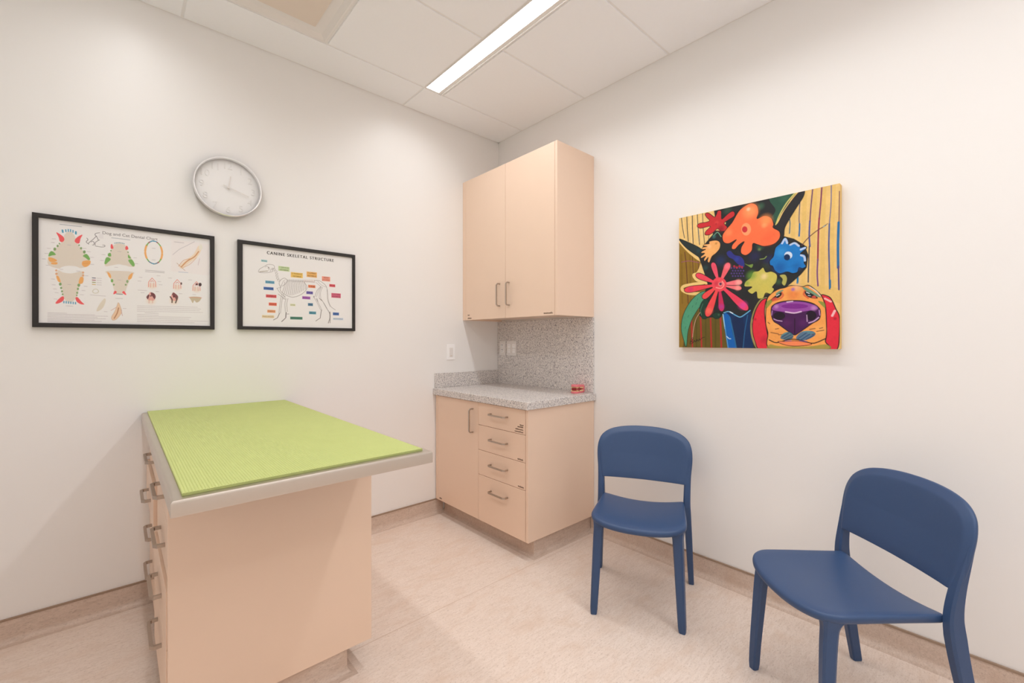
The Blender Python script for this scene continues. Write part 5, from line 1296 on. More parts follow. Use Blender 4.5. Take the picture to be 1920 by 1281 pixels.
["L",[178,172,178],1,[[150.2,408.7],[156.7,408.6]],1.49,0],
["L",[178,172,178],1,[[158.2,408.5],[164.5,408.5]],1.49,0],
["L",[178,172,178],1,[[165.9,408.4],[169.4,408.4]],1.49,0],
["L",[178,172,178],1,[[170.9,408.4],[173.5,408.3]],1.49,0],
["L",[178,172,178],1,[[26.0,416.1],[32.3,416.1]],1.49,0],
["L",[178,172,178],1,[[34.0,416.0],[41.6,415.9]],1.49,0],
["L",[178,172,178],1,[[43.3,415.9],[51.1,415.8]],1.49,0],
["L",[178,172,178],1,[[52.8,415.7],[56.8,415.7]],1.49,0],
["L",[178,172,178],1,[[58.5,415.7],[61.5,415.6]],1.49,0],
["L",[178,172,178],1,[[63.3,415.6],[69.0,415.5]],1.49,0],
["L",[178,172,178],1,[[70.7,415.5],[75.7,415.4]],1.49,0],
["L",[178,172,178],1,[[77.5,415.4],[86.4,415.2]],1.49,0],
["L",[178,172,178],1,[[88.2,415.2],[96.4,415.1]],1.49,0],
["L",[178,172,178],1,[[98.2,415.1],[105.7,415.0]],1.49,0],
["L",[178,172,178],1,[[107.5,414.9],[114.8,414.8]],1.49,0],
["L",[178,172,178],1,[[116.6,414.8],[124.7,414.7]],1.49,0],
["L",[178,172,178],1,[[126.5,414.7],[130.7,414.6]],1.49,0],
["L",[178,172,178],1,[[132.6,414.6],[139.0,414.5]],1.49,0],
["L",[178,172,178],1,[[140.9,414.4],[145.2,414.4]],1.49,0],
["L",[178,172,178],1,[[147.1,414.3],[157.3,414.2]],1.49,0],
["L",[178,172,178],1,[[159.1,414.2],[162.7,414.1]],1.49,0],
["L",[178,172,178],1,[[164.6,414.1],[174.2,413.9]],1.49,0],
["L",[178,172,178],1,[[176.1,413.9],[179.9,413.9]],1.49,0],
["L",[178,172,178],1,[[181.8,413.8],[190.4,413.7]],1.49,0],
["L",[178,172,178],1,[[192.4,413.7],[198.3,413.6]],1.49,0],
["L",[178,172,178],1,[[200.2,413.6],[206.7,413.5]],1.49,0],
["L",[178,172,178],1,[[208.6,413.4],[216.4,413.3]],1.49,0],
["L",[178,172,178],1,[[26.0,421.8],[29.9,421.7]],1.49,0],
["L",[178,172,178],1,[[31.3,421.7],[37.7,421.7]],1.49,0],
["L",[178,172,178],1,[[39.2,421.6],[45.6,421.6]],1.49,0],
["L",[178,172,178],1,[[47.1,421.5],[54.5,421.5]],1.49,0],
["L",[178,172,178],1,[[56.0,421.4],[59.5,421.4]],1.49,0],
["L",[178,172,178],1,[[60.9,421.4],[64.7,421.4]],1.49,0],
["L",[178,172,178],1,[[66.2,421.3],[69.5,421.3]],1.49,0],
["L",[178,172,178],1,[[71.0,421.3],[74.8,421.2]],1.49,0],
["L",[178,172,178],1,[[76.2,421.2],[83.2,421.1]],1.49,0],
["L",[178,172,178],1,[[84.6,421.1],[87.9,421.1]],1.49,0],
["L",[178,172,178],1,[[89.4,421.1],[95.1,421.0]],1.49,0],
["L",[178,172,178],1,[[96.6,421.0],[100.4,421.0]],1.49,0],
["L",[178,172,178],1,[[101.9,420.9],[106.2,420.9]],1.49,0],
["L",[178,172,178],1,[[107.7,420.9],[112.9,420.8]],1.49,0],
["L",[178,172,178],1,[[114.4,420.8],[122.1,420.7]],1.49,0],
["L",[178,172,178],1,[[123.6,420.7],[130.0,420.6]],1.49,0],
["L",[178,172,178],1,[[131.5,420.6],[134.2,420.6]],1.49,0],
["L",[178,172,178],1,[[135.7,420.6],[140.0,420.5]],1.49,0],
["L",[178,172,178],1,[[141.5,420.5],[145.0,420.4]],1.49,0],
["L",[178,172,178],1,[[146.5,420.4],[154.7,420.3]],1.49,0],
["L",[178,172,178],1,[[156.2,420.3],[164.0,420.2]],1.49,0],
["L",[178,172,178],1,[[165.6,420.2],[173.4,420.1]],1.49,0],
["L",[178,172,178],1,[[175.0,420.1],[181.2,420.0]],1.49,0],
["L",[178,172,178],1,[[26.0,427.4],[29.5,427.4]],1.49,0],
["L",[178,172,178],1,[[31.2,427.4],[38.8,427.3]],1.49,0],
["L",[178,172,178],1,[[40.5,427.3],[47.8,427.2]],1.49,0],
["L",[178,172,178],1,[[49.5,427.2],[58.9,427.1]],1.49,0],
["L",[178,172,178],1,[[60.6,427.1],[65.3,427.0]],1.49,0],
["L",[178,172,178],1,[[67.0,427.0],[71.7,426.9]],1.49,0],
["L",[178,172,178],1,[[73.4,426.9],[81.5,426.8]],1.49,0],
["L",[178,172,178],1,[[83.2,426.8],[90.8,426.7]],1.49,0],
["L",[178,172,178],1,[[92.5,426.7],[97.6,426.7]],1.49,0],
["L",[178,172,178],1,[[99.4,426.7],[107.2,426.6]],1.49,0],
["L",[178,172,178],1,[[109.0,426.5],[114.8,426.5]],1.49,0],
["L",[178,172,178],1,[[116.6,426.5],[125.2,426.4]],1.49,0],
["L",[178,172,178],1,[[127.0,426.4],[130.8,426.3]],1.49,0],
["L",[178,172,178],1,[[132.6,426.3],[137.2,426.2]],1.49,0],
["L",[178,172,178],1,[[139.0,426.2],[148.8,426.1]],1.49,0],
["L",[178,172,178],1,[[150.6,426.1],[156.3,426.0]],1.49,0],
["L",[178,172,178],1,[[158.1,426.0],[163.1,426.0]],1.49,0],
["L",[178,172,178],1,[[164.9,426.0],[174.0,425.9]],1.49,0],
["L",[178,172,178],1,[[175.9,425.8],[183.8,425.8]],1.49,0],
["L",[178,172,178],1,[[185.6,425.7],[189.8,425.7]],1.49,0],
["L",[178,172,178],1,[[191.7,425.7],[199.0,425.6]],1.49,0],
["L",[178,172,178],1,[[200.9,425.6],[209.2,425.5]],1.49,0],
["L",[178,172,178],1,[[26.0,433.1],[33.6,433.0]],1.49,0],
["L",[178,172,178],1,[[34.9,433.0],[37.2,433.0]],1.49,0],
["L",[178,172,178],1,[[38.5,433.0],[44.8,432.9]],1.49,0],
["L",[178,172,178],1,[[46.2,432.9],[49.3,432.9]],1.49,0],
["L",[178,172,178],1,[[50.6,432.9],[58.4,432.9]],1.49,0],
["L",[178,172,178],1,[[59.8,432.8],[62.1,432.8]],1.49,0],
["L",[178,172,178],1,[[63.5,432.8],[70.7,432.8]],1.49,0],
["L",[178,172,178],1,[[72.1,432.8],[78.3,432.7]],1.49,0],
["L",[178,172,178],1,[[79.6,432.7],[86.8,432.7]],1.49,0],
["L",[178,172,178],1,[[88.2,432.7],[96.3,432.6]],1.49,0],
["L",[178,172,178],1,[[97.7,432.6],[101.4,432.6]],1.49,0],
["L",[178,172,178],1,[[102.8,432.6],[107.1,432.5]],1.49,0],
["L",[178,172,178],1,[[108.5,432.5],[115.0,432.5]],1.49,0],
["L",[178,172,178],1,[[116.4,432.5],[120.4,432.4]],1.49,0],
["L",[178,172,178],1,[[121.8,432.4],[125.7,432.4]],1.49,0],
["L",[178,172,178],1,[[127.1,432.4],[130.8,432.4]],1.49,0],
["L",[178,172,178],1,[[132.3,432.4],[139.7,432.3]],1.49,0],
["L",[178,172,178],1,[[141.2,432.3],[148.8,432.3]],1.49,0],
["L",[178,172,178],1,[[150.2,432.2],[157.4,432.2]],1.49,0],
["L",[178,172,178],1,[[158.9,432.2],[162.7,432.2]],1.49,0],
["L",[178,172,178],1,[[164.1,432.2],[170.8,432.1]],1.49,0],
["L",[178,172,178],1,[[26.0,438.7],[30.9,438.7]],1.49,0],
["L",[178,172,178],1,[[32.4,438.7],[38.1,438.6]],1.49,0],
["L",[178,172,178],1,[[39.6,438.6],[44.9,438.6]],1.49,0],
["L",[178,172,178],1,[[46.4,438.6],[51.9,438.6]],1.49,0],
["L",[178,172,178],1,[[53.5,438.5],[58.8,438.5]],1.49,0],
["L",[178,172,178],1,[[60.4,438.5],[67.3,438.5]],1.49,0],
["L",[178,172,178],1,[[68.9,438.5],[73.2,438.4]],1.49,0],
["L",[178,172,178],1,[[74.8,438.4],[81.6,438.4]],1.49,0],
["L",[178,172,178],1,[[83.2,438.4],[86.0,438.3]],1.49,0],
["L",[178,172,178],1,[[87.6,438.3],[92.2,438.3]],1.49,0],
["L",[178,172,178],1,[[93.9,438.3],[98.8,438.3]],1.49,0],
["L",[178,172,178],1,[[100.4,438.3],[104.0,438.2]],1.49,0],
["L",[178,172,178],1,[[105.7,438.2],[113.4,438.2]],1.49,0],
["L",[178,172,178],1,[[115.0,438.2],[119.9,438.1]],1.49,0],
["L",[178,172,178],1,[[121.5,438.1],[129.6,438.1]],1.49,0],
["L",[178,172,178],1,[[131.3,438.1],[140.6,438.0]],1.49,0],
["L",[178,172,178],1,[[142.3,438.0],[146.8,438.0]],1.49,0],
["L",[178,172,178],1,[[148.5,438.0],[157.5,437.9]],1.49,0],
["L",[178,172,178],1,[[159.2,437.9],[167.7,437.9]],1.49,0],
["L",[178,172,178],1,[[169.4,437.9],[176.9,437.8]],1.49,0],
["L",[178,172,178],1,[[178.6,437.8],[181.6,437.8]],1.49,0],
["L",[178,172,178],1,[[183.3,437.8],[189.5,437.7]],1.49,0],
["L",[178,172,178],1,[[191.2,437.7],[195.2,437.7]],1.49,0],
["L",[178,172,178],1,[[26.0,444.3],[28.7,444.4]],1.49,0],
["L",[178,172,178],1,[[29.4,444.4],[32.8,444.4]],1.49,0],
["L",[178,172,178],1,[[33.5,444.4],[37.5,444.4]],1.49,0],
["L",[178,172,178],1,[[38.2,444.4],[40.2,444.4]],1.49,0],
["L",[178,172,178],1,[[40.9,444.4],[44.3,444.5]],1.49,0],
["L",[178,172,178],1,[[45.0,444.5],[48.2,444.5]],1.49,0],
["L",[178,172,178],1,[[48.9,444.5],[52.0,444.5]],1.49,0],
["L",[178,172,178],1,[[52.7,444.5],[54.2,444.5]],1.49,0],
["L",[178,172,178],1,[[54.9,444.5],[56.2,444.5]],1.49,0],
["L",[178,172,178],1,[[56.9,444.5],[59.2,444.6]],1.49,0],
["L",[178,172,178],1,[[59.9,444.6],[63.3,444.6]],1.49,0],
["L",[178,172,178],1,[[64.0,444.6],[65.9,444.6]],1.49,0],
["L",[178,172,178],1,[[66.6,444.6],[69.3,444.6]],1.49,0],
["L",[178,172,178],1,[[70.0,444.6],[72.1,444.6]],1.49,0],
["L",[178,172,178],1,[[72.9,444.6],[76.6,444.7]],1.49,0],
["L",[178,172,178],1,[[77.3,444.7],[81.3,444.7]],1.49,0],
["L",[178,172,178],1,[[82.0,444.7],[84.4,444.7]],1.49,0],
["L",[178,172,178],1,[[85.1,444.7],[89.3,444.8]],1.49,0],
["L",[178,172,178],1,[[90.1,444.8],[91.5,444.8]],1.49,0],
["L",[178,172,178],1,[[92.2,444.8],[95.8,444.8]],1.49,0],
["L",[178,172,178],1,[[96.6,444.8],[99.9,444.8]],1.49,0],
["L",[178,172,178],1,[[319.0,359.8],[325.8,359.7]],1.49,0],
["L",[178,172,178],1,[[327.6,359.6],[332.6,359.5]],1.49,0],
["L",[178,172,178],1,[[334.4,359.5],[337.6,359.4]],1.49,0],
["L",[178,172,178],1,[[339.3,359.4],[347.1,359.2]],1.49,0],
["L",[178,172,178],1,[[348.9,359.1],[353.4,359.0]],1.49,0],
["L",[178,172,178],1,[[355.2,359.0],[360.1,358.9]],1.49,0],
["L",[178,172,178],1,[[361.9,358.8],[367.9,358.7]],1.49,0],
["L",[178,172,178],1,[[369.7,358.7],[377.5,358.5]],1.49,0],
["L",[178,172,178],1,[[379.3,358.4],[389.9,358.2]],1.49,0],
["L",[178,172,178],1,[[391.7,358.1],[398.3,358.0]],1.49,0],
["L",[178,172,178],1,[[400.1,357.9],[410.8,357.7]],1.49,0],
["L",[178,172,178],1,[[412.7,357.7],[423.4,357.4]],1.49,0],
["L",[178,172,178],1,[[425.3,357.4],[430.3,357.2]],1.49,0],
["L",[178,172,178],1,[[432.2,357.2],[435.9,357.1]],1.49,0],
["L",[178,172,178],1,[[437.8,357.1],[442.2,357.0]],1.49,0],
["L",[178,172,178],1,[[444.0,356.9],[453.9,356.7]],1.49,0],
["L",[178,172,178],1,[[455.8,356.6],[463.7,356.5]],1.49,0],
["L",[178,172,178],1,[[465.6,356.4],[476.1,356.2]],1.49,0],
["L",[178,172,178],1,[[478.1,356.1],[489.1,355.9]],1.49,0],
["L",[178,172,178],1,[[491.1,355.8],[499.6,355.6]],1.49,0],
["L",[178,172,178],1,[[501.6,355.6],[509.2,355.4]],1.49,0],
["L",[178,172,178],1,[[511.2,355.3],[515.1,355.3]],1.49,0],
["L",[178,172,178],1,[[517.0,355.2],[520.5,355.1]],1.49,0],
["L",[178,172,178],1,[[522.5,355.1],[532.5,354.9]],1.49,0],
["L",[178,172,178],1,[[534.5,354.8],[543.4,354.6]],1.49,0],
["L",[178,172,178],1,[[545.4,354.6],[553.7,354.4]],1.49,0],
["L",[178,172,178],1,[[319.0,368.1],[322.2,368.1]],1.49,0],
["L",[178,172,178],1,[[324.0,368.0],[327.9,367.9]],1.49,0],
["L",[178,172,178],1,[[329.8,367.9],[335.9,367.8]],1.49,0],
["L",[178,172,178],1,[[337.8,367.7],[346.2,367.6]],1.49,0],
["L",[178,172,178],1,[[348.1,367.5],[352.3,367.4]],1.49,0],
["L",[178,172,178],1,[[354.1,367.4],[358.2,367.3]],1.49,0],
["L",[178,172,178],1,[[360.0,367.3],[365.0,367.2]],1.49,0],
["L",[178,172,178],1,[[366.9,367.1],[376.1,366.9]],1.49,0],
["L",[178,172,178],1,[[378.0,366.9],[382.3,366.8]],1.49,0],
["L",[178,172,178],1,[[384.2,366.8],[393.4,366.6]],1.49,0],
["L",[178,172,178],1,[[395.3,366.5],[403.9,366.4]],1.49,0],
["L",[178,172,178],1,[[405.8,366.3],[410.1,366.2]],1.49,0],
["L",[178,172,178],1,[[412.1,366.2],[419.7,366.0]],1.49,0],
["L",[178,172,178],1,[[421.7,366.0],[428.6,365.8]],1.49,0],
["L",[178,172,178],1,[[430.6,365.8],[437.3,365.7]],1.49,0],
["L",[178,172,178],1,[[439.2,365.6],[450.8,365.4]],1.49,0],
["L",[178,172,178],1,[[452.8,365.3],[456.9,365.2]],1.49,0],
["L",[178,172,178],1,[[458.9,365.2],[462.4,365.1]],1.49,0],
["L",[178,172,178],1,[[464.5,365.1],[475.7,364.8]],1.49,0],
["L",[178,172,178],1,[[477.8,364.8],[484.6,364.7]],1.49,0],
["L",[178,172,178],1,[[486.6,364.6],[491.7,364.5]],1.49,0],
["L",[178,172,178],1,[[493.7,364.5],[500.0,364.3]],1.49,0],
["L",[178,172,178],1,[[502.1,364.3],[508.6,364.2]],1.49,0],
["L",[178,172,178],1,[[510.7,364.1],[522.4,363.9]],1.49,0],
["L",[178,172,178],1,[[524.5,363.8],[529.8,363.7]],1.49,0],
["L",[178,172,178],1,[[531.9,363.7],[537.3,363.6]],1.49,0],
["L",[178,172,178],1,[[539.4,363.5],[548.1,363.3]],1.49,0],
["L",[178,172,178],1,[[550.2,363.3],[558.6,363.1]],1.49,0],
["L",[178,172,178],1,[[560.7,363.1],[566.9,362.9]],1.49,0],
["L",[178,172,178],1,[[319.0,376.4],[322.6,376.4]],1.49,0],
["L",[178,172,178],1,[[324.4,376.3],[329.0,376.2]],1.49,0],
["L",[178,172,178],1,[[330.9,376.2],[336.2,376.1]],1.49,0],
["L",[178,172,178],1,[[338.0,376.1],[348.0,375.9]],1.49,0],
["L",[178,172,178],1,[[349.8,375.9],[356.7,375.7]],1.49,0],
["L",[178,172,178],1,[[358.6,375.7],[367.2,375.5]],1.49,0],
["L",[178,172,178],1,[[369.1,375.5],[373.0,375.4]],1.49,0],
["L",[178,172,178],1,[[374.9,375.4],[382.0,375.3]],1.49,0],
["L",[178,172,178],1,[[383.8,375.2],[393.6,375.1]],1.49,0],
["L",[178,172,178],1,[[395.5,375.0],[402.8,374.9]],1.49,0],
["L",[178,172,178],1,[[404.7,374.9],[415.5,374.7]],1.49,0],
["L",[178,172,178],1,[[417.4,374.6],[427.7,374.4]],1.49,0],
["L",[178,172,178],1,[[429.6,374.4],[435.9,374.3]],1.49,0],
["L",[178,172,178],1,[[437.8,374.3],[441.1,374.2]],1.49,0],
["L",[178,172,178],1,[[443.0,374.2],[452.4,374.0]],1.49,0],
["L",[178,172,178],1,[[454.4,374.0],[458.7,373.9]],1.49,0],
["L",[178,172,178],1,[[460.7,373.8],[464.1,373.8]],1.49,0],
["L",[178,172,178],1,[[466.0,373.7],[475.4,373.6]],1.49,0],
["L",[178,172,178],1,[[477.4,373.5],[487.8,373.3]],1.49,0],
["L",[178,172,178],1,[[489.8,373.3],[500.2,373.1]],1.49,0],
["L",[178,172,178],1,[[502.2,373.1],[513.7,372.9]],1.49,0],
["L",[178,172,178],1,[[515.7,372.8],[520.8,372.7]],1.49,0],
["L",[178,172,178],1,[[522.9,372.7],[527.0,372.6]],1.49,0],
["L",[178,172,178],1,[[529.1,372.6],[533.5,372.5]],1.49,0],
["L",[178,172,178],1,[[535.6,372.5],[547.5,372.3]],1.49,0],
["L",[178,172,178],1,[[549.6,372.2],[554.0,372.1]],1.49,0],
["L",[178,172,178],1,[[556.1,372.1],[561.0,372.0]],1.49,0],
["L",[178,172,178],1,[[319.0,384.7],[326.7,384.6]],1.49,0],
["L",[178,172,178],1,[[328.6,384.6],[336.8,384.4]],1.49,0],
["L",[178,172,178],1,[[338.7,384.4],[348.5,384.2]],1.49,0],
["L",[178,172,178],1,[[350.5,384.2],[355.9,384.1]],1.49,0],
["L",[178,172,178],1,[[357.9,384.1],[366.4,384.0]],1.49,0],
["L",[178,172,178],1,[[368.4,383.9],[379.0,383.8]],1.49,0],
["L",[178,172,178],1,[[380.9,383.7],[391.7,383.6]],1.49,0],
["L",[178,172,178],1,[[393.7,383.5],[398.6,383.4]],1.49,0],
["L",[178,172,178],1,[[400.6,383.4],[409.4,383.3]],1.49,0],
["L",[178,172,178],1,[[411.4,383.2],[419.9,383.1]],1.49,0],
["L",[178,172,178],1,[[422.0,383.1],[429.6,383.0]],1.49,0],
["L",[178,172,178],1,[[431.6,382.9],[443.3,382.7]],1.49,0],
["L",[178,172,178],1,[[445.3,382.7],[453.3,382.6]],1.49,0],
["L",[178,172,178],1,[[455.4,382.6],[462.7,382.4]],1.49,0],
["L",[178,172,178],1,[[464.8,382.4],[476.4,382.2]],1.49,0],
["L",[178,172,178],1,[[478.5,382.2],[487.6,382.0]],1.49,0],
["L",[178,172,178],1,[[489.7,382.0],[495.9,381.9]],1.49,0],
["L",[178,172,178],1,[[498.0,381.9],[504.3,381.8]],1.49,0],
["L",[178,172,178],1,[[506.5,381.7],[514.4,381.6]],1.49,0],
["L",[178,172,178],1,[[516.6,381.6],[520.6,381.5]],1.49,0],
["L",[178,172,178],1,[[522.8,381.5],[531.9,381.3]],1.49,0],
["L",[178,172,178],1,[[534.0,381.3],[544.3,381.2]],1.49,0],
["L",[178,172,178],1,[[546.5,381.1],[554.1,381.0]],1.49,0],
["L",[178,172,178],1,[[556.3,381.0],[567.7,380.8]],1.49,0],
["L",[178,172,178],1,[[569.9,380.7],[575.8,380.7]],1.49,0],
["L",[178,172,178],1,[[346.7,391.8],[348.3,391.8]],1.49,0],
["L",[178,172,178],1,[[348.7,391.8],[350.3,391.8]],1.49,0],
["L",[178,172,178],1,[[350.7,391.8],[352.8,391.9]],1.49,0],
["L",[178,172,178],1,[[353.2,391.9],[355.4,391.9]],1.49,0],
["L",[178,172,178],1,[[355.8,391.9],[358.0,392.0]],1.49,0],
["L",[178,172,178],1,[[358.4,392.0],[359.7,392.0]],1.49,0],
["L",[178,172,178],1,[[360.1,392.0],[362.4,392.0]],1.49,0],
["L",[178,172,178],1,[[362.8,392.1],[364.2,392.1]],1.49,0],
["L",[178,172,178],1,[[364.6,392.1],[365.8,392.1]],1.49,0],
["L",[178,172,178],1,[[366.2,392.1],[367.1,392.1]],1.49,0],
["L",[178,172,178],1,[[367.5,392.1],[369.0,392.2]],1.49,0],
["L",[178,172,178],1,[[369.4,392.2],[370.4,392.2]],1.49,0],
["L",[178,172,178],1,[[370.8,392.2],[372.0,392.2]],1.49,0],
["L",[178,172,178],1,[[372.4,392.2],[374.1,392.2]],1.49,0],
["L",[178,172,178],1,[[374.5,392.3],[376.5,392.3]],1.49,0],
["L",[178,172,178],1,[[376.9,392.3],[378.9,392.3]],1.49,0],
["L",[178,172,178],1,[[379.3,392.3],[380.2,392.3]],1.49,0],
["L",[178,172,178],1,[[380.6,392.4],[381.4,392.4]],1.49,0],
["L",[178,172,178],1,[[381.8,392.4],[382.9,392.4]],1.49,0],
["L",[178,172,178],1,[[383.3,392.4],[385.0,392.4]],1.49,0],
["L",[178,172,178],1,[[385.4,392.4],[387.5,392.5]],1.49,0],
["L",[178,172,178],1,[[387.9,392.5],[390.0,392.5]],1.49,0],
["L",[178,172,178],1,[[390.4,392.5],[392.7,392.6]],1.49,0],
["L",[178,172,178],1,[[393.1,392.6],[394.9,392.6]],1.49,0],
["L",[178,172,178],1,[[395.3,392.6],[397.1,392.6]],1.49,0],
["L",[178,172,178],1,[[397.5,392.6],[398.0,392.7]],1.49,0],
["L",[178,172,178],1,[[319.0,401.3],[321.4,401.3]],1.49,0],
["L",[178,172,178],1,[[322.0,401.3],[325.0,401.3]],1.49,0],
["L",[178,172,178],1,[[325.6,401.3],[328.6,401.3]],1.49,0],
["L",[178,172,178],1,[[329.2,401.3],[332.5,401.3]],1.49,0],
["L",[178,172,178],1,[[333.1,401.3],[334.9,401.2]],1.49,0],
["L",[178,172,178],1,[[335.5,401.2],[339.0,401.2]],1.49,0],
["L",[178,172,178],1,[[339.7,401.2],[342.2,401.2]],1.49,0],
["L",[178,172,178],1,[[342.8,401.2],[345.8,401.2]],1.49,0],
["L",[178,172,178],1,[[346.4,401.2],[349.5,401.2]],1.49,0],
["L",[178,172,178],1,[[350.1,401.2],[353.6,401.2]],1.49,0],
["L",[178,172,178],1,[[354.2,401.2],[356.0,401.2]],1.49,0],
["L",[178,172,178],1,[[356.6,401.2],[358.6,401.2]],1.49,0],
["L",[178,172,178],1,[[359.3,401.2],[362.2,401.2]],1.49,0],
["L",[178,172,178],1,[[362.8,401.2],[365.4,401.2]],1.49,0],
["L",[178,172,178],1,[[366.1,401.2],[369.1,401.2]],1.49,0],
["L",[178,172,178],1,[[369.8,401.2],[371.8,401.2]],1.49,0],
["L",[178,172,178],1,[[372.4,401.2],[376.0,401.2]],1.49,0],
["L",[178,172,178],1,[[376.7,401.2],[377.8,401.2]],1.49,0],
["L",[178,172,178],1,[[378.4,401.2],[381.4,401.2]],1.49,0],
["L",[178,172,178],1,[[382.0,401.2],[384.1,401.2]],1.49,0],
["L",[178,172,178],1,[[384.8,401.2],[385.9,401.2]],1.49,0],
["L",[178,172,178],1,[[386.5,401.2],[389.4,401.2]],1.49,0],
["L",[178,172,178],1,[[390.1,401.2],[391.3,401.2]],1.49,0],
["L",[178,172,178],1,[[391.9,401.2],[393.6,401.2]],1.49,0],
["L",[178,172,178],1,[[394.3,401.2],[396.2,401.2]],1.49,0],
["L",[178,172,178],1,[[396.9,401.1],[398.0,401.1]],1.49,0],
["L",[178,172,178],1,[[319.0,409.6],[323.7,409.5]],1.49,0],
["L",[178,172,178],1,[[325.3,409.5],[334.4,409.5]],1.49,0],
["L",[178,172,178],1,[[335.9,409.4],[344.9,409.4]],1.49,0],
["L",[178,172,178],1,[[346.5,409.4],[355.3,409.3]],1.49,0],
["L",[178,172,178],1,[[356.9,409.3],[364.8,409.2]],1.49,0],
["L",[178,172,178],1,[[366.4,409.2],[375.0,409.2]],1.49,0],
["L",[178,172,178],1,[[376.6,409.2],[379.3,409.1]],1.49,0],
["L",[178,172,178],1,[[380.9,409.1],[387.9,409.1]],1.49,0],
["L",[178,172,178],1,[[389.6,409.1],[394.0,409.0]],1.49,0],
["L",[178,172,178],1,[[395.6,409.0],[403.4,409.0]],1.49,0],
["L",[178,172,178],1,[[405.0,409.0],[410.7,408.9]],1.49,0],
["L",[178,172,178],1,[[412.4,408.9],[419.0,408.9]],1.49,0],
["L",[178,172,178],1,[[420.7,408.9],[427.3,408.8]],1.49,0],
["L",[178,172,178],1,[[428.9,408.8],[435.8,408.8]],1.49,0],
["L",[178,172,178],1,[[437.4,408.8],[446.1,408.7]],1.49,0],
["L",[178,172,178],1,[[447.8,408.7],[457.6,408.6]],1.49,0],
["L",[178,172,178],1,[[459.3,408.6],[464.6,408.6]],1.49,0],
["L",[178,172,178],1,[[466.3,408.6],[474.9,408.5]],1.49,0],
["L",[178,172,178],1,[[476.6,408.5],[485.9,408.4]],1.49,0],
["L",[178,172,178],1,[[487.7,408.4],[493.4,408.4]],1.49,0],
["L",[178,172,178],1,[[495.2,408.4],[499.0,408.3]],1.49,0],
["L",[178,172,178],1,[[500.7,408.3],[507.3,408.3]],1.49,0],
["L",[178,172,178],1,[[509.0,408.3],[517.6,408.2]],1.49,0],
["L",[178,172,178],1,[[519.4,408.2],[526.2,408.1]],1.49,0],
["L",[178,172,178],1,[[319.0,417.8],[325.7,417.8]],1.49,0],
["L",[178,172,178],1,[[327.3,417.8],[330.4,417.8]],1.49,0],
["L",[178,172,178],1,[[331.9,417.8],[338.3,417.8]],1.49,0],
["L",[178,172,178],1,[[339.8,417.8],[347.7,417.7]],1.49,0],
["L",[178,172,178],1,[[349.2,417.7],[357.1,417.7]],1.49,0],
["L",[178,172,178],1,[[358.7,417.7],[364.6,417.7]],1.49,0],
["L",[178,172,178],1,[[366.1,417.7],[372.8,417.6]],1.49,0],
["L",[178,172,178],1,[[374.3,417.6],[379.3,417.6]],1.49,0],
["L",[178,172,178],1,[[380.9,417.6],[386.9,417.6]],1.49,0],
["L",[178,172,178],1,[[388.5,417.6],[391.8,417.6]],1.49,0],
["L",[178,172,178],1,[[393.4,417.6],[400.5,417.5]],1.49,0],
["L",[178,172,178],1,[[402.1,417.5],[408.7,417.5]],1.49,0],
["L",[178,172,178],1,[[410.3,417.5],[414.8,417.5]],1.49,0],
["L",[178,172,178],1,[[416.4,417.5],[421.6,417.4]],1.49,0],
["L",[178,172,178],1,[[423.2,417.4],[430.8,417.4]],1.49,0],
["L",[178,172,178],1,[[432.4,417.4],[438.1,417.4]],1.49,0],
["L",[178,172,178],1,[[439.7,417.4],[448.9,417.3]],1.49,0],
["L",[178,172,178],1,[[450.6,417.3],[459.9,417.3]],1.49,0],
["L",[178,172,178],1,[[461.6,417.3],[470.0,417.2]],1.49,0],
["L",[178,172,178],1,[[471.7,417.2],[475.1,417.2]],1.49,0],
["L",[178,172,178],1,[[476.7,417.2],[480.0,417.2]],1.49,0],
["L",[178,172,178],1,[[481.7,417.2],[486.5,417.2]],1.49,0],
["L",[178,172,178],1,[[488.1,417.2],[493.4,417.2]],1.49,0],
["L",[178,172,178],1,[[495.1,417.1],[502.8,417.1]],1.49,0],
["L",[178,172,178],1,[[504.5,417.1],[513.2,417.1]],1.49,0],
["L",[178,172,178],1,[[514.9,417.1],[518.7,417.1]],1.49,0],
["L",[178,172,178],1,[[319.0,426.1],[327.9,426.1]],1.49,0],
["L",[178,172,178],1,[[329.9,426.1],[337.1,426.1]],1.49,0],
["L",[178,172,178],1,[[339.2,426.1],[348.9,426.1]],1.49,0],
["L",[178,172,178],1,[[351.0,426.0],[355.1,426.0]],1.49,0],
["L",[178,172,178],1,[[357.2,426.0],[366.8,426.0]],1.49,0],
["L",[178,172,178],1,[[368.9,426.0],[375.8,426.0]],1.49,0],
["L",[178,172,178],1,[[377.9,426.0],[386.9,425.9]],1.49,0],
["L",[178,172,178],1,[[389.0,425.9],[394.1,425.9]],1.49,0],
["L",[178,172,178],1,[[396.3,425.9],[403.0,425.9]],1.49,0],
["L",[178,172,178],1,[[405.1,425.9],[411.2,425.9]],1.49,0],
["L",[178,172,178],1,[[413.3,425.9],[420.0,425.9]],1.49,0],
["L",[178,172,178],1,[[422.2,425.9],[432.5,425.8]],1.49,0],
["L",[178,172,178],1,[[434.7,425.8],[442.7,425.8]],1.49,0],
["L",[178,172,178],1,[[444.9,425.8],[457.6,425.8]],1.49,0],
["L",[178,172,178],1,[[459.8,425.7],[469.0,425.7]],1.49,0],
["L",[178,172,178],1,[[471.3,425.7],[477.2,425.7]],1.49,0],
["L",[178,172,178],1,[[479.4,425.7],[489.0,425.7]],1.49,0],
["L",[178,172,178],1,[[491.3,425.7],[500.2,425.6]],1.49,0],
["L",[178,172,178],1,[[502.5,425.6],[507.7,425.6]],1.49,0],
["L",[178,172,178],1,[[510.0,425.6],[518.9,425.6]],1.49,0],
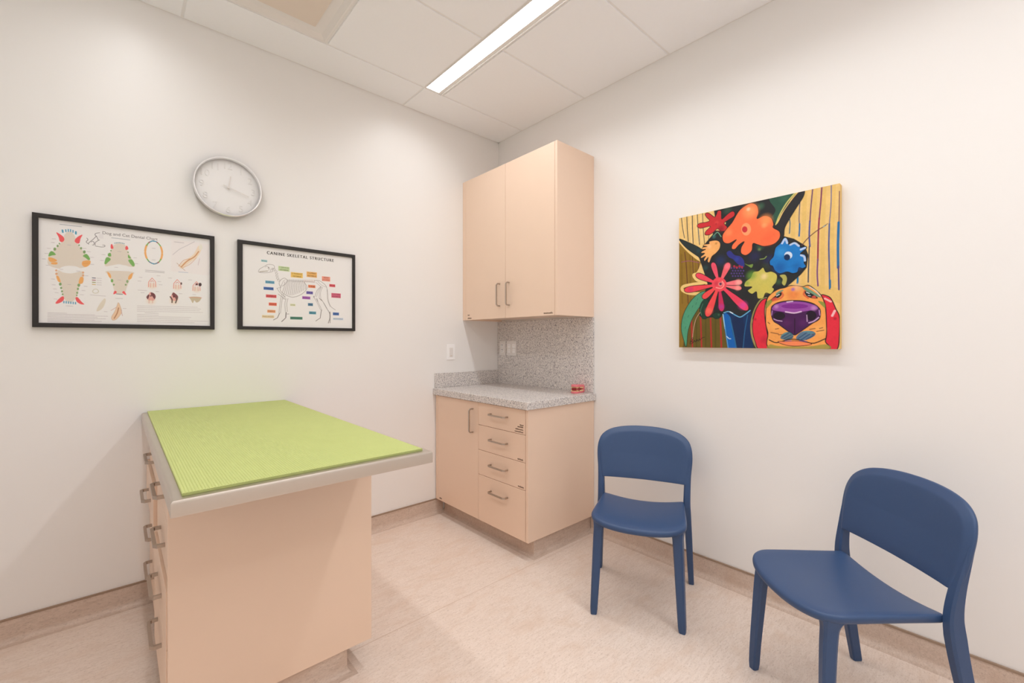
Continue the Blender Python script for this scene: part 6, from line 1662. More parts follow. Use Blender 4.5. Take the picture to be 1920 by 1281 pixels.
["L",[178,172,178],1,[[521.2,425.6],[525.2,425.6]],1.49,0],
["L",[178,172,178],1,[[527.6,425.6],[535.1,425.5]],1.49,0],
["L",[178,172,178],1,[[537.5,425.5],[546.7,425.5]],1.49,0],
["L",[178,172,178],1,[[549.0,425.5],[559.8,425.5]],1.49,0],
["L",[178,172,178],1,[[562.1,425.5],[575.7,425.4]],1.49,0],
["L",[178,172,178],1,[[578.1,425.4],[588.3,425.4]],1.49,0],
["L",[178,172,178],1,[[590.7,425.4],[595.0,425.4]],1.49,0],
["L",[178,172,178],1,[[597.5,425.4],[598.3,425.4]],1.49,0],
["L",[178,172,178],1,[[319.0,434.4],[323.2,434.4]],1.49,0],
["L",[178,172,178],1,[[324.8,434.4],[330.3,434.4]],1.49,0],
["L",[178,172,178],1,[[331.9,434.4],[336.1,434.4]],1.49,0],
["L",[178,172,178],1,[[337.7,434.4],[343.3,434.4]],1.49,0],
["L",[178,172,178],1,[[345.0,434.4],[351.7,434.4]],1.49,0],
["L",[178,172,178],1,[[353.4,434.5],[360.8,434.5]],1.49,0],
["L",[178,172,178],1,[[362.5,434.5],[367.2,434.5]],1.49,0],
["L",[178,172,178],1,[[368.9,434.5],[374.3,434.5]],1.49,0],
["L",[178,172,178],1,[[376.0,434.5],[380.1,434.5]],1.49,0],
["L",[178,172,178],1,[[381.8,434.5],[390.6,434.5]],1.49,0],
["L",[178,172,178],1,[[392.3,434.5],[397.3,434.5]],1.49,0],
["L",[178,172,178],1,[[399.1,434.5],[408.4,434.5]],1.49,0],
["L",[178,172,178],1,[[410.1,434.5],[413.6,434.5]],1.49,0],
["L",[178,172,178],1,[[415.4,434.5],[418.4,434.5]],1.49,0],
["L",[178,172,178],1,[[420.1,434.5],[426.2,434.5]],1.49,0],
["L",[178,172,178],1,[[428.0,434.5],[434.0,434.5]],1.49,0],
["L",[178,172,178],1,[[435.8,434.5],[444.4,434.5]],1.49,0],
["L",[178,172,178],1,[[446.2,434.5],[455.7,434.5]],1.49,0],
["L",[178,172,178],1,[[457.5,434.5],[464.4,434.5]],1.49,0],
["L",[178,172,178],1,[[466.2,434.5],[471.5,434.6]],1.49,0],
["L",[178,172,178],1,[[473.3,434.6],[481.8,434.6]],1.49,0],
["L",[178,172,178],1,[[483.6,434.6],[490.2,434.6]],1.49,0],
["L",[178,172,178],1,[[492.0,434.6],[497.1,434.6]],1.49,0],
["L",[178,172,178],1,[[499.0,434.6],[504.5,434.6]],1.49,0],
["L",[178,172,178],1,[[506.4,434.6],[509.5,434.6]],1.49,0],
["L",[178,172,178],1,[[511.3,434.6],[520.0,434.6]],1.49,0],
["L",[178,172,178],1,[[521.9,434.6],[525.4,434.6]],1.49,0],
["L",[178,172,178],1,[[527.2,434.6],[531.9,434.6]],1.49,0],
["L",[178,172,178],1,[[533.7,434.6],[540.4,434.6]],1.49,0],
["L",[160,154,160],1,[[349.1,186.9],[353.3,186.8]],1.87,0],
["L",[160,154,160],1,[[354.5,186.8],[357.6,186.8]],1.87,0],
["L",[160,154,160],1,[[358.7,186.8],[363.6,186.7]],1.87,0],
["L",[160,154,160],1,[[364.7,186.7],[367.7,186.7]],1.87,0],
["L",[160,154,160],1,[[368.9,186.7],[373.0,186.7]],1.87,0],
["L",[160,154,160],1,[[374.1,186.7],[380.7,186.6]],1.87,0],
["L",[160,154,160],1,[[381.8,186.6],[384.1,186.6]],1.87,0],
["L",[160,154,160],1,[[385.3,186.6],[388.7,186.6]],1.87,0],
["L",[160,154,160],1,[[389.8,186.6],[395.0,186.5]],1.87,0],
["L",[160,154,160],1,[[396.2,186.5],[398.5,186.5]],1.87,0],
["L",[160,154,160],1,[[399.6,186.5],[402.3,186.5]],1.87,0],
["L",[160,154,160],1,[[403.5,186.4],[409.4,186.4]],1.87,0],
["L",[160,154,160],1,[[410.6,186.4],[417.3,186.3]],1.87,0],
["L",[160,154,160],1,[[418.4,186.3],[420.7,186.3]],1.87,0],
["L",[160,154,160],1,[[349.1,194.0],[352.1,193.9]],1.87,0],
["L",[160,154,160],1,[[353.3,193.9],[357.5,193.8]],1.87,0],
["L",[160,154,160],1,[[358.6,193.8],[361.3,193.7]],1.87,0],
["L",[160,154,160],1,[[362.4,193.7],[368.1,193.6]],1.87,0],
["L",[160,154,160],1,[[369.3,193.6],[372.3,193.5]],1.87,0],
["L",[160,154,160],1,[[373.4,193.5],[377.9,193.4]],1.87,0],
["L",[160,154,160],1,[[379.1,193.4],[385.4,193.2]],1.87,0],
["L",[160,154,160],1,[[386.5,193.2],[390.3,193.1]],1.87,0],
["L",[160,154,160],1,[[391.5,193.1],[398.1,193.0]],1.87,0],
["L",[160,154,160],1,[[399.2,193.0],[404.7,192.9]],1.87,0],
["L",[160,154,160],1,[[405.8,192.8],[410.4,192.7]],1.87,0],
["L",[160,154,160],1,[[411.6,192.7],[416.6,192.6]],1.87,0],
["L",[160,154,160],1,[[417.8,192.6],[420.7,192.5]],1.87,0],
["L",[170,164,170],1,[[459.5,34.2],[466.4,34.1]],1.87,0],
["L",[170,164,170],1,[[467.6,34.1],[469.9,34.1]],1.87,0],
["L",[170,164,170],1,[[471.1,34.1],[476.8,34.0]],1.87,0],
["L",[170,164,170],1,[[478.0,34.0],[482.5,33.9]],1.87,0],
["L",[170,164,170],1,[[483.7,33.9],[490.5,33.8]],1.87,0],
["L",[170,164,170],1,[[491.7,33.8],[495.8,33.8]],1.87,0],
["L",[170,164,170],1,[[497.1,33.8],[497.4,33.8]],1.87,0],
["L",[160,176,200],1,[[476.2,182.0],[481.3,181.9]],1.87,0],
["L",[160,176,200],1,[[482.5,181.9],[489.1,181.9]],1.87,0],
["L",[160,176,200],1,[[490.3,181.9],[494.7,181.8]],1.87,0],
["L",[160,176,200],1,[[495.9,181.8],[501.6,181.8]],1.87,0],
["L",[160,176,200],1,[[502.8,181.8],[509.7,181.7]],1.87,0],
["L",[160,176,200],1,[[510.9,181.7],[514.5,181.6]],1.87,0],
["L",[178,172,178],1,[[321.7,284.3],[327.4,284.4]],1.49,0],
["L",[178,172,178],1,[[328.5,284.4],[330.8,284.4]],1.49,0],
["L",[178,172,178],1,[[331.8,284.5],[336.0,284.5]],1.49,0],
["L",[178,172,178],1,[[337.1,284.5],[340.9,284.6]],1.49,0],
["L",[178,172,178],1,[[342.0,284.6],[348.0,284.7]],1.49,0],
["L",[178,172,178],1,[[349.0,284.7],[352.5,284.8]],1.49,0],
["L",[178,172,178],1,[[353.5,284.8],[354.5,284.8]],1.49,0],
["L",[178,172,178],1,[[10.4,174.9],[12.8,174.9]],1.49,0],
["L",[178,172,178],1,[[13.2,174.8],[15.6,174.8]],1.49,0],
["L",[178,172,178],1,[[16.1,174.7],[18.8,174.6]],1.49,0],
["L",[178,172,178],1,[[19.2,174.6],[20.1,174.6]],1.49,0],
["L",[178,172,178],1,[[18.1,150.4],[20.0,150.3]],1.49,0],
["L",[178,172,178],1,[[20.5,150.3],[22.8,150.2]],1.49,0],
["L",[178,172,178],1,[[23.3,150.2],[25.4,150.1]],1.49,0],
["L",[178,172,178],1,[[25.9,150.0],[28.1,149.9]],1.49,0],
["L",[178,172,178],1,[[25.0,127.6],[27.8,127.5]],1.49,0],
["L",[178,172,178],1,[[28.3,127.5],[30.5,127.4]],1.49,0],
["L",[178,172,178],1,[[31.0,127.3],[33.0,127.2]],1.49,0],
["L",[178,172,178],1,[[33.5,127.2],[35.1,127.1]],1.49,0],
["L",[178,172,178],1,[[21.2,200.8],[22.3,200.8]],1.49,0],
["L",[178,172,178],1,[[22.8,200.8],[23.9,200.7]],1.49,0],
["L",[178,172,178],1,[[24.4,200.7],[26.5,200.7]],1.49,0],
["L",[178,172,178],1,[[27.0,200.7],[28.5,200.6]],1.49,0],
["L",[178,172,178],1,[[29.0,200.6],[31.2,200.5]],1.49,0],
["L",[178,172,178],1,[[37.0,100.8],[37.9,100.8]],1.49,0],
["L",[178,172,178],1,[[38.3,100.8],[39.8,100.7]],1.49,0],
["L",[178,172,178],1,[[40.2,100.6],[41.7,100.6]],1.49,0],
["L",[178,172,178],1,[[42.2,100.5],[43.1,100.5]],1.49,0],
["L",[178,172,178],1,[[43.6,100.4],[45.3,100.3]],1.49,0],
["L",[178,172,178],1,[[45.8,100.3],[47.1,100.2]],1.49,0],
["L",[178,172,178],1,[[40.1,84.4],[42.0,84.3]],1.49,0],
["L",[178,172,178],1,[[42.4,84.2],[43.9,84.1]],1.49,0],
["L",[178,172,178],1,[[44.4,84.1],[46.3,84.0]],1.49,0],
["L",[178,172,178],1,[[46.8,83.9],[49.1,83.8]],1.49,0],
["L",[178,172,178],1,[[49.6,83.7],[50.3,83.7]],1.49,0],
["L",[178,172,178],1,[[134.8,112.0],[135.8,111.9]],1.49,0],
["L",[178,172,178],1,[[136.3,111.9],[137.6,111.8]],1.49,0],
["L",[178,172,178],1,[[138.1,111.8],[140.3,111.7]],1.49,0],
["L",[178,172,178],1,[[140.8,111.7],[142.6,111.6]],1.49,0],
["L",[178,172,178],1,[[143.1,111.5],[144.7,111.5]],1.49,0],
["L",[178,172,178],1,[[145.2,111.4],[145.6,111.4]],1.49,0],
["L",[178,172,178],1,[[148.3,125.2],[151.2,125.1]],1.49,0],
["L",[178,172,178],1,[[151.7,125.1],[153.3,125.0]],1.49,0],
["L",[178,172,178],1,[[153.8,125.0],[156.3,124.8]],1.49,0],
["L",[178,172,178],1,[[156.8,124.8],[158.2,124.7]],1.49,0],
["L",[178,172,178],1,[[158.7,124.7],[159.3,124.7]],1.49,0],
["L",[178,172,178],1,[[158.6,149.1],[160.7,149.0]],1.49,0],
["L",[178,172,178],1,[[161.2,149.0],[162.1,148.9]],1.49,0],
["L",[178,172,178],1,[[162.6,148.9],[165.2,148.8]],1.49,0],
["L",[178,172,178],1,[[165.7,148.8],[168.4,148.7]],1.49,0],
["L",[178,172,178],1,[[168.9,148.6],[169.6,148.6]],1.49,0],
["L",[178,172,178],1,[[159.2,180.9],[161.5,180.8]],1.49,0],
["L",[178,172,178],1,[[162.0,180.8],[164.7,180.7]],1.49,0],
["L",[178,172,178],1,[[165.2,180.7],[167.7,180.6]],1.49,0],
["L",[178,172,178],1,[[168.2,180.6],[169.4,180.6]],1.49,0],
["L",[178,172,178],1,[[170.0,180.5],[170.3,180.5]],1.49,0],
["L",[178,172,178],1,[[39.3,283.2],[40.8,283.2]],1.49,0],
["L",[178,172,178],1,[[41.3,283.2],[43.0,283.2]],1.49,0],
["L",[178,172,178],1,[[43.4,283.2],[45.6,283.2]],1.49,0],
["L",[178,172,178],1,[[46.1,283.2],[47.8,283.2]],1.49,0],
["L",[178,172,178],1,[[48.3,283.2],[49.5,283.2]],1.49,0],
["L",[178,172,178],1,[[43.1,301.2],[45.1,301.2]],1.49,0],
["L",[178,172,178],1,[[45.6,301.2],[48.0,301.2]],1.49,0],
["L",[178,172,178],1,[[48.5,301.2],[49.7,301.2]],1.49,0],
["L",[178,172,178],1,[[50.2,301.2],[51.1,301.2]],1.49,0],
["L",[178,172,178],1,[[51.6,301.3],[53.0,301.3]],1.49,0],
["L",[178,172,178],1,[[47.9,316.8],[49.5,316.9]],1.49,0],
["L",[178,172,178],1,[[50.0,316.9],[52.3,316.9]],1.49,0],
["L",[178,172,178],1,[[52.8,316.9],[54.0,316.9]],1.49,0],
["L",[178,172,178],1,[[54.4,316.9],[55.4,316.9]],1.49,0],
["L",[178,172,178],1,[[55.9,317.0],[57.1,317.0]],1.49,0],
["L",[178,172,178],1,[[57.6,317.0],[58.1,317.0]],1.49,0],
["L",[178,172,178],1,[[36.8,258.3],[38.9,258.3]],1.49,0],
["L",[178,172,178],1,[[39.3,258.3],[41.0,258.3]],1.49,0],
["L",[178,172,178],1,[[41.5,258.3],[42.3,258.3]],1.49,0],
["L",[178,172,178],1,[[42.8,258.3],[44.1,258.3]],1.49,0],
["L",[178,172,178],1,[[44.6,258.3],[46.3,258.3]],1.49,0],
["L",[178,172,178],1,[[46.8,258.3],[47.0,258.3]],1.49,0],
["L",[178,172,178],1,[[44.7,344.5],[47.1,344.6]],1.49,0],
["L",[178,172,178],1,[[47.6,344.6],[49.4,344.7]],1.49,0],
["L",[178,172,178],1,[[49.9,344.7],[51.6,344.7]],1.49,0],
["L",[178,172,178],1,[[52.1,344.7],[54.1,344.8]],1.49,0],
["L",[178,172,178],1,[[54.5,344.8],[54.8,344.8]],1.49,0],
["L",[178,172,178],1,[[138.0,281.7],[139.4,281.7]],1.49,0],
["L",[178,172,178],1,[[139.9,281.7],[141.7,281.7]],1.49,0],
["L",[178,172,178],1,[[142.2,281.7],[145.2,281.7]],1.49,0],
["L",[178,172,178],1,[[145.7,281.7],[146.8,281.7]],1.49,0],
["L",[178,172,178],1,[[147.3,281.7],[148.9,281.8]],1.49,0],
["L",[178,172,178],1,[[131.3,301.2],[133.2,301.2]],1.49,0],
["L",[178,172,178],1,[[133.8,301.2],[134.9,301.2]],1.49,0],
["L",[178,172,178],1,[[135.5,301.2],[136.8,301.2]],1.49,0],
["L",[178,172,178],1,[[137.3,301.2],[139.7,301.2]],1.49,0],
["L",[178,172,178],1,[[140.3,301.2],[142.1,301.3]],1.49,0],
["L",[178,172,178],1,[[126.2,320.4],[128.5,320.4]],1.49,0],
["L",[178,172,178],1,[[129.0,320.4],[131.3,320.5]],1.49,0],
["L",[178,172,178],1,[[131.8,320.5],[134.2,320.5]],1.49,0],
["L",[178,172,178],1,[[134.7,320.5],[137.0,320.6]],1.49,0],
["L",[178,172,178],1,[[141.5,234.1],[142.9,234.1]],1.49,0],
["L",[178,172,178],1,[[143.4,234.1],[146.2,234.0]],1.49,0],
["L",[178,172,178],1,[[146.7,234.0],[148.7,234.0]],1.49,0],
["L",[178,172,178],1,[[149.2,234.0],[151.9,234.0]],1.49,0],
["L",[178,172,178],1,[[191.5,159.3],[193.4,159.2]],1.49,0],
["L",[178,172,178],1,[[193.9,159.2],[195.8,159.1]],1.49,0],
["L",[178,172,178],1,[[196.3,159.1],[199.1,159.0]],1.49,0],
["L",[178,172,178],1,[[199.7,159.0],[201.3,158.9]],1.49,0],
["L",[178,172,178],1,[[201.8,158.9],[202.8,158.8]],1.49,0],
["L",[178,172,178],1,[[196.8,132.1],[199.9,131.9]],1.49,0],
["L",[178,172,178],1,[[200.5,131.9],[202.5,131.8]],1.49,0],
["L",[178,172,178],1,[[203.0,131.8],[205.3,131.7]],1.49,0],
["L",[178,172,178],1,[[205.8,131.7],[208.0,131.6]],1.49,0],
["L",[178,172,178],1,[[306.2,132.5],[307.5,132.5]],1.49,0],
["L",[178,172,178],1,[[308.1,132.5],[310.4,132.4]],1.49,0],
["L",[178,172,178],1,[[311.0,132.3],[313.1,132.2]],1.49,0],
["L",[178,172,178],1,[[313.7,132.2],[315.9,132.1]],1.49,0],
["L",[178,172,178],1,[[316.5,132.1],[318.1,132.0]],1.49,0],
["L",[178,172,178],1,[[310.0,159.6],[313.2,159.5]],1.49,0],
["L",[178,172,178],1,[[313.8,159.4],[315.6,159.4]],1.49,0],
["L",[178,172,178],1,[[316.2,159.4],[319.6,159.2]],1.49,0],
["L",[178,172,178],1,[[320.1,159.2],[322.2,159.1]],1.49,0],
["L",[178,172,178],1,[[391.7,208.9],[394.3,208.9]],1.49,0],
["L",[178,172,178],1,[[395.0,208.9],[396.7,208.8]],1.49,0],
["L",[178,172,178],1,[[397.3,208.8],[400.0,208.8]],1.49,0],
["L",[178,172,178],1,[[400.6,208.8],[403.7,208.7]],1.49,0],
["L",[178,172,178],1,[[404.3,208.7],[404.5,208.7]],1.49,0],
["L",[178,172,178],1,[[325.2,223.2],[328.0,223.1]],1.49,0],
["L",[178,172,178],1,[[328.6,223.1],[331.5,223.1]],1.49,0],
["L",[178,172,178],1,[[332.0,223.1],[334.3,223.0]],1.49,0],
["L",[178,172,178],1,[[334.8,223.0],[335.9,223.0]],1.49,0],
["L",[178,172,178],1,[[336.5,223.0],[337.5,223.0]],1.49,0],
["L",[178,172,178],1,[[321.4,241.1],[323.0,241.1]],1.49,0],
["L",[178,172,178],1,[[323.6,241.1],[324.8,241.1]],1.49,0],
["L",[178,172,178],1,[[325.4,241.1],[326.9,241.1]],1.49,0],
["L",[178,172,178],1,[[327.5,241.1],[331.0,241.0]],1.49,0],
["L",[178,172,178],1,[[331.6,241.0],[333.6,241.0]],1.49,0],
["L",[178,172,178],1,[[395.7,236.8],[398.0,236.8]],1.49,0],
["L",[178,172,178],1,[[398.6,236.8],[402.1,236.8]],1.49,0],
["L",[178,172,178],1,[[402.7,236.8],[403.8,236.7]],1.49,0],
["L",[178,172,178],1,[[404.4,236.7],[407.8,236.7]],1.49,0],
["L",[178,172,178],1,[[408.4,236.7],[408.5,236.7]],1.49,0],
["L",[178,172,178],1,[[399.7,251.9],[401.0,251.9]],1.49,0],
["L",[178,172,178],1,[[401.7,251.9],[403.3,251.9]],1.49,0],
["L",[178,172,178],1,[[403.9,251.9],[406.4,251.9]],1.49,0],
["L",[178,172,178],1,[[407.0,251.9],[410.2,251.8]],1.49,0],
["L",[178,172,178],1,[[410.8,251.8],[412.6,251.8]],1.49,0],
["L",[178,172,178],1,[[436.2,215.9],[437.8,215.9]],1.49,0],
["L",[178,172,178],1,[[438.5,215.9],[441.6,215.8]],1.49,0],
["L",[178,172,178],1,[[442.2,215.8],[444.2,215.8]],1.49,0],
["L",[178,172,178],1,[[444.8,215.8],[447.5,215.7]],1.49,0],
["L",[178,172,178],1,[[448.1,215.7],[449.4,215.7]],1.49,0],
["L",[178,172,178],1,[[516.2,217.8],[519.2,217.7]],1.49,0],
["L",[178,172,178],1,[[519.9,217.7],[522.9,217.7]],1.49,0],
["L",[178,172,178],1,[[523.6,217.7],[526.5,217.6]],1.49,0],
["L",[178,172,178],1,[[527.1,217.6],[529.3,217.6]],1.49,0],
["L",[178,172,178],1,[[530.0,217.5],[530.1,217.5]],1.49,0],
["L",[178,172,178],1,[[332.8,295.5],[334.6,295.6]],1.49,0],
["L",[178,172,178],1,[[335.2,295.6],[338.2,295.6]],1.49,0],
["L",[178,172,178],1,[[338.8,295.6],[342.0,295.6]],1.49,0],
["L",[178,172,178],1,[[342.6,295.6],[345.2,295.6]],1.49,0],
["L",[178,172,178],1,[[387.7,286.3],[389.9,286.3]],1.49,0],
["L",[178,172,178],1,[[390.5,286.3],[391.7,286.3]],1.49,0],
["L",[178,172,178],1,[[392.3,286.3],[393.7,286.3]],1.49,0],
["L",[178,172,178],1,[[394.3,286.3],[397.7,286.4]],1.49,0],
["L",[178,172,178],1,[[398.3,286.4],[400.1,286.4]],1.49,0],
["L",[178,172,178],1,[[477.8,290.0],[479.8,290.0]],1.49,0],
["L",[178,172,178],1,[[480.5,290.0],[481.7,290.0]],1.49,0],
["L",[178,172,178],1,[[482.3,290.0],[483.9,290.0]],1.49,0],
["L",[178,172,178],1,[[484.5,290.0],[487.6,290.0]],1.49,0],
["L",[178,172,178],1,[[488.2,290.0],[491.1,290.1]],1.49,0],
["L",[178,172,178],1,[[533.5,291.3],[535.2,291.3]],1.49,0],
["L",[178,172,178],1,[[535.8,291.3],[538.7,291.3]],1.49,0],
["L",[178,172,178],1,[[539.4,291.3],[542.2,291.3]],1.49,0],
["L",[178,172,178],1,[[542.9,291.3],[546.2,291.4]],1.49,0],
["L",[178,172,178],1,[[546.9,291.4],[547.5,291.4]],1.49,0],
["L",[178,172,178],1,[[203.7,392.2],[205.5,392.3]],1.49,0],
["L",[178,172,178],1,[[206.1,392.3],[208.6,392.4]],1.49,0],
["L",[178,172,178],1,[[209.1,392.4],[210.6,392.5]],1.49,0],
["L",[178,172,178],1,[[211.1,392.5],[213.8,392.6]],1.49,0],
["L",[178,172,178],1,[[214.4,392.6],[215.0,392.7]],1.49,0],
["L",[178,172,178],1,[[268.7,374.4],[270.0,374.5]],1.49,0],
["L",[178,172,178],1,[[270.6,374.5],[273.8,374.6]],1.49,0],
["L",[178,172,178],1,[[274.4,374.6],[277.6,374.7]],1.49,0],
["L",[178,172,178],1,[[278.2,374.7],[280.2,374.8]],1.49,0],
["L",[178,172,178],1,[[81.6,372.3],[84.1,372.4]],1.49,0],
["L",[178,172,178],1,[[84.6,372.4],[87.3,372.5]],1.49,0],
["L",[178,172,178],1,[[87.8,372.5],[89.8,372.6]],1.49,0],
["L",[178,172,178],1,[[90.3,372.6],[91.2,372.6]],1.49,0],
["L",[178,172,178],1,[[91.7,372.6],[92.0,372.6]],1.49,0],
["L",[178,172,178],1,[[93.0,373.1],[95.5,373.1]],1.49,0],
["L",[178,172,178],1,[[96.0,373.2],[97.5,373.2]],1.49,0],
["L",[178,172,178],1,[[98.0,373.2],[100.3,373.3]],1.49,0],
["L",[178,172,178],1,[[100.8,373.3],[101.9,373.4]],1.49,0],
["L",[178,172,178],1,[[102.4,373.4],[103.5,373.4]],1.49,0],
["L",[178,172,178],1,[[239.6,185.1],[241.9,185.0]],1.49,0],
["L",[178,172,178],1,[[242.4,185.0],[244.7,184.9]],1.49,0],
["L",[178,172,178],1,[[245.2,184.9],[246.4,184.9]],1.49,0],
["L",[178,172,178],1,[[247.0,184.9],[249.3,184.8]],1.49,0],
["L",[178,172,178],1,[[249.8,184.8],[251.2,184.8]],1.49,0],
["L",[178,172,178],1,[[62.3,213.5],[64.4,213.5]],1.49,0],
["L",[178,172,178],1,[[64.9,213.4],[66.5,213.4]],1.49,0],
["L",[178,172,178],1,[[67.0,213.4],[69.5,213.4]],1.49,0],
["L",[178,172,178],1,[[70.0,213.3],[72.6,213.3]],1.49,0],
["L",[178,172,178],1,[[114.6,215.7],[116.0,215.7]],1.49,0],
["L",[178,172,178],1,[[116.5,215.7],[117.5,215.6]],1.49,0],
["L",[178,172,178],1,[[118.0,215.6],[120.5,215.6]],1.49,0],
["L",[178,172,178],1,[[121.0,215.6],[122.6,215.5]],1.49,0],
["L",[178,172,178],1,[[123.2,215.5],[124.1,215.5]],1.49,0],
["L",[178,172,178],1,[[124.7,215.5],[125.3,215.5]],1.49,0],
["L",[178,172,178],1,[[243.1,329.2],[244.4,329.2]],1.49,0],
["L",[178,172,178],1,[[244.9,329.2],[246.7,329.3]],1.49,0],
["L",[178,172,178],1,[[247.3,329.3],[248.5,329.3]],1.49,0],
["L",[178,172,178],1,[[249.1,329.3],[250.4,329.3]],1.49,0],
["L",[178,172,178],1,[[250.9,329.3],[253.2,329.4]],1.49,0],
["L",[178,172,178],1,[[253.8,329.4],[254.8,329.4]],1.49,0],
["L",[178,172,178],1,[[255.9,328.3],[258.5,328.4]],1.49,0],
["L",[178,172,178],1,[[259.1,328.4],[261.6,328.5]],1.49,0],
["L",[178,172,178],1,[[262.2,328.5],[263.5,328.5]],1.49,0],
["L",[178,172,178],1,[[264.1,328.5],[265.8,328.5]],1.49,0],
["L",[178,172,178],1,[[266.4,328.5],[267.6,328.6]],1.49,0],
["L",[178,172,178],1,[[250.5,242.8],[253.4,242.7]],1.49,0],
["L",[178,172,178],1,[[253.9,242.7],[256.7,242.7]],1.49,0],
["L",[178,172,178],1,[[257.3,242.7],[259.5,242.7]],1.49,0],
["L",[178,172,178],1,[[260.1,242.7],[262.2,242.7]],1.49,0],
["L",[178,172,178],1,[[86.5,277.7],[88.8,277.7]],1.49,0],
["L",[178,172,178],1,[[89.3,277.7],[90.8,277.7]],1.49,0],
["L",[178,172,178],1,[[91.4,277.7],[92.5,277.7]],1.49,0],
["L",[178,172,178],1,[[93.0,277.7],[95.8,277.7]],1.49,0],
["L",[178,172,178],1,[[96.3,277.7],[97.0,277.7]],1.49,0],
["L",[178,172,178],1,[[86.7,104.0],[88.2,103.9]],1.49,0],
["L",[178,172,178],1,[[88.7,103.9],[91.2,103.7]],1.49,0],
["L",[178,172,178],1,[[91.7,103.7],[93.8,103.6]],1.49,0],
["L",[178,172,178],1,[[94.3,103.5],[96.8,103.4]],1.49,0],
["L",[178,172,178],1,[[373.9,77.9],[376.3,77.8]],1.49,0],
["L",[178,172,178],1,[[376.9,77.7],[379.8,77.5]],1.49,0],
["L",[178,172,178],1,[[380.4,77.5],[381.6,77.4]],1.49,0],
["L",[178,172,178],1,[[382.2,77.4],[383.4,77.3]],1.49,0],
["L",[178,172,178],1,[[384.0,77.3],[385.6,77.2]],1.49,0],
["L",[178,172,178],1,[[386.2,77.1],[386.6,77.1]],1.49,0],
["L",[178,172,178],1,[[373.9,134.1],[375.1,134.0]],1.49,0],
["L",[178,172,178],1,[[375.7,134.0],[377.4,133.9]],1.49,0],
["L",[178,172,178],1,[[378.0,133.9],[380.2,133.8]],1.49,0],
["L",[178,172,178],1,[[380.8,133.8],[382.4,133.7]],1.49,0],
["L",[178,172,178],1,[[383.0,133.7],[385.9,133.6]],1.49,0],
["L",[178,172,178],1,[[386.5,133.5],[386.6,133.5]],1.49,0],
["L",[178,172,178],1,[[250.5,110.2],[252.4,110.1]],1.49,0],
["L",[178,172,178],1,[[253.0,110.1],[255.1,110.0]],1.49,0],
["L",[178,172,178],1,[[255.7,109.9],[257.0,109.9]],1.49,0],
["L",[178,172,178],1,[[257.5,109.8],[260.1,109.7]],1.49,0],
["L",[178,172,178],1,[[260.7,109.7],[262.3,109.6]],1.49,0]]
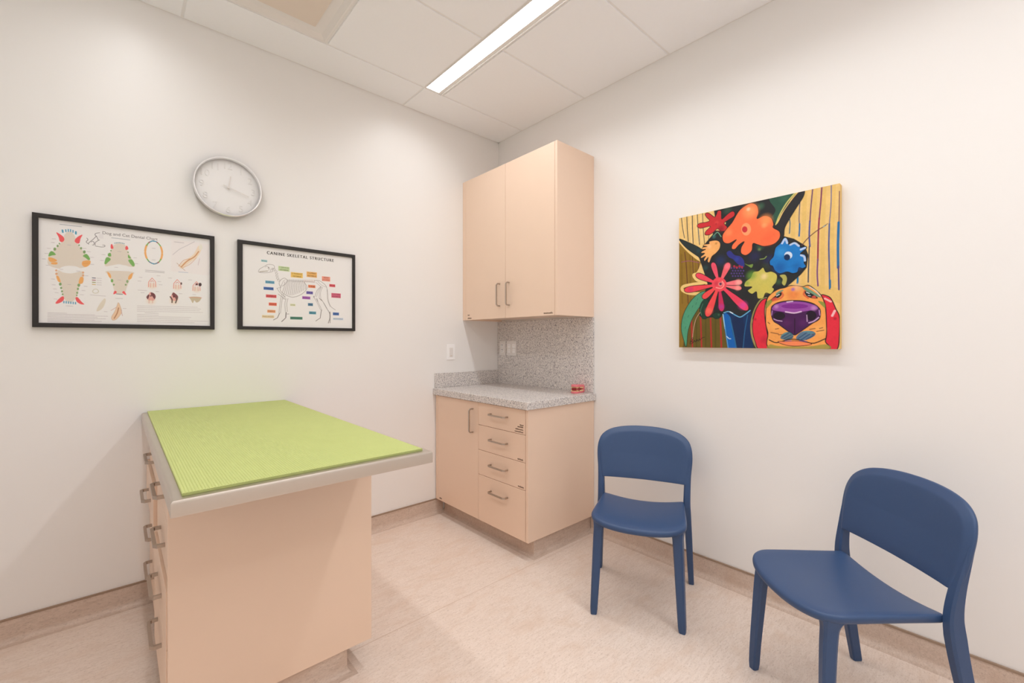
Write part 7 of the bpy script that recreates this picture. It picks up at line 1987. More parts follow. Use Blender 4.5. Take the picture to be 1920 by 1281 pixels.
SKELETON = [
["L",[132,126,126],1,[[77.6,138.4],[84.9,126.0],[105.6,111.0],[123.1,98.2],[146.1,96.5],[156.8,103.1],[155.9,116.1],[144.3,125.3],[150.5,132.5],[129.7,141.6],[105.6,146.6],[79.7,145.9],[77.6,138.4]],1.73,1],
["L",[190,182,170],1,[[84.0,141.6],[122.2,133.6]],3.83,1],
["L",[132,126,126],1,[[81.9,144.7],[123.1,135.5]],1.44,1],
["L",[132,126,126],1,[[110.9,114.3],[116.5,108.7],[126.6,110.5],[131.9,119.8],[126.6,130.2]],1.44,1],
["L",[132,126,126],1,[[136.3,135.0],[139.9,122.3],[149.6,113.8]],1.44,1],
["P",[150,144,142],1,[[129.7,116.1],[129.3,117.8],[128.2,119.2],[126.6,119.9],[125.1,119.6],[124.0,118.4],[123.5,116.8],[124.0,115.0],[125.1,113.6],[126.6,113.0],[128.2,113.3],[129.3,114.4]],None,0,1],
["L",[132,126,126],1,[[148.3,118.4],[155.0,116.2],[161.7,119.9],[159.0,124.7],[151.0,124.8],[148.3,118.4]],1.44,1],
["L",[132,126,126],1,[[157.2,128.8],[164.0,126.6],[170.7,130.3],[168.0,135.1],[159.9,135.2],[157.2,128.8]],1.44,1],
["L",[132,126,126],1,[[162.2,141.7],[168.5,139.8],[174.8,143.3],[172.2,147.8],[164.7,147.9],[162.2,141.7]],1.44,1],
["L",[132,126,126],1,[[164.0,154.9],[170.2,153.0],[176.6,156.6],[174.0,161.0],[166.5,161.1],[164.0,154.9]],1.44,1],
["L",[132,126,126],1,[[166.6,167.5],[173.4,165.3],[180.2,169.2],[177.5,173.9],[169.3,173.9],[166.6,167.5]],1.44,1],
["L",[132,126,126],1,[[172.5,178.9],[179.3,176.7],[186.1,180.6],[183.4,185.3],[175.2,185.3],[172.5,178.9]],1.44,1],
["L",[132,126,126],1,[[186.5,216.9],[181.1,196.0],[192.9,174.9],[211.2,166.2],[223.3,178.1],[216.8,195.8],[197.5,213.5]],1.92,1],
["L",[132,126,126],1,[[193.8,208.8],[203.9,182.9],[215.4,174.3]],1.44,1],
["L",[132,126,126],1,[[192.9,208.9],[186.5,234.4],[200.2,253.3],[231.6,269.2],[260.7,271.3],[297.9,254.4],[326.1,225.5],[331.0,203.3],[315.4,179.9]],2.16,1],
["L",[132,126,126],1,[[209.4,186.4],[206.6,217.8],[196.5,252.3]],1.25,1],
["L",[132,126,126],1,[[212.2,186.2],[209.4,217.5],[199.3,251.1]],0.77,1],
["L",[132,126,126],1,[[217.9,185.6],[216.0,217.0],[206.6,256.3]],1.25,1],
["L",[132,126,126],1,[[220.7,185.4],[218.8,216.8],[209.4,255.1]],0.77,1],
["L",[132,126,126],1,[[226.5,184.9],[225.4,216.2],[216.8,259.6]],1.25,1],
["L",[132,126,126],1,[[229.3,184.6],[228.2,216.0],[219.5,258.4]],0.77,1],
["L",[132,126,126],1,[[235.1,184.1],[234.8,215.4],[226.9,262.1]],1.25,1],
["L",[132,126,126],1,[[237.9,183.8],[237.6,215.2],[229.7,260.9]],0.77,1],
["L",[132,126,126],1,[[243.8,183.3],[244.3,214.6],[237.2,263.5]],1.25,1],
["L",[132,126,126],1,[[246.6,183.0],[247.1,214.4],[240.0,262.3]],0.77,1],
["L",[132,126,126],1,[[252.4,182.5],[253.9,213.9],[247.5,262.1]],1.25,1],
["L",[132,126,126],1,[[255.3,182.2],[256.7,213.6],[250.3,260.9]],0.77,1],
["L",[132,126,126],1,[[261.2,181.7],[263.4,213.1],[257.9,258.7]],1.25,1],
["L",[132,126,126],1,[[264.0,181.4],[266.3,212.8],[260.7,257.5]],0.77,1],
["L",[132,126,126],1,[[269.9,180.9],[273.1,212.3],[268.3,254.4]],1.25,1],
["L",[132,126,126],1,[[272.8,180.6],[275.9,212.0],[271.1,253.1]],0.77,1],
["L",[132,126,126],1,[[278.8,180.1],[282.8,211.5],[278.7,249.2]],1.25,1],
["L",[132,126,126],1,[[281.6,179.8],[285.6,211.2],[281.6,248.0]],0.77,1],
["L",[132,126,126],1,[[287.6,179.3],[292.5,210.7],[289.3,243.4]],1.25,1],
["L",[132,126,126],1,[[290.5,179.0],[295.4,210.4],[292.2,242.2]],0.77,1],
["L",[132,126,126],1,[[296.5,178.5],[302.3,209.8],[299.9,237.0]],1.25,1],
["L",[132,126,126],1,[[299.4,178.2],[305.2,209.6],[302.8,235.8]],0.77,1],
["L",[132,126,126],1,[[305.4,177.7],[312.1,209.0],[310.5,230.0]],1.25,1],
["L",[132,126,126],1,[[308.3,177.4],[315.0,208.8],[313.4,228.8]],0.77,1],
["L",[132,126,126],1,[[314.4,176.8],[322.0,208.2],[321.2,222.5]],1.25,1],
["L",[132,126,126],1,[[317.3,176.6],[324.9,208.0],[324.1,221.3]],0.77,1],
["L",[132,126,126],1,[[169.8,226.8],[191.1,221.1]],1.44,1],
["L",[132,126,126],1,[[169.8,226.8],[185.6,250.4],[213.1,273.5]],1.92,1],
["L",[132,126,126],1,[[224.2,172.0],[225.6,177.9],[223.2,186.2]],1.63,1],
["L",[132,126,126],1,[[231.0,171.5],[232.4,177.4],[230.0,185.7]],1.63,1],
["L",[132,126,126],1,[[237.8,171.0],[239.2,176.9],[236.8,185.3]],1.63,1],
["L",[132,126,126],1,[[244.6,170.5],[246.0,176.4],[243.7,184.9]],1.63,1],
["L",[132,126,126],1,[[251.5,170.0],[252.9,176.0],[250.5,184.5]],1.63,1],
["L",[132,126,126],1,[[258.3,169.5],[259.8,175.5],[257.4,184.1]],1.63,1],
["L",[132,126,126],1,[[265.2,169.0],[266.7,175.0],[264.3,183.7]],1.63,1],
["L",[132,126,126],1,[[272.2,168.5],[273.6,174.5],[271.2,183.2]],1.63,1],
["L",[132,126,126],1,[[279.1,168.0],[280.6,174.0],[278.2,182.8]],1.63,1],
["L",[132,126,126],1,[[286.1,167.5],[287.6,173.5],[285.2,182.4]],1.63,1],
["L",[132,126,126],1,[[293.1,167.0],[294.6,173.0],[292.2,182.0]],1.63,1],
["L",[132,126,126],1,[[300.2,166.5],[301.6,172.5],[299.2,181.5]],1.63,1],
["L",[132,126,126],1,[[307.2,166.0],[308.7,172.0],[306.2,181.1]],1.63,1],
["L",[176,130,112],1,[[314.3,165.5],[315.8,171.5],[313.3,180.7]],1.63,1],
["L",[176,130,112],1,[[321.4,164.9],[322.9,171.0],[320.4,180.2]],1.63,1],
["L",[176,130,112],1,[[328.6,164.4],[330.0,170.5],[327.6,179.8]],1.63,1],
["L",[176,130,112],1,[[335.7,163.9],[337.2,170.0],[334.7,179.3]],1.63,1],
["L",[176,130,112],1,[[342.9,163.4],[344.4,169.5],[341.9,178.9]],1.63,1],
["L",[176,130,112],1,[[350.1,162.9],[351.6,169.0],[349.1,178.5]],1.63,1],
["L",[176,130,112],1,[[357.4,162.3],[358.9,168.5],[356.4,178.0]],1.63,1],
["L",[176,130,112],1,[[364.6,161.8],[366.1,167.9],[363.6,177.6]],1.63,1],
["L",[176,130,112],1,[[371.9,161.3],[373.4,167.4],[370.9,177.1]],1.63,1],
["L",[132,126,126],1,[[222.3,179.2],[269.2,176.9],[317.3,174.5],[376.7,174.3]],1.44,1],
["L",[132,126,126],1,[[374.7,165.1],[401.9,163.6],[432.7,182.0],[446.2,203.3],[451.9,240.2],[454.5,277.4],[469.2,314.1],[497.8,335.3]],2.16,1],
["L",[132,126,126],1,[[381.7,174.9],[401.9,191.0],[412.1,200.7]],1.44,1],
["L",[132,126,126],1,[[391.8,166.6],[417.2,189.7],[443.0,198.2]],1.44,1],
["L",[132,126,126],1,[[447.2,213.8],[448.2,251.1],[451.4,280.3],[466.0,317.5]],1.44,1],
["L",[132,126,126],1,[[411.1,196.6],[388.7,223.7],[376.6,259.3],[369.6,262.9],[374.1,272.0]],1.92,1],
["L",[132,126,126],1,[[413.1,199.6],[396.8,223.1],[385.7,261.8]],1.63,1],
["L",[132,126,126],1,[[413.1,200.7],[401.9,233.2],[401.9,270.2]],1.63,1],
["L",[132,126,126],1,[[421.3,200.0],[409.1,232.7],[410.1,270.7]],1.63,1],
["L",[96,90,92],1,[[368.6,258.8],[371.6,264.8]],2.88,1],
["L",[110,104,104],1,[[402.9,270.1],[416.2,282.5]],2.88,1],
["L",[132,126,126],1,[[375.6,273.0],[391.8,302.4],[410.1,341.0]],1.73,1],
["L",[132,126,126],1,[[382.7,272.5],[398.9,302.0],[417.2,340.7]],1.73,1],
["L",[96,90,92],1,[[387.7,271.1],[393.8,291.8]],2.4,1],
["L",[132,126,126],1,[[411.1,272.8],[432.7,303.3],[453.4,341.7],[461.8,357.3]],2.4,1],
["L",[132,126,126],1,[[418.3,280.8],[443.0,326.1],[458.7,344.1]],1.44,1],
["L",[124,118,118],1,[[415.2,339.2],[411.1,359.5],[407.0,387.2]],3.83,1],
["L",[124,118,118],1,[[407.0,389.3],[394.3,397.1],[381.7,407.0]],3.35,1],
["L",[116,110,110],1,[[463.9,349.2],[465.0,378.7],[463.9,391.6]],5.27,1],
["L",[124,118,118],1,[[462.9,392.7],[454.5,417.6]],3.83,1],
["L",[124,118,118],1,[[466.0,394.7],[464.9,416.2]],3.35,1],
["L",[132,126,126],1,[[194.7,259.8],[189.2,289.1],[182.9,339.4],[180.1,368.4]],1.92,1],
["L",[132,126,126],1,[[202.9,259.2],[197.4,288.6],[191.0,338.9],[188.3,368.0]],1.92,1],
["L",[132,126,126],1,[[176.5,260.1],[194.7,273.7],[210.3,287.7]],1.92,1],
["L",[132,126,126],1,[[217.7,282.2],[211.2,312.8],[214.0,357.9]],1.92,1],
["L",[132,126,126],1,[[227.9,281.6],[221.4,312.2],[224.1,357.4]],1.92,1],
["L",[124,118,118],1,[[182.9,369.3],[172.9,394.5]],3.83,1],
["L",[124,118,118],1,[[171.1,396.6],[152.2,408.1]],3.35,1],
["L",[104,98,98],1,[[217.7,362.7],[215.8,393.0]],4.79,1],
["L",[124,118,118],1,[[213.0,397.1],[194.7,415.8]],4.31,1],
["L",[132,126,126],1,[[203.9,288.2],[210.3,267.7],[213.1,287.6]],1.44,1],
["L",[132,126,126],1,[[222.3,371.6],[233.4,371.1]],2.4,1]]
SKELETON_LABELS = [
["SKULL",[105.6,79.5,30.4,12.2],[160,202,206],[70,110,120]],
["7 CERVICAL|VERTEBRAE",[206.7,113.0,58.8,27.1],[190,210,160],[88,104,66]],
["13 THORACIC|VERTEBRAE",[275.7,142.3,65.3,30.1],[250,190,92],[120,84,30]],
["7 LUMBAR|VERTEBRAE",[358.7,131.1,58.7,32.4],[250,176,96],[126,76,30]],
["SACRUM|(3 FUSED)",[441.7,148.7,49.3,28.8],[242,146,124],[140,50,44]],
["PELVIS",[478.9,186.3,35.4,16.7],[216,62,78],[110,20,34]],
["SCAPULA",[134.1,196.2,46.0,15.7],[94,162,192],[30,72,100]],
["STERNUM",[127.5,232.4,50.2,16.2],[46,102,178],[16,48,100]],
["HUMERUS",[140.7,274.5,53.2,16.8],[216,68,74],[116,22,28]],
["RADIUS",[148.5,319.1,40.5,17.3],[226,98,64],[120,40,20]],
["CARPUS",[141.4,359.7,41.3,15.8],[246,158,104],[150,80,34]],
["PHALANGES",[125.2,389.9,61.6,15.7],[232,210,170],[150,110,50]],
["ULNA",[253.4,317.5,27.8,13.2],[214,216,180],[100,108,50]],
["METACARPUS",[272.8,393.7,67.1,15.8],[62,132,108],[20,70,54]],
["13 RIBS",[358.7,201.5,40.8,16.7],[236,128,80],[130,52,20]],
["FEMUR",[346.5,240.0,37.1,16.6],[98,84,168],[50,36,110]],
["PATELLA",[327.6,271.4,45.0,16.6],[164,86,178],[90,30,110]],
["TIBIA",[351.0,310.0,28.2,16.7],[58,118,152],[20,66,90]],
["FIBULA",[363.1,358.9,39.9,16.7],[72,148,168],[24,80,96]],
["COCCYGEAL|VERTEBRAE",[502.1,246.0,57.8,28.7],[206,88,118],[116,24,56]],
["TARSUS",[501.0,359.5,37.4,17.3],[38,98,174],[14,50,110]],
["METATARSUS",[514.4,390.4,64.6,15.2],[206,216,226],[50,100,140]]]



# ------------------------------------------------------------------ printed sheets: drawn from shapes in millimetres on the sheet
def spline(pts, closed, n=6):
    P = np.array(pts, float)
    if len(P) < 3:
        return P
    if closed:
        Q = np.vstack([P[-1:], P, P[:2]])
    else:
        Q = np.vstack([2 * P[:1] - P[1:2], P, 2 * P[-1:] - P[-2:-1]])
    out = []
    for i in range(1, len(Q) - 2):
        a, b, c_, d = Q[i - 1], Q[i], Q[i + 1], Q[i + 2]
        for t in np.arange(n) / n:
            out.append(0.5 * ((2 * b) + (c_ - a) * t + (2 * a - 5 * b + 4 * c_ - d) * t * t + (3 * b - a - 3 * c_ + d) * t ** 3))
    if not closed:
        out.append(P[-1])
    return np.array(out)


def draw_sheet(ops, w, h, step, bg, gain=1.0, grain=0.0):
    """w, h in mm; step mm per vertex; returns (nx, ny, colours)"""
    nx, ny = int(round(w / step)) + 1, int(round(h / step)) + 1
    gx, gy = np.linspace(0, w, nx), np.linspace(0, h, ny)
    img = np.empty((ny, nx, 3))
    img[:] = lin(bg)
    aa = step * 0.9

    def window(p, m):
        i0, i1 = np.searchsorted(gx, p[:, 0].min() - m), np.searchsorted(gx, p[:, 0].max() + m)
        j0, j1 = np.searchsorted(gy, p[:, 1].min() - m), np.searchsorted(gy, p[:, 1].max() + m)
        return slice(j0, j1), slice(i0, i1)

    def dist(px, py, p, closed):
        d2 = np.full(px.shape, 1e9)
        q = np.vstack([p, p[:1]]) if closed else p
        for a, b in zip(q[:-1], q[1:]):
            ab = b - a
            L = ab @ ab
            if L < 1e-9:
                t = 0.0
            else:
                t = np.clip(((px - a[0]) * ab[0] + (py - a[1]) * ab[1]) / L, 0, 1)
            d2 = np.minimum(d2, (px - a[0] - t * ab[0]) ** 2 + (py - a[1] - t * ab[1]) ** 2)
        return np.sqrt(d2)

    def inside(px, py, p):
        r = np.zeros(px.shape, bool)
        q = np.vstack([p, p[:1]])
        for a, b in zip(q[:-1], q[1:]):
            if a[1] == b[1]:
                continue
            r ^= ((a[1] > py) != (b[1] > py)) & (px < (b[0] - a[0]) * (py - a[1]) / (b[1] - a[1]) + a[0])
        return r

    def blend(win, cov, col):
        img[win] = img[win] * (1 - cov[..., None]) + np.array(lin(col)) * cov[..., None]
    for o in ops:
        kind, col, al, pts = o[0], o[1], o[2], np.array(o[3], float)
        if kind == 'S':
            r = o[4]
            win = window(pts, r * 1.3)
            px, py = np.meshgrid(gx[win[1]], gy[win[0]])
            if px.size:
                d = np.hypot(px - pts[0, 0], py - pts[0, 1]) / r
                k = np.clip(1.1 - d, 0, 1)
                blend(win, al * 0.85 * k * k * (3 - 2 * k), col)
            continue
        if kind == 'P':
            p = spline(pts, True, 5) if o[6] else pts
            sw = o[5] if o[4] else 0
            win = window(p, sw + aa)
            px, py = np.meshgrid(gx[win[1]], gy[win[0]])
            if not px.size:
                continue
            d = dist(px, py, p, True)
            sd = np.where(inside(px, py, p), -d, d)
            blend(win, al * np.clip(0.5 - sd / aa, 0, 1), col)
            if sw:
                blend(win, np.clip(0.5 - (d - sw / 2) / aa, 0, 1), o[4])
        else:
            p = spline(pts, False, 5) if o[5] and len(pts) > 2 else pts
            wd = max(o[4], 0.35)
            win = window(p, wd + aa)
            px, py = np.meshgrid(gx[win[1]], gy[win[0]])
            if not px.size:
                continue
            d = dist(px, py, p, False)
            blend(win, al * np.clip(0.5 - (d - wd / 2) / aa, 0, 1) * min(1.0, wd / (aa * 0.7)), col)
    img *= gain
    if grain:
        rs = np.random.RandomState(4)
        for k in (3, 9, 27):
            n = rs.uniform(-1, 1, (ny // k + 3, nx // k + 3))
            fy, fx = np.arange(ny) / k, np.arange(nx) / k
            iy, ix = fy.astype(int), fx.astype(int)
            ty, tx = (fy - iy)[:, None], (fx - ix)[None, :]
            a, b = n[np.ix_(iy, ix)], n[np.ix_(iy, ix + 1)]
            c_, d = n[np.ix_(iy + 1, ix)], n[np.ix_(iy + 1, ix + 1)]
            img *= (1 + grain * ((a * (1 - tx) + b * tx) * (1 - ty) + (c_ * (1 - tx) + d * tx) * ty))[..., None]
    return nx, ny, np.clip(img, 0, 0.93)


def sheet_object(name, ops, w, h, step, bg, org, ux, mat, parent, gain=1.0, grain=0.0):
    """a flat finely divided sheet; ux = unit vector of the sheet's x; sheet top-left at org (local to parent)"""
    nx, ny, img = draw_sheet(ops, w, h, step, bg, gain, grain)
    X, Y = np.meshgrid(np.linspace(0, w / 1000, nx), np.linspace(0, h / 1000, ny))
    co = np.zeros((ny * nx, 3))
    co[:, 0] = org[0] + X.ravel() * ux[0]
    co[:, 1] = org[1] + X.ravel() * ux[1]
    co[:, 2] = org[2] - Y.ravel()
    idx = np.arange(nx * ny).reshape(ny, nx)
    q = np.stack([idx[:-1, :-1], idx[1:, :-1], idx[1:, 1:], idx[:-1, 1:]], -1).reshape(-1, 4)
    me = bpy.data.meshes.new(name)
    me.vertices.add(len(co))
    me.vertices.foreach_set('co', co.ravel())
    me.loops.add(q.size)
    me.loops.foreach_set('vertex_index', q.ravel().astype(np.int32))
    me.polygons.add(len(q))
    me.polygons.foreach_set('loop_start', (np.arange(len(q)) * 4).astype(np.int32))
    me.update(calc_edges=True)
    at = me.color_attributes.new('print', 'FLOAT_COLOR', 'POINT')
    rgba = np.ones((ny * nx, 4), np.float32)
    rgba[:, :3] = img.reshape(-1, 3)
    at.data.foreach_set('color', rgba.ravel())
    me.materials.append(mat)
    o = bpy.data.objects.new(name, me)
    COL.objects.link(o)
    o.parent = parent
    return o


def text_faces(body, spacing=1.0):
    cu = bpy.data.curves.new('text', 'FONT')
    cu.body = body
    cu.space_character = spacing
    cu.resolution_u = 3
    o = bpy.data.objects.new('text', cu)
    COL.objects.link(o)
    dg = bpy.context.evaluated_depsgraph_get()
    me = o.evaluated_get(dg).to_mesh()
    vs = np.array([v.co[:] for v in me.vertices])
    fs = [tuple(p.vertices) for p in me.polygons]
    o.evaluated_get(dg).to_mesh_clear()
    bpy.data.objects.remove(o, do_unlink=True)
    bpy.data.curves.remove(cu)
    return vs, fs


def text_on(mb, body, cx, cy, w, h, org, off, spacing=1.0, bold=0.0):
    """flat lettering centred at (cx, cy) mm on a wall sheet (x right, y down), fitted to w x h mm"""
    vs, fs = text_faces(body, spacing)
    lo, hi = vs.min(0), vs.max(0)
    s = [(w / 1000) / (hi[0] - lo[0]), (h / 1000) / (hi[1] - lo[1])]
    for dx in ((0.0,) if not bold else (-bold, bold)):
        mb.add([(org[0] + cx / 1000 + dx + (v[0] - (lo[0] + hi[0]) / 2) * s[0], org[1] - off - (0.00002 if dx > 0 else 0), org[2] - cy / 1000 + (v[1] - (lo[1] + hi[1]) / 2) * s[1]) for v in vs], fs)


# ---- flower and dog painting on the right wall
PD = 0.035
py0, py1, pz0, pz1 = 1.1733, 0.4507, 1.9349, 1.2238
c = (XR - PD / 2, (py0 + py1) / 2, pz1)
e = empty('canvas_painting', c, 'square colourful painting of flowers and a dog with a purple nose on the right wall', 'painting')
MB().box((XR - PD + 0.0006, py1, pz1), (XR - 0.001, py0, pz0), bev=0.002, seg=1).build('canvas', M['canvas'], e, org=c)
sheet_object('painted_face', PAINT, (py0 - py1) * 1000, (pz0 - pz1) * 1000, 1.6, (236, 200, 128), (XR - PD - c[0], py0 - c[1], pz0 - c[2]), (0, -1, 0), M['paint'], e, gain=0.95, grain=0.035)


# ---- framed charts on the left wall
def framed(name, outer, inner, label, ops, step, bg):
    ox0, ox1, oz0, oz1 = outer
    ix0, ix1, iz0, iz1 = inner
    c_ = ((ox0 + ox1) / 2, YL - 0.012, oz1)
    e_ = empty(name, c_, label, 'framed poster', 'framed veterinary charts on the left wall')
    f = MB()
    fy0, fy1 = YL - 0.024, YL - 0.001
    r = lambda a, b, c2, d, y: [(a, y, c2), (b, y, c2), (b, y, d), (a, y, d)]
    f.loft([r(ox0, ox1, oz0, oz1, fy1), r(ox0, ox1, oz0, oz1, fy0 + 0.001), r(ox0 + 0.001, ox1 - 0.001, oz0 - 0.001, oz1 + 0.001, fy0), r(ix0 - 0.001, ix1 + 0.001, iz0 + 0.001, iz1 - 0.001, fy0), r(ix0, ix1, iz0, iz1, fy0 + 0.001), r(ix0, ix1, iz0, iz1, YL - 0.0135), r(ix0 - 0.006, ix1 + 0.006, iz0 + 0.006, iz1 - 0.006, YL - 0.0135)], cap=False)
    f.build('frame', M['black'], e_, org=c_)
    org = (ix0 - c_[0], YL - 0.0138 - c_[1], iz0 - c_[2])
    s_ = sheet_object('print', ops, (ix1 - ix0) * 1000, (iz0 - iz1) * 1000, step, bg, org, (1, 0, 0), M['sheet'], e_, gain=1.2)
    gp = MB().box((ix0 + 0.0002, YL - 0.0180, iz1 + 0.0002), (ix1 - 0.0002, YL - 0.0165, iz0 - 0.0002))
    gp.build('glass', M['glass'], e_, org=c_)
    return e_, org, s_


e1, org1, s1 = framed('dental_chart', (-0.2690, 0.3749, 1.8042, 1.3181), (-0.2504, 0.3557, 1.7859, 1.3368), 'wide black framed dog and cat dental chart with coloured teeth, left of the skeleton chart', DENTAL, 1.2, (230, 227, 228))
tb = MB()
text_on(tb, 'Dog and Cat Dental Chart', 297.2, 33.5, 196.0, 17.5, org1, 0.0004)
tb.build('title', M['text_grey'], s1)

SK = list(SKELETON)
for txt, (cx_, cy_, w_, h_), bgc, fgc in SKELETON_LABELS:
    SK.append(['P', bgc, 0.95, [(cx_ - w_ / 2, cy_ - h_ / 2), (cx_ + w_ / 2, cy_ - h_ / 2), (cx_ + w_ / 2, cy_ + h_ / 2), (cx_ - w_ / 2, cy_ + h_ / 2)], None, 0, 0])
e2, org2, s2 = framed('skeleton_chart', (0.4792, 1.1209, 1.8046, 1.3212), (0.5018, 1.1041, 1.7856, 1.3386), 'black framed canine skeletal structure chart, right of the dental chart', SK, 1.2, (230, 227, 227))
tb = MB()
text_on(tb, 'CANINE SKELETAL STRUCTURE', 303.2, 31.5, 368.0, 17.0, org2, 0.0004, spacing=1.25, bold=0.0007)
tb.build('title', M['text'], s2)
for txt, (cx_, cy_, w_, h_), bgc, fgc in SKELETON_LABELS:
    tb = MB()
    rows_ = txt.split('|')
    for i, row in enumerate(rows_):
        hh = h_ / len(rows_)
        ww = w_ * 0.88 * (len(row) / max(len(q) for q in rows_))
        text_on(tb, row, cx_, cy_ - h_ / 2 + hh * (i + 0.5), ww, hh * 0.55, org2, 0.0004)
    key = 'ink_%d_%d_%d' % tuple(fgc)
    mt = bpy.data.materials.get(key) or plain(key, lin(fgc), 0.6)
    tb.build('lettering', mt, s2)

# ------------------------------------------------------------------ wall clock
CC = (0.4365, YL, 2.072)
CR = 0.155
c = (CC[0], YL - 0.02, CC[2])
e = empty('wall_clock', c, 'round silver rimmed clock with a plain white face above the framed charts', 'clock')
ax = (0, -1, 0)
ck = MB()
ck.lathe((CC[0], YL - 0.001, CC[2]), ax, [(0.02, 0), (CR - 0.004, 0), (CR - 0.001, 0.010), (CR, 0.030), (CR - 0.0005, 0.038), (CR - 0.003, 0.0405), (CR - 0.006, 0.040), (CR - 0.0085, 0.036), (CR - 0.0095, 0.016)], n=96)
ck.build('case', M['silver'], e, smooth=40, org=c)
MB().lathe((CC[0], YL, CC[2]), ax, [(CR - 0.0095, 0.010), (CR - 0.0095, 0.018), (CR - 0.016, 0.0185), (0.001, 0.0185)], n=96).build('face', M['face'], e, smooth=30, org=c)
for h in range(1, 13):
    a = h * math.pi / 6
    vs, fs = text_faces(str(h))
    lo, hi = vs.min(0), vs.max(0)
    hh = 0.033
    s = hh / (hi[1] - lo[1])
    cx_, cz_ = CC[0] + 0.116 * math.sin(a), CC[2] + 0.116 * math.cos(a)
    f0 = [(cx_ + (v[0] - (lo[0] + hi[0]) / 2) * s, YL - 0.0212, cz_ + (v[1] - (lo[1] + hi[1]) / 2) * s) for v in vs]
    nm = MB()
    nm.add(f0, fs)
    # give each numeral its thickness: walls along its outline edges
    cnt = {}
    for f in fs:
        for i in range(len(f)):
            k = (f[i], f[(i + 1) % len(f)])
            cnt[tuple(sorted(k))] = cnt.get(tuple(sorted(k)), 0) + 1
    for (i, j), n_ in cnt.items():
        if n_ == 1:
            a0, b0 = f0[i], f0[j]
            nm.add([a0, b0, (b0[0], YL - 0.0184, b0[2]), (a0[0], YL - 0.0184, a0[2])], [(0, 1, 2, 3)])
    nm.build('numeral', M['numeral'], e, org=c)


def hand(name, ang, length, tail, w, y, th=0.0015):
    d = Vector((math.sin(ang), 0, math.cos(ang)))
    n_ = Vector((math.cos(ang), 0, -math.sin(ang)))
    p = Vector((CC[0], y, CC[2]))
    q = [p - d * tail - n_ * w, p - d * tail + n_ * w, p + d * length + n_ * w * 0.7, p + d * length - n_ * w * 0.7]
    MB().loft([q, [v + Vector((0, -th, 0)) for v in q]]).build(name, M['white'], e, org=c)


hand('hour_hand', R(9), 0.062, 0.012, 0.0032, YL - 0.0245)
hand('minute_hand', R(108), 0.100, 0.026, 0.0026, YL - 0.0275)
MB().cyl((CC[0], YL - 0.018, CC[2]), (CC[0], YL - 0.0305, CC[2]), 0.006, n=20).build('spindle', M['white'], e, smooth=40, org=c)
MB().lathe((CC[0], YL - 0.0335, CC[2]), ax, [(0.001, 0), (CR - 0.0092, 0), (CR - 0.0092, 0.0012), (0.001, 0.0012)], n=64).build('glass', M['glass'], e, org=c)

# ------------------------------------------------------------------ switch and outlets
c = (1.860, YL - 0.003, 1.174)
e = empty('light_switch', c, 'white wall light switch left of the wall cabinet', 'switch')
MB().box((1.825, YL - 0.006, 1.117), (1.895, YL - 0.0005, 1.232), bev=0.002).build('cover_plate', M['face'], e, org=c)
sw = MB().box((1.8435, YL - 0.0095, 1.141), (1.8765, YL - 0.005, 1.208), bev=0.0015, seg=1)
sw.build('rocker', M['white'], e, org=c)
MB().box((1.8525, YL - 0.0105, 1.1445), (1.8675, YL - 0.009, 1.151), bev=0.0005, seg=1).build('button', M['plaque'], e, org=c)

BX = XR - 0.012
c = (BX - 0.003, 2.685, 1.199)
e = empty('power_outlet', c, 'narrow white outlet with dark sockets on the speckled backsplash near the corner', 'outlet')
MB().box((BX - 0.006, 2.648, 1.142), (BX, 2.722, 1.258), bev=0.002).build('cover_plate', M['white'], e, org=c)
for zc in (1.2185, 1.1805):
    sc_ = MB().box((BX - 0.0085, 2.668, zc - 0.0165), (BX - 0.005, 2.702, zc + 0.0165), bev=0.003).build('socket', M['face'], e, org=c)
    st = MB()
    for yy, hh in ((2.692, 0.010), (2.678, 0.010)):
        st.box((BX - 0.009, yy - 0.0022, zc + 0.002), (BX - 0.0082, yy + 0.0022, zc + 0.002 + hh))
    st.cyl((BX - 0.009, 2.685, zc - 0.008), (BX - 0.0082, 2.685, zc - 0.008), 0.003, n=12)
    st.build('slots', M['slot'], sc_, org=c)

c = (BX - 0.003, 2.575, 1.199)
e = empty('data_outlet', c, 'wide white double gang outlet plate to the right of the narrow outlet', 'outlet')
MB().box((BX - 0.006, 2.518, 1.142), (BX, 2.633, 1.258), bev=0.002).build('cover_plate', M['white'], e, org=c)
for yy in (2.604, 2.547):
    for zc in (1.2185, 1.1805):
        sc_ = MB().box((BX - 0.0085, yy - 0.016, zc - 0.0165), (BX - 0.005, yy + 0.016, zc + 0.0165), bev=0.003).build('socket', M['face'], e, org=c)
        st = MB()
        for q in (-0.006, 0.006):
            st.box((BX - 0.0088, yy + q - 0.0012, zc), (BX - 0.0082, yy + q + 0.0012, zc + 0.008))
        st.build('slots', M['plaque'], sc_, org=c)

# ------------------------------------------------------------------ pink dental model on the counter
c = (2.262, 1.872, 0.914)
e = empty('dental_model', c, 'small pink model of open animal jaws with teeth on the counter near its end', 'dental model')
e.rotation_euler = (0, 0, R(0))


def jaw(zb, zt, zsgn, L=0.105, w0=0.026, w1=0.040):
    """U-shaped gum arch opening to the rear; the mouth faces -x"""
    out, inn = [], []
    for k in range(13):
        a = math.pi * (k / 12)
        out.append((-0.052 + 0.030 * (1 - math.sin(a)), w0 * math.cos(a)))
    pts = [(0.050, w1)] + [(-0.02 - 0.032 * math.sin(math.pi * k / 12), w0 * math.cos(math.pi * k / 12)) for k in range(13)] + [(0.050, -w1)]
    return pts


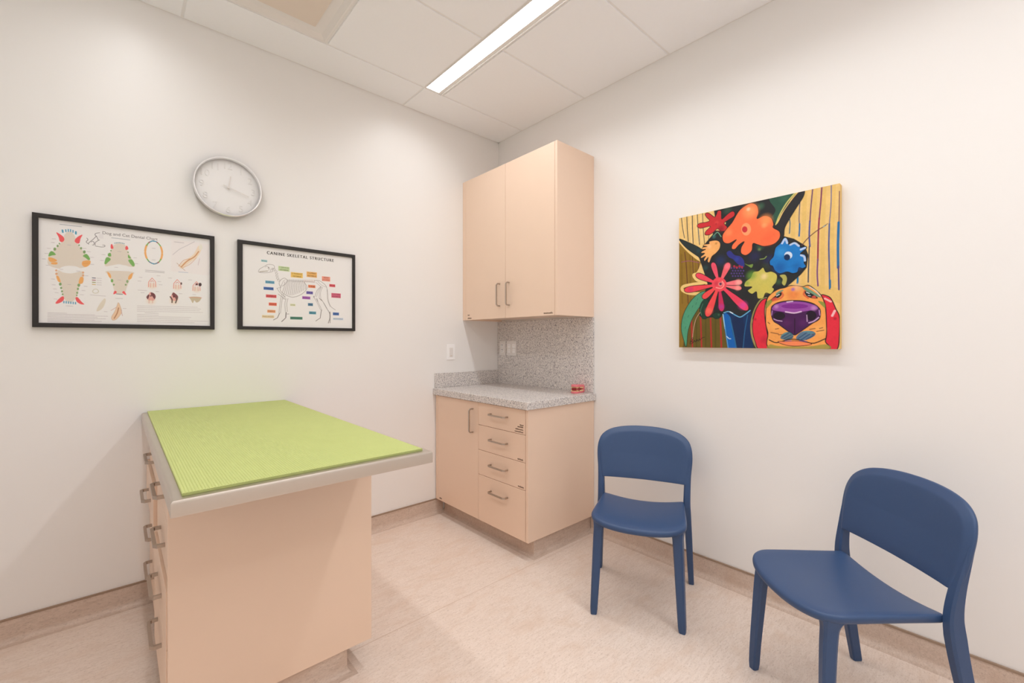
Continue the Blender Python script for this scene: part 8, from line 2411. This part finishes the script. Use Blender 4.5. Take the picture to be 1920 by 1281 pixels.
def jaw_part(name, z0, z1, flip):
    o_ = jaw(z0, z1, 1)
    mb = MB()
    rings = []
    for f, z in ((0.96, z0), (1.0, z0 + (z1 - z0) * 0.2), (1.0, z0 + (z1 - z0) * 0.8), (0.95, z1)):
        rings.append([(x * f, y * f, z) for x, y in o_])
    mb.loft(rings)
    return mb


JR = R(20)


def jb(mb, name, mat, parent, smooth=40, tilt=0.0, pivot=(0.05, 0, 0.02)):
    v2 = []
    for x, y, z in mb.v:
        X, Z = x - pivot[0], z - pivot[2]
        ct_, st_ = math.cos(tilt), math.sin(tilt)
        X, Z = X * ct_ - Z * st_, X * st_ + Z * ct_
        x, z = X + pivot[0], Z + pivot[2]
        v2.append((x * math.cos(JR) - y * math.sin(JR), x * math.sin(JR) + y * math.cos(JR), z))
    mb.v = v2
    return mb.build(name, mat, parent, smooth=smooth)


lowj = jb(jaw_part('lower', 0.0, 0.014, 0), 'lower_jaw', M['pink'], e)
uppj = jb(jaw_part('upper', 0.036, 0.052, 0), 'upper_jaw', M['pink'], e, tilt=R(-4))
thr = MB()
thr.box((-0.030, -0.022, 0.012), (0.046, 0.022, 0.040), bev=0.004)
jb(thr, 'mouth_lining', M['deep'], e)
hg = MB()
hg.box((0.036, -0.042, 0.004), (0.054, 0.042, 0.046), bev=0.005)
jb(hg, 'hinge_block', M['pink'], e)
tl, tu = MB(), MB()
for k in range(11):
    a = math.pi * (0.04 + 0.92 * k / 10)
    x, y = -0.017 - 0.031 * math.sin(a), 0.025 * math.cos(a)
    big = k in (2, 8)
    hh = 0.013 if big else 0.007
    tl.cyl((x, y, 0.013), (x, y, 0.013 + hh), 0.0032 if big else 0.0026, 0.0008, n=8)
    tu.cyl((x, y, 0.0365), (x, y, 0.0365 - hh), 0.0032 if big else 0.0026, 0.0008, n=8)
for k in range(4):
    for s in (-1, 1):
        x, y = 0.0 + k * 0.010, s * (0.027 + 0.0028 * k)
        tl.cyl((x, y, 0.013), (x, y, 0.021), 0.0042, 0.002, n=8)
        tu.cyl((x, y, 0.0365), (x, y, 0.0285), 0.0042, 0.002, n=8)
jb(tl, 'lower_teeth', M['tooth'], lowj)
jb(tu, 'upper_teeth', M['tooth'], uppj, tilt=R(-4))
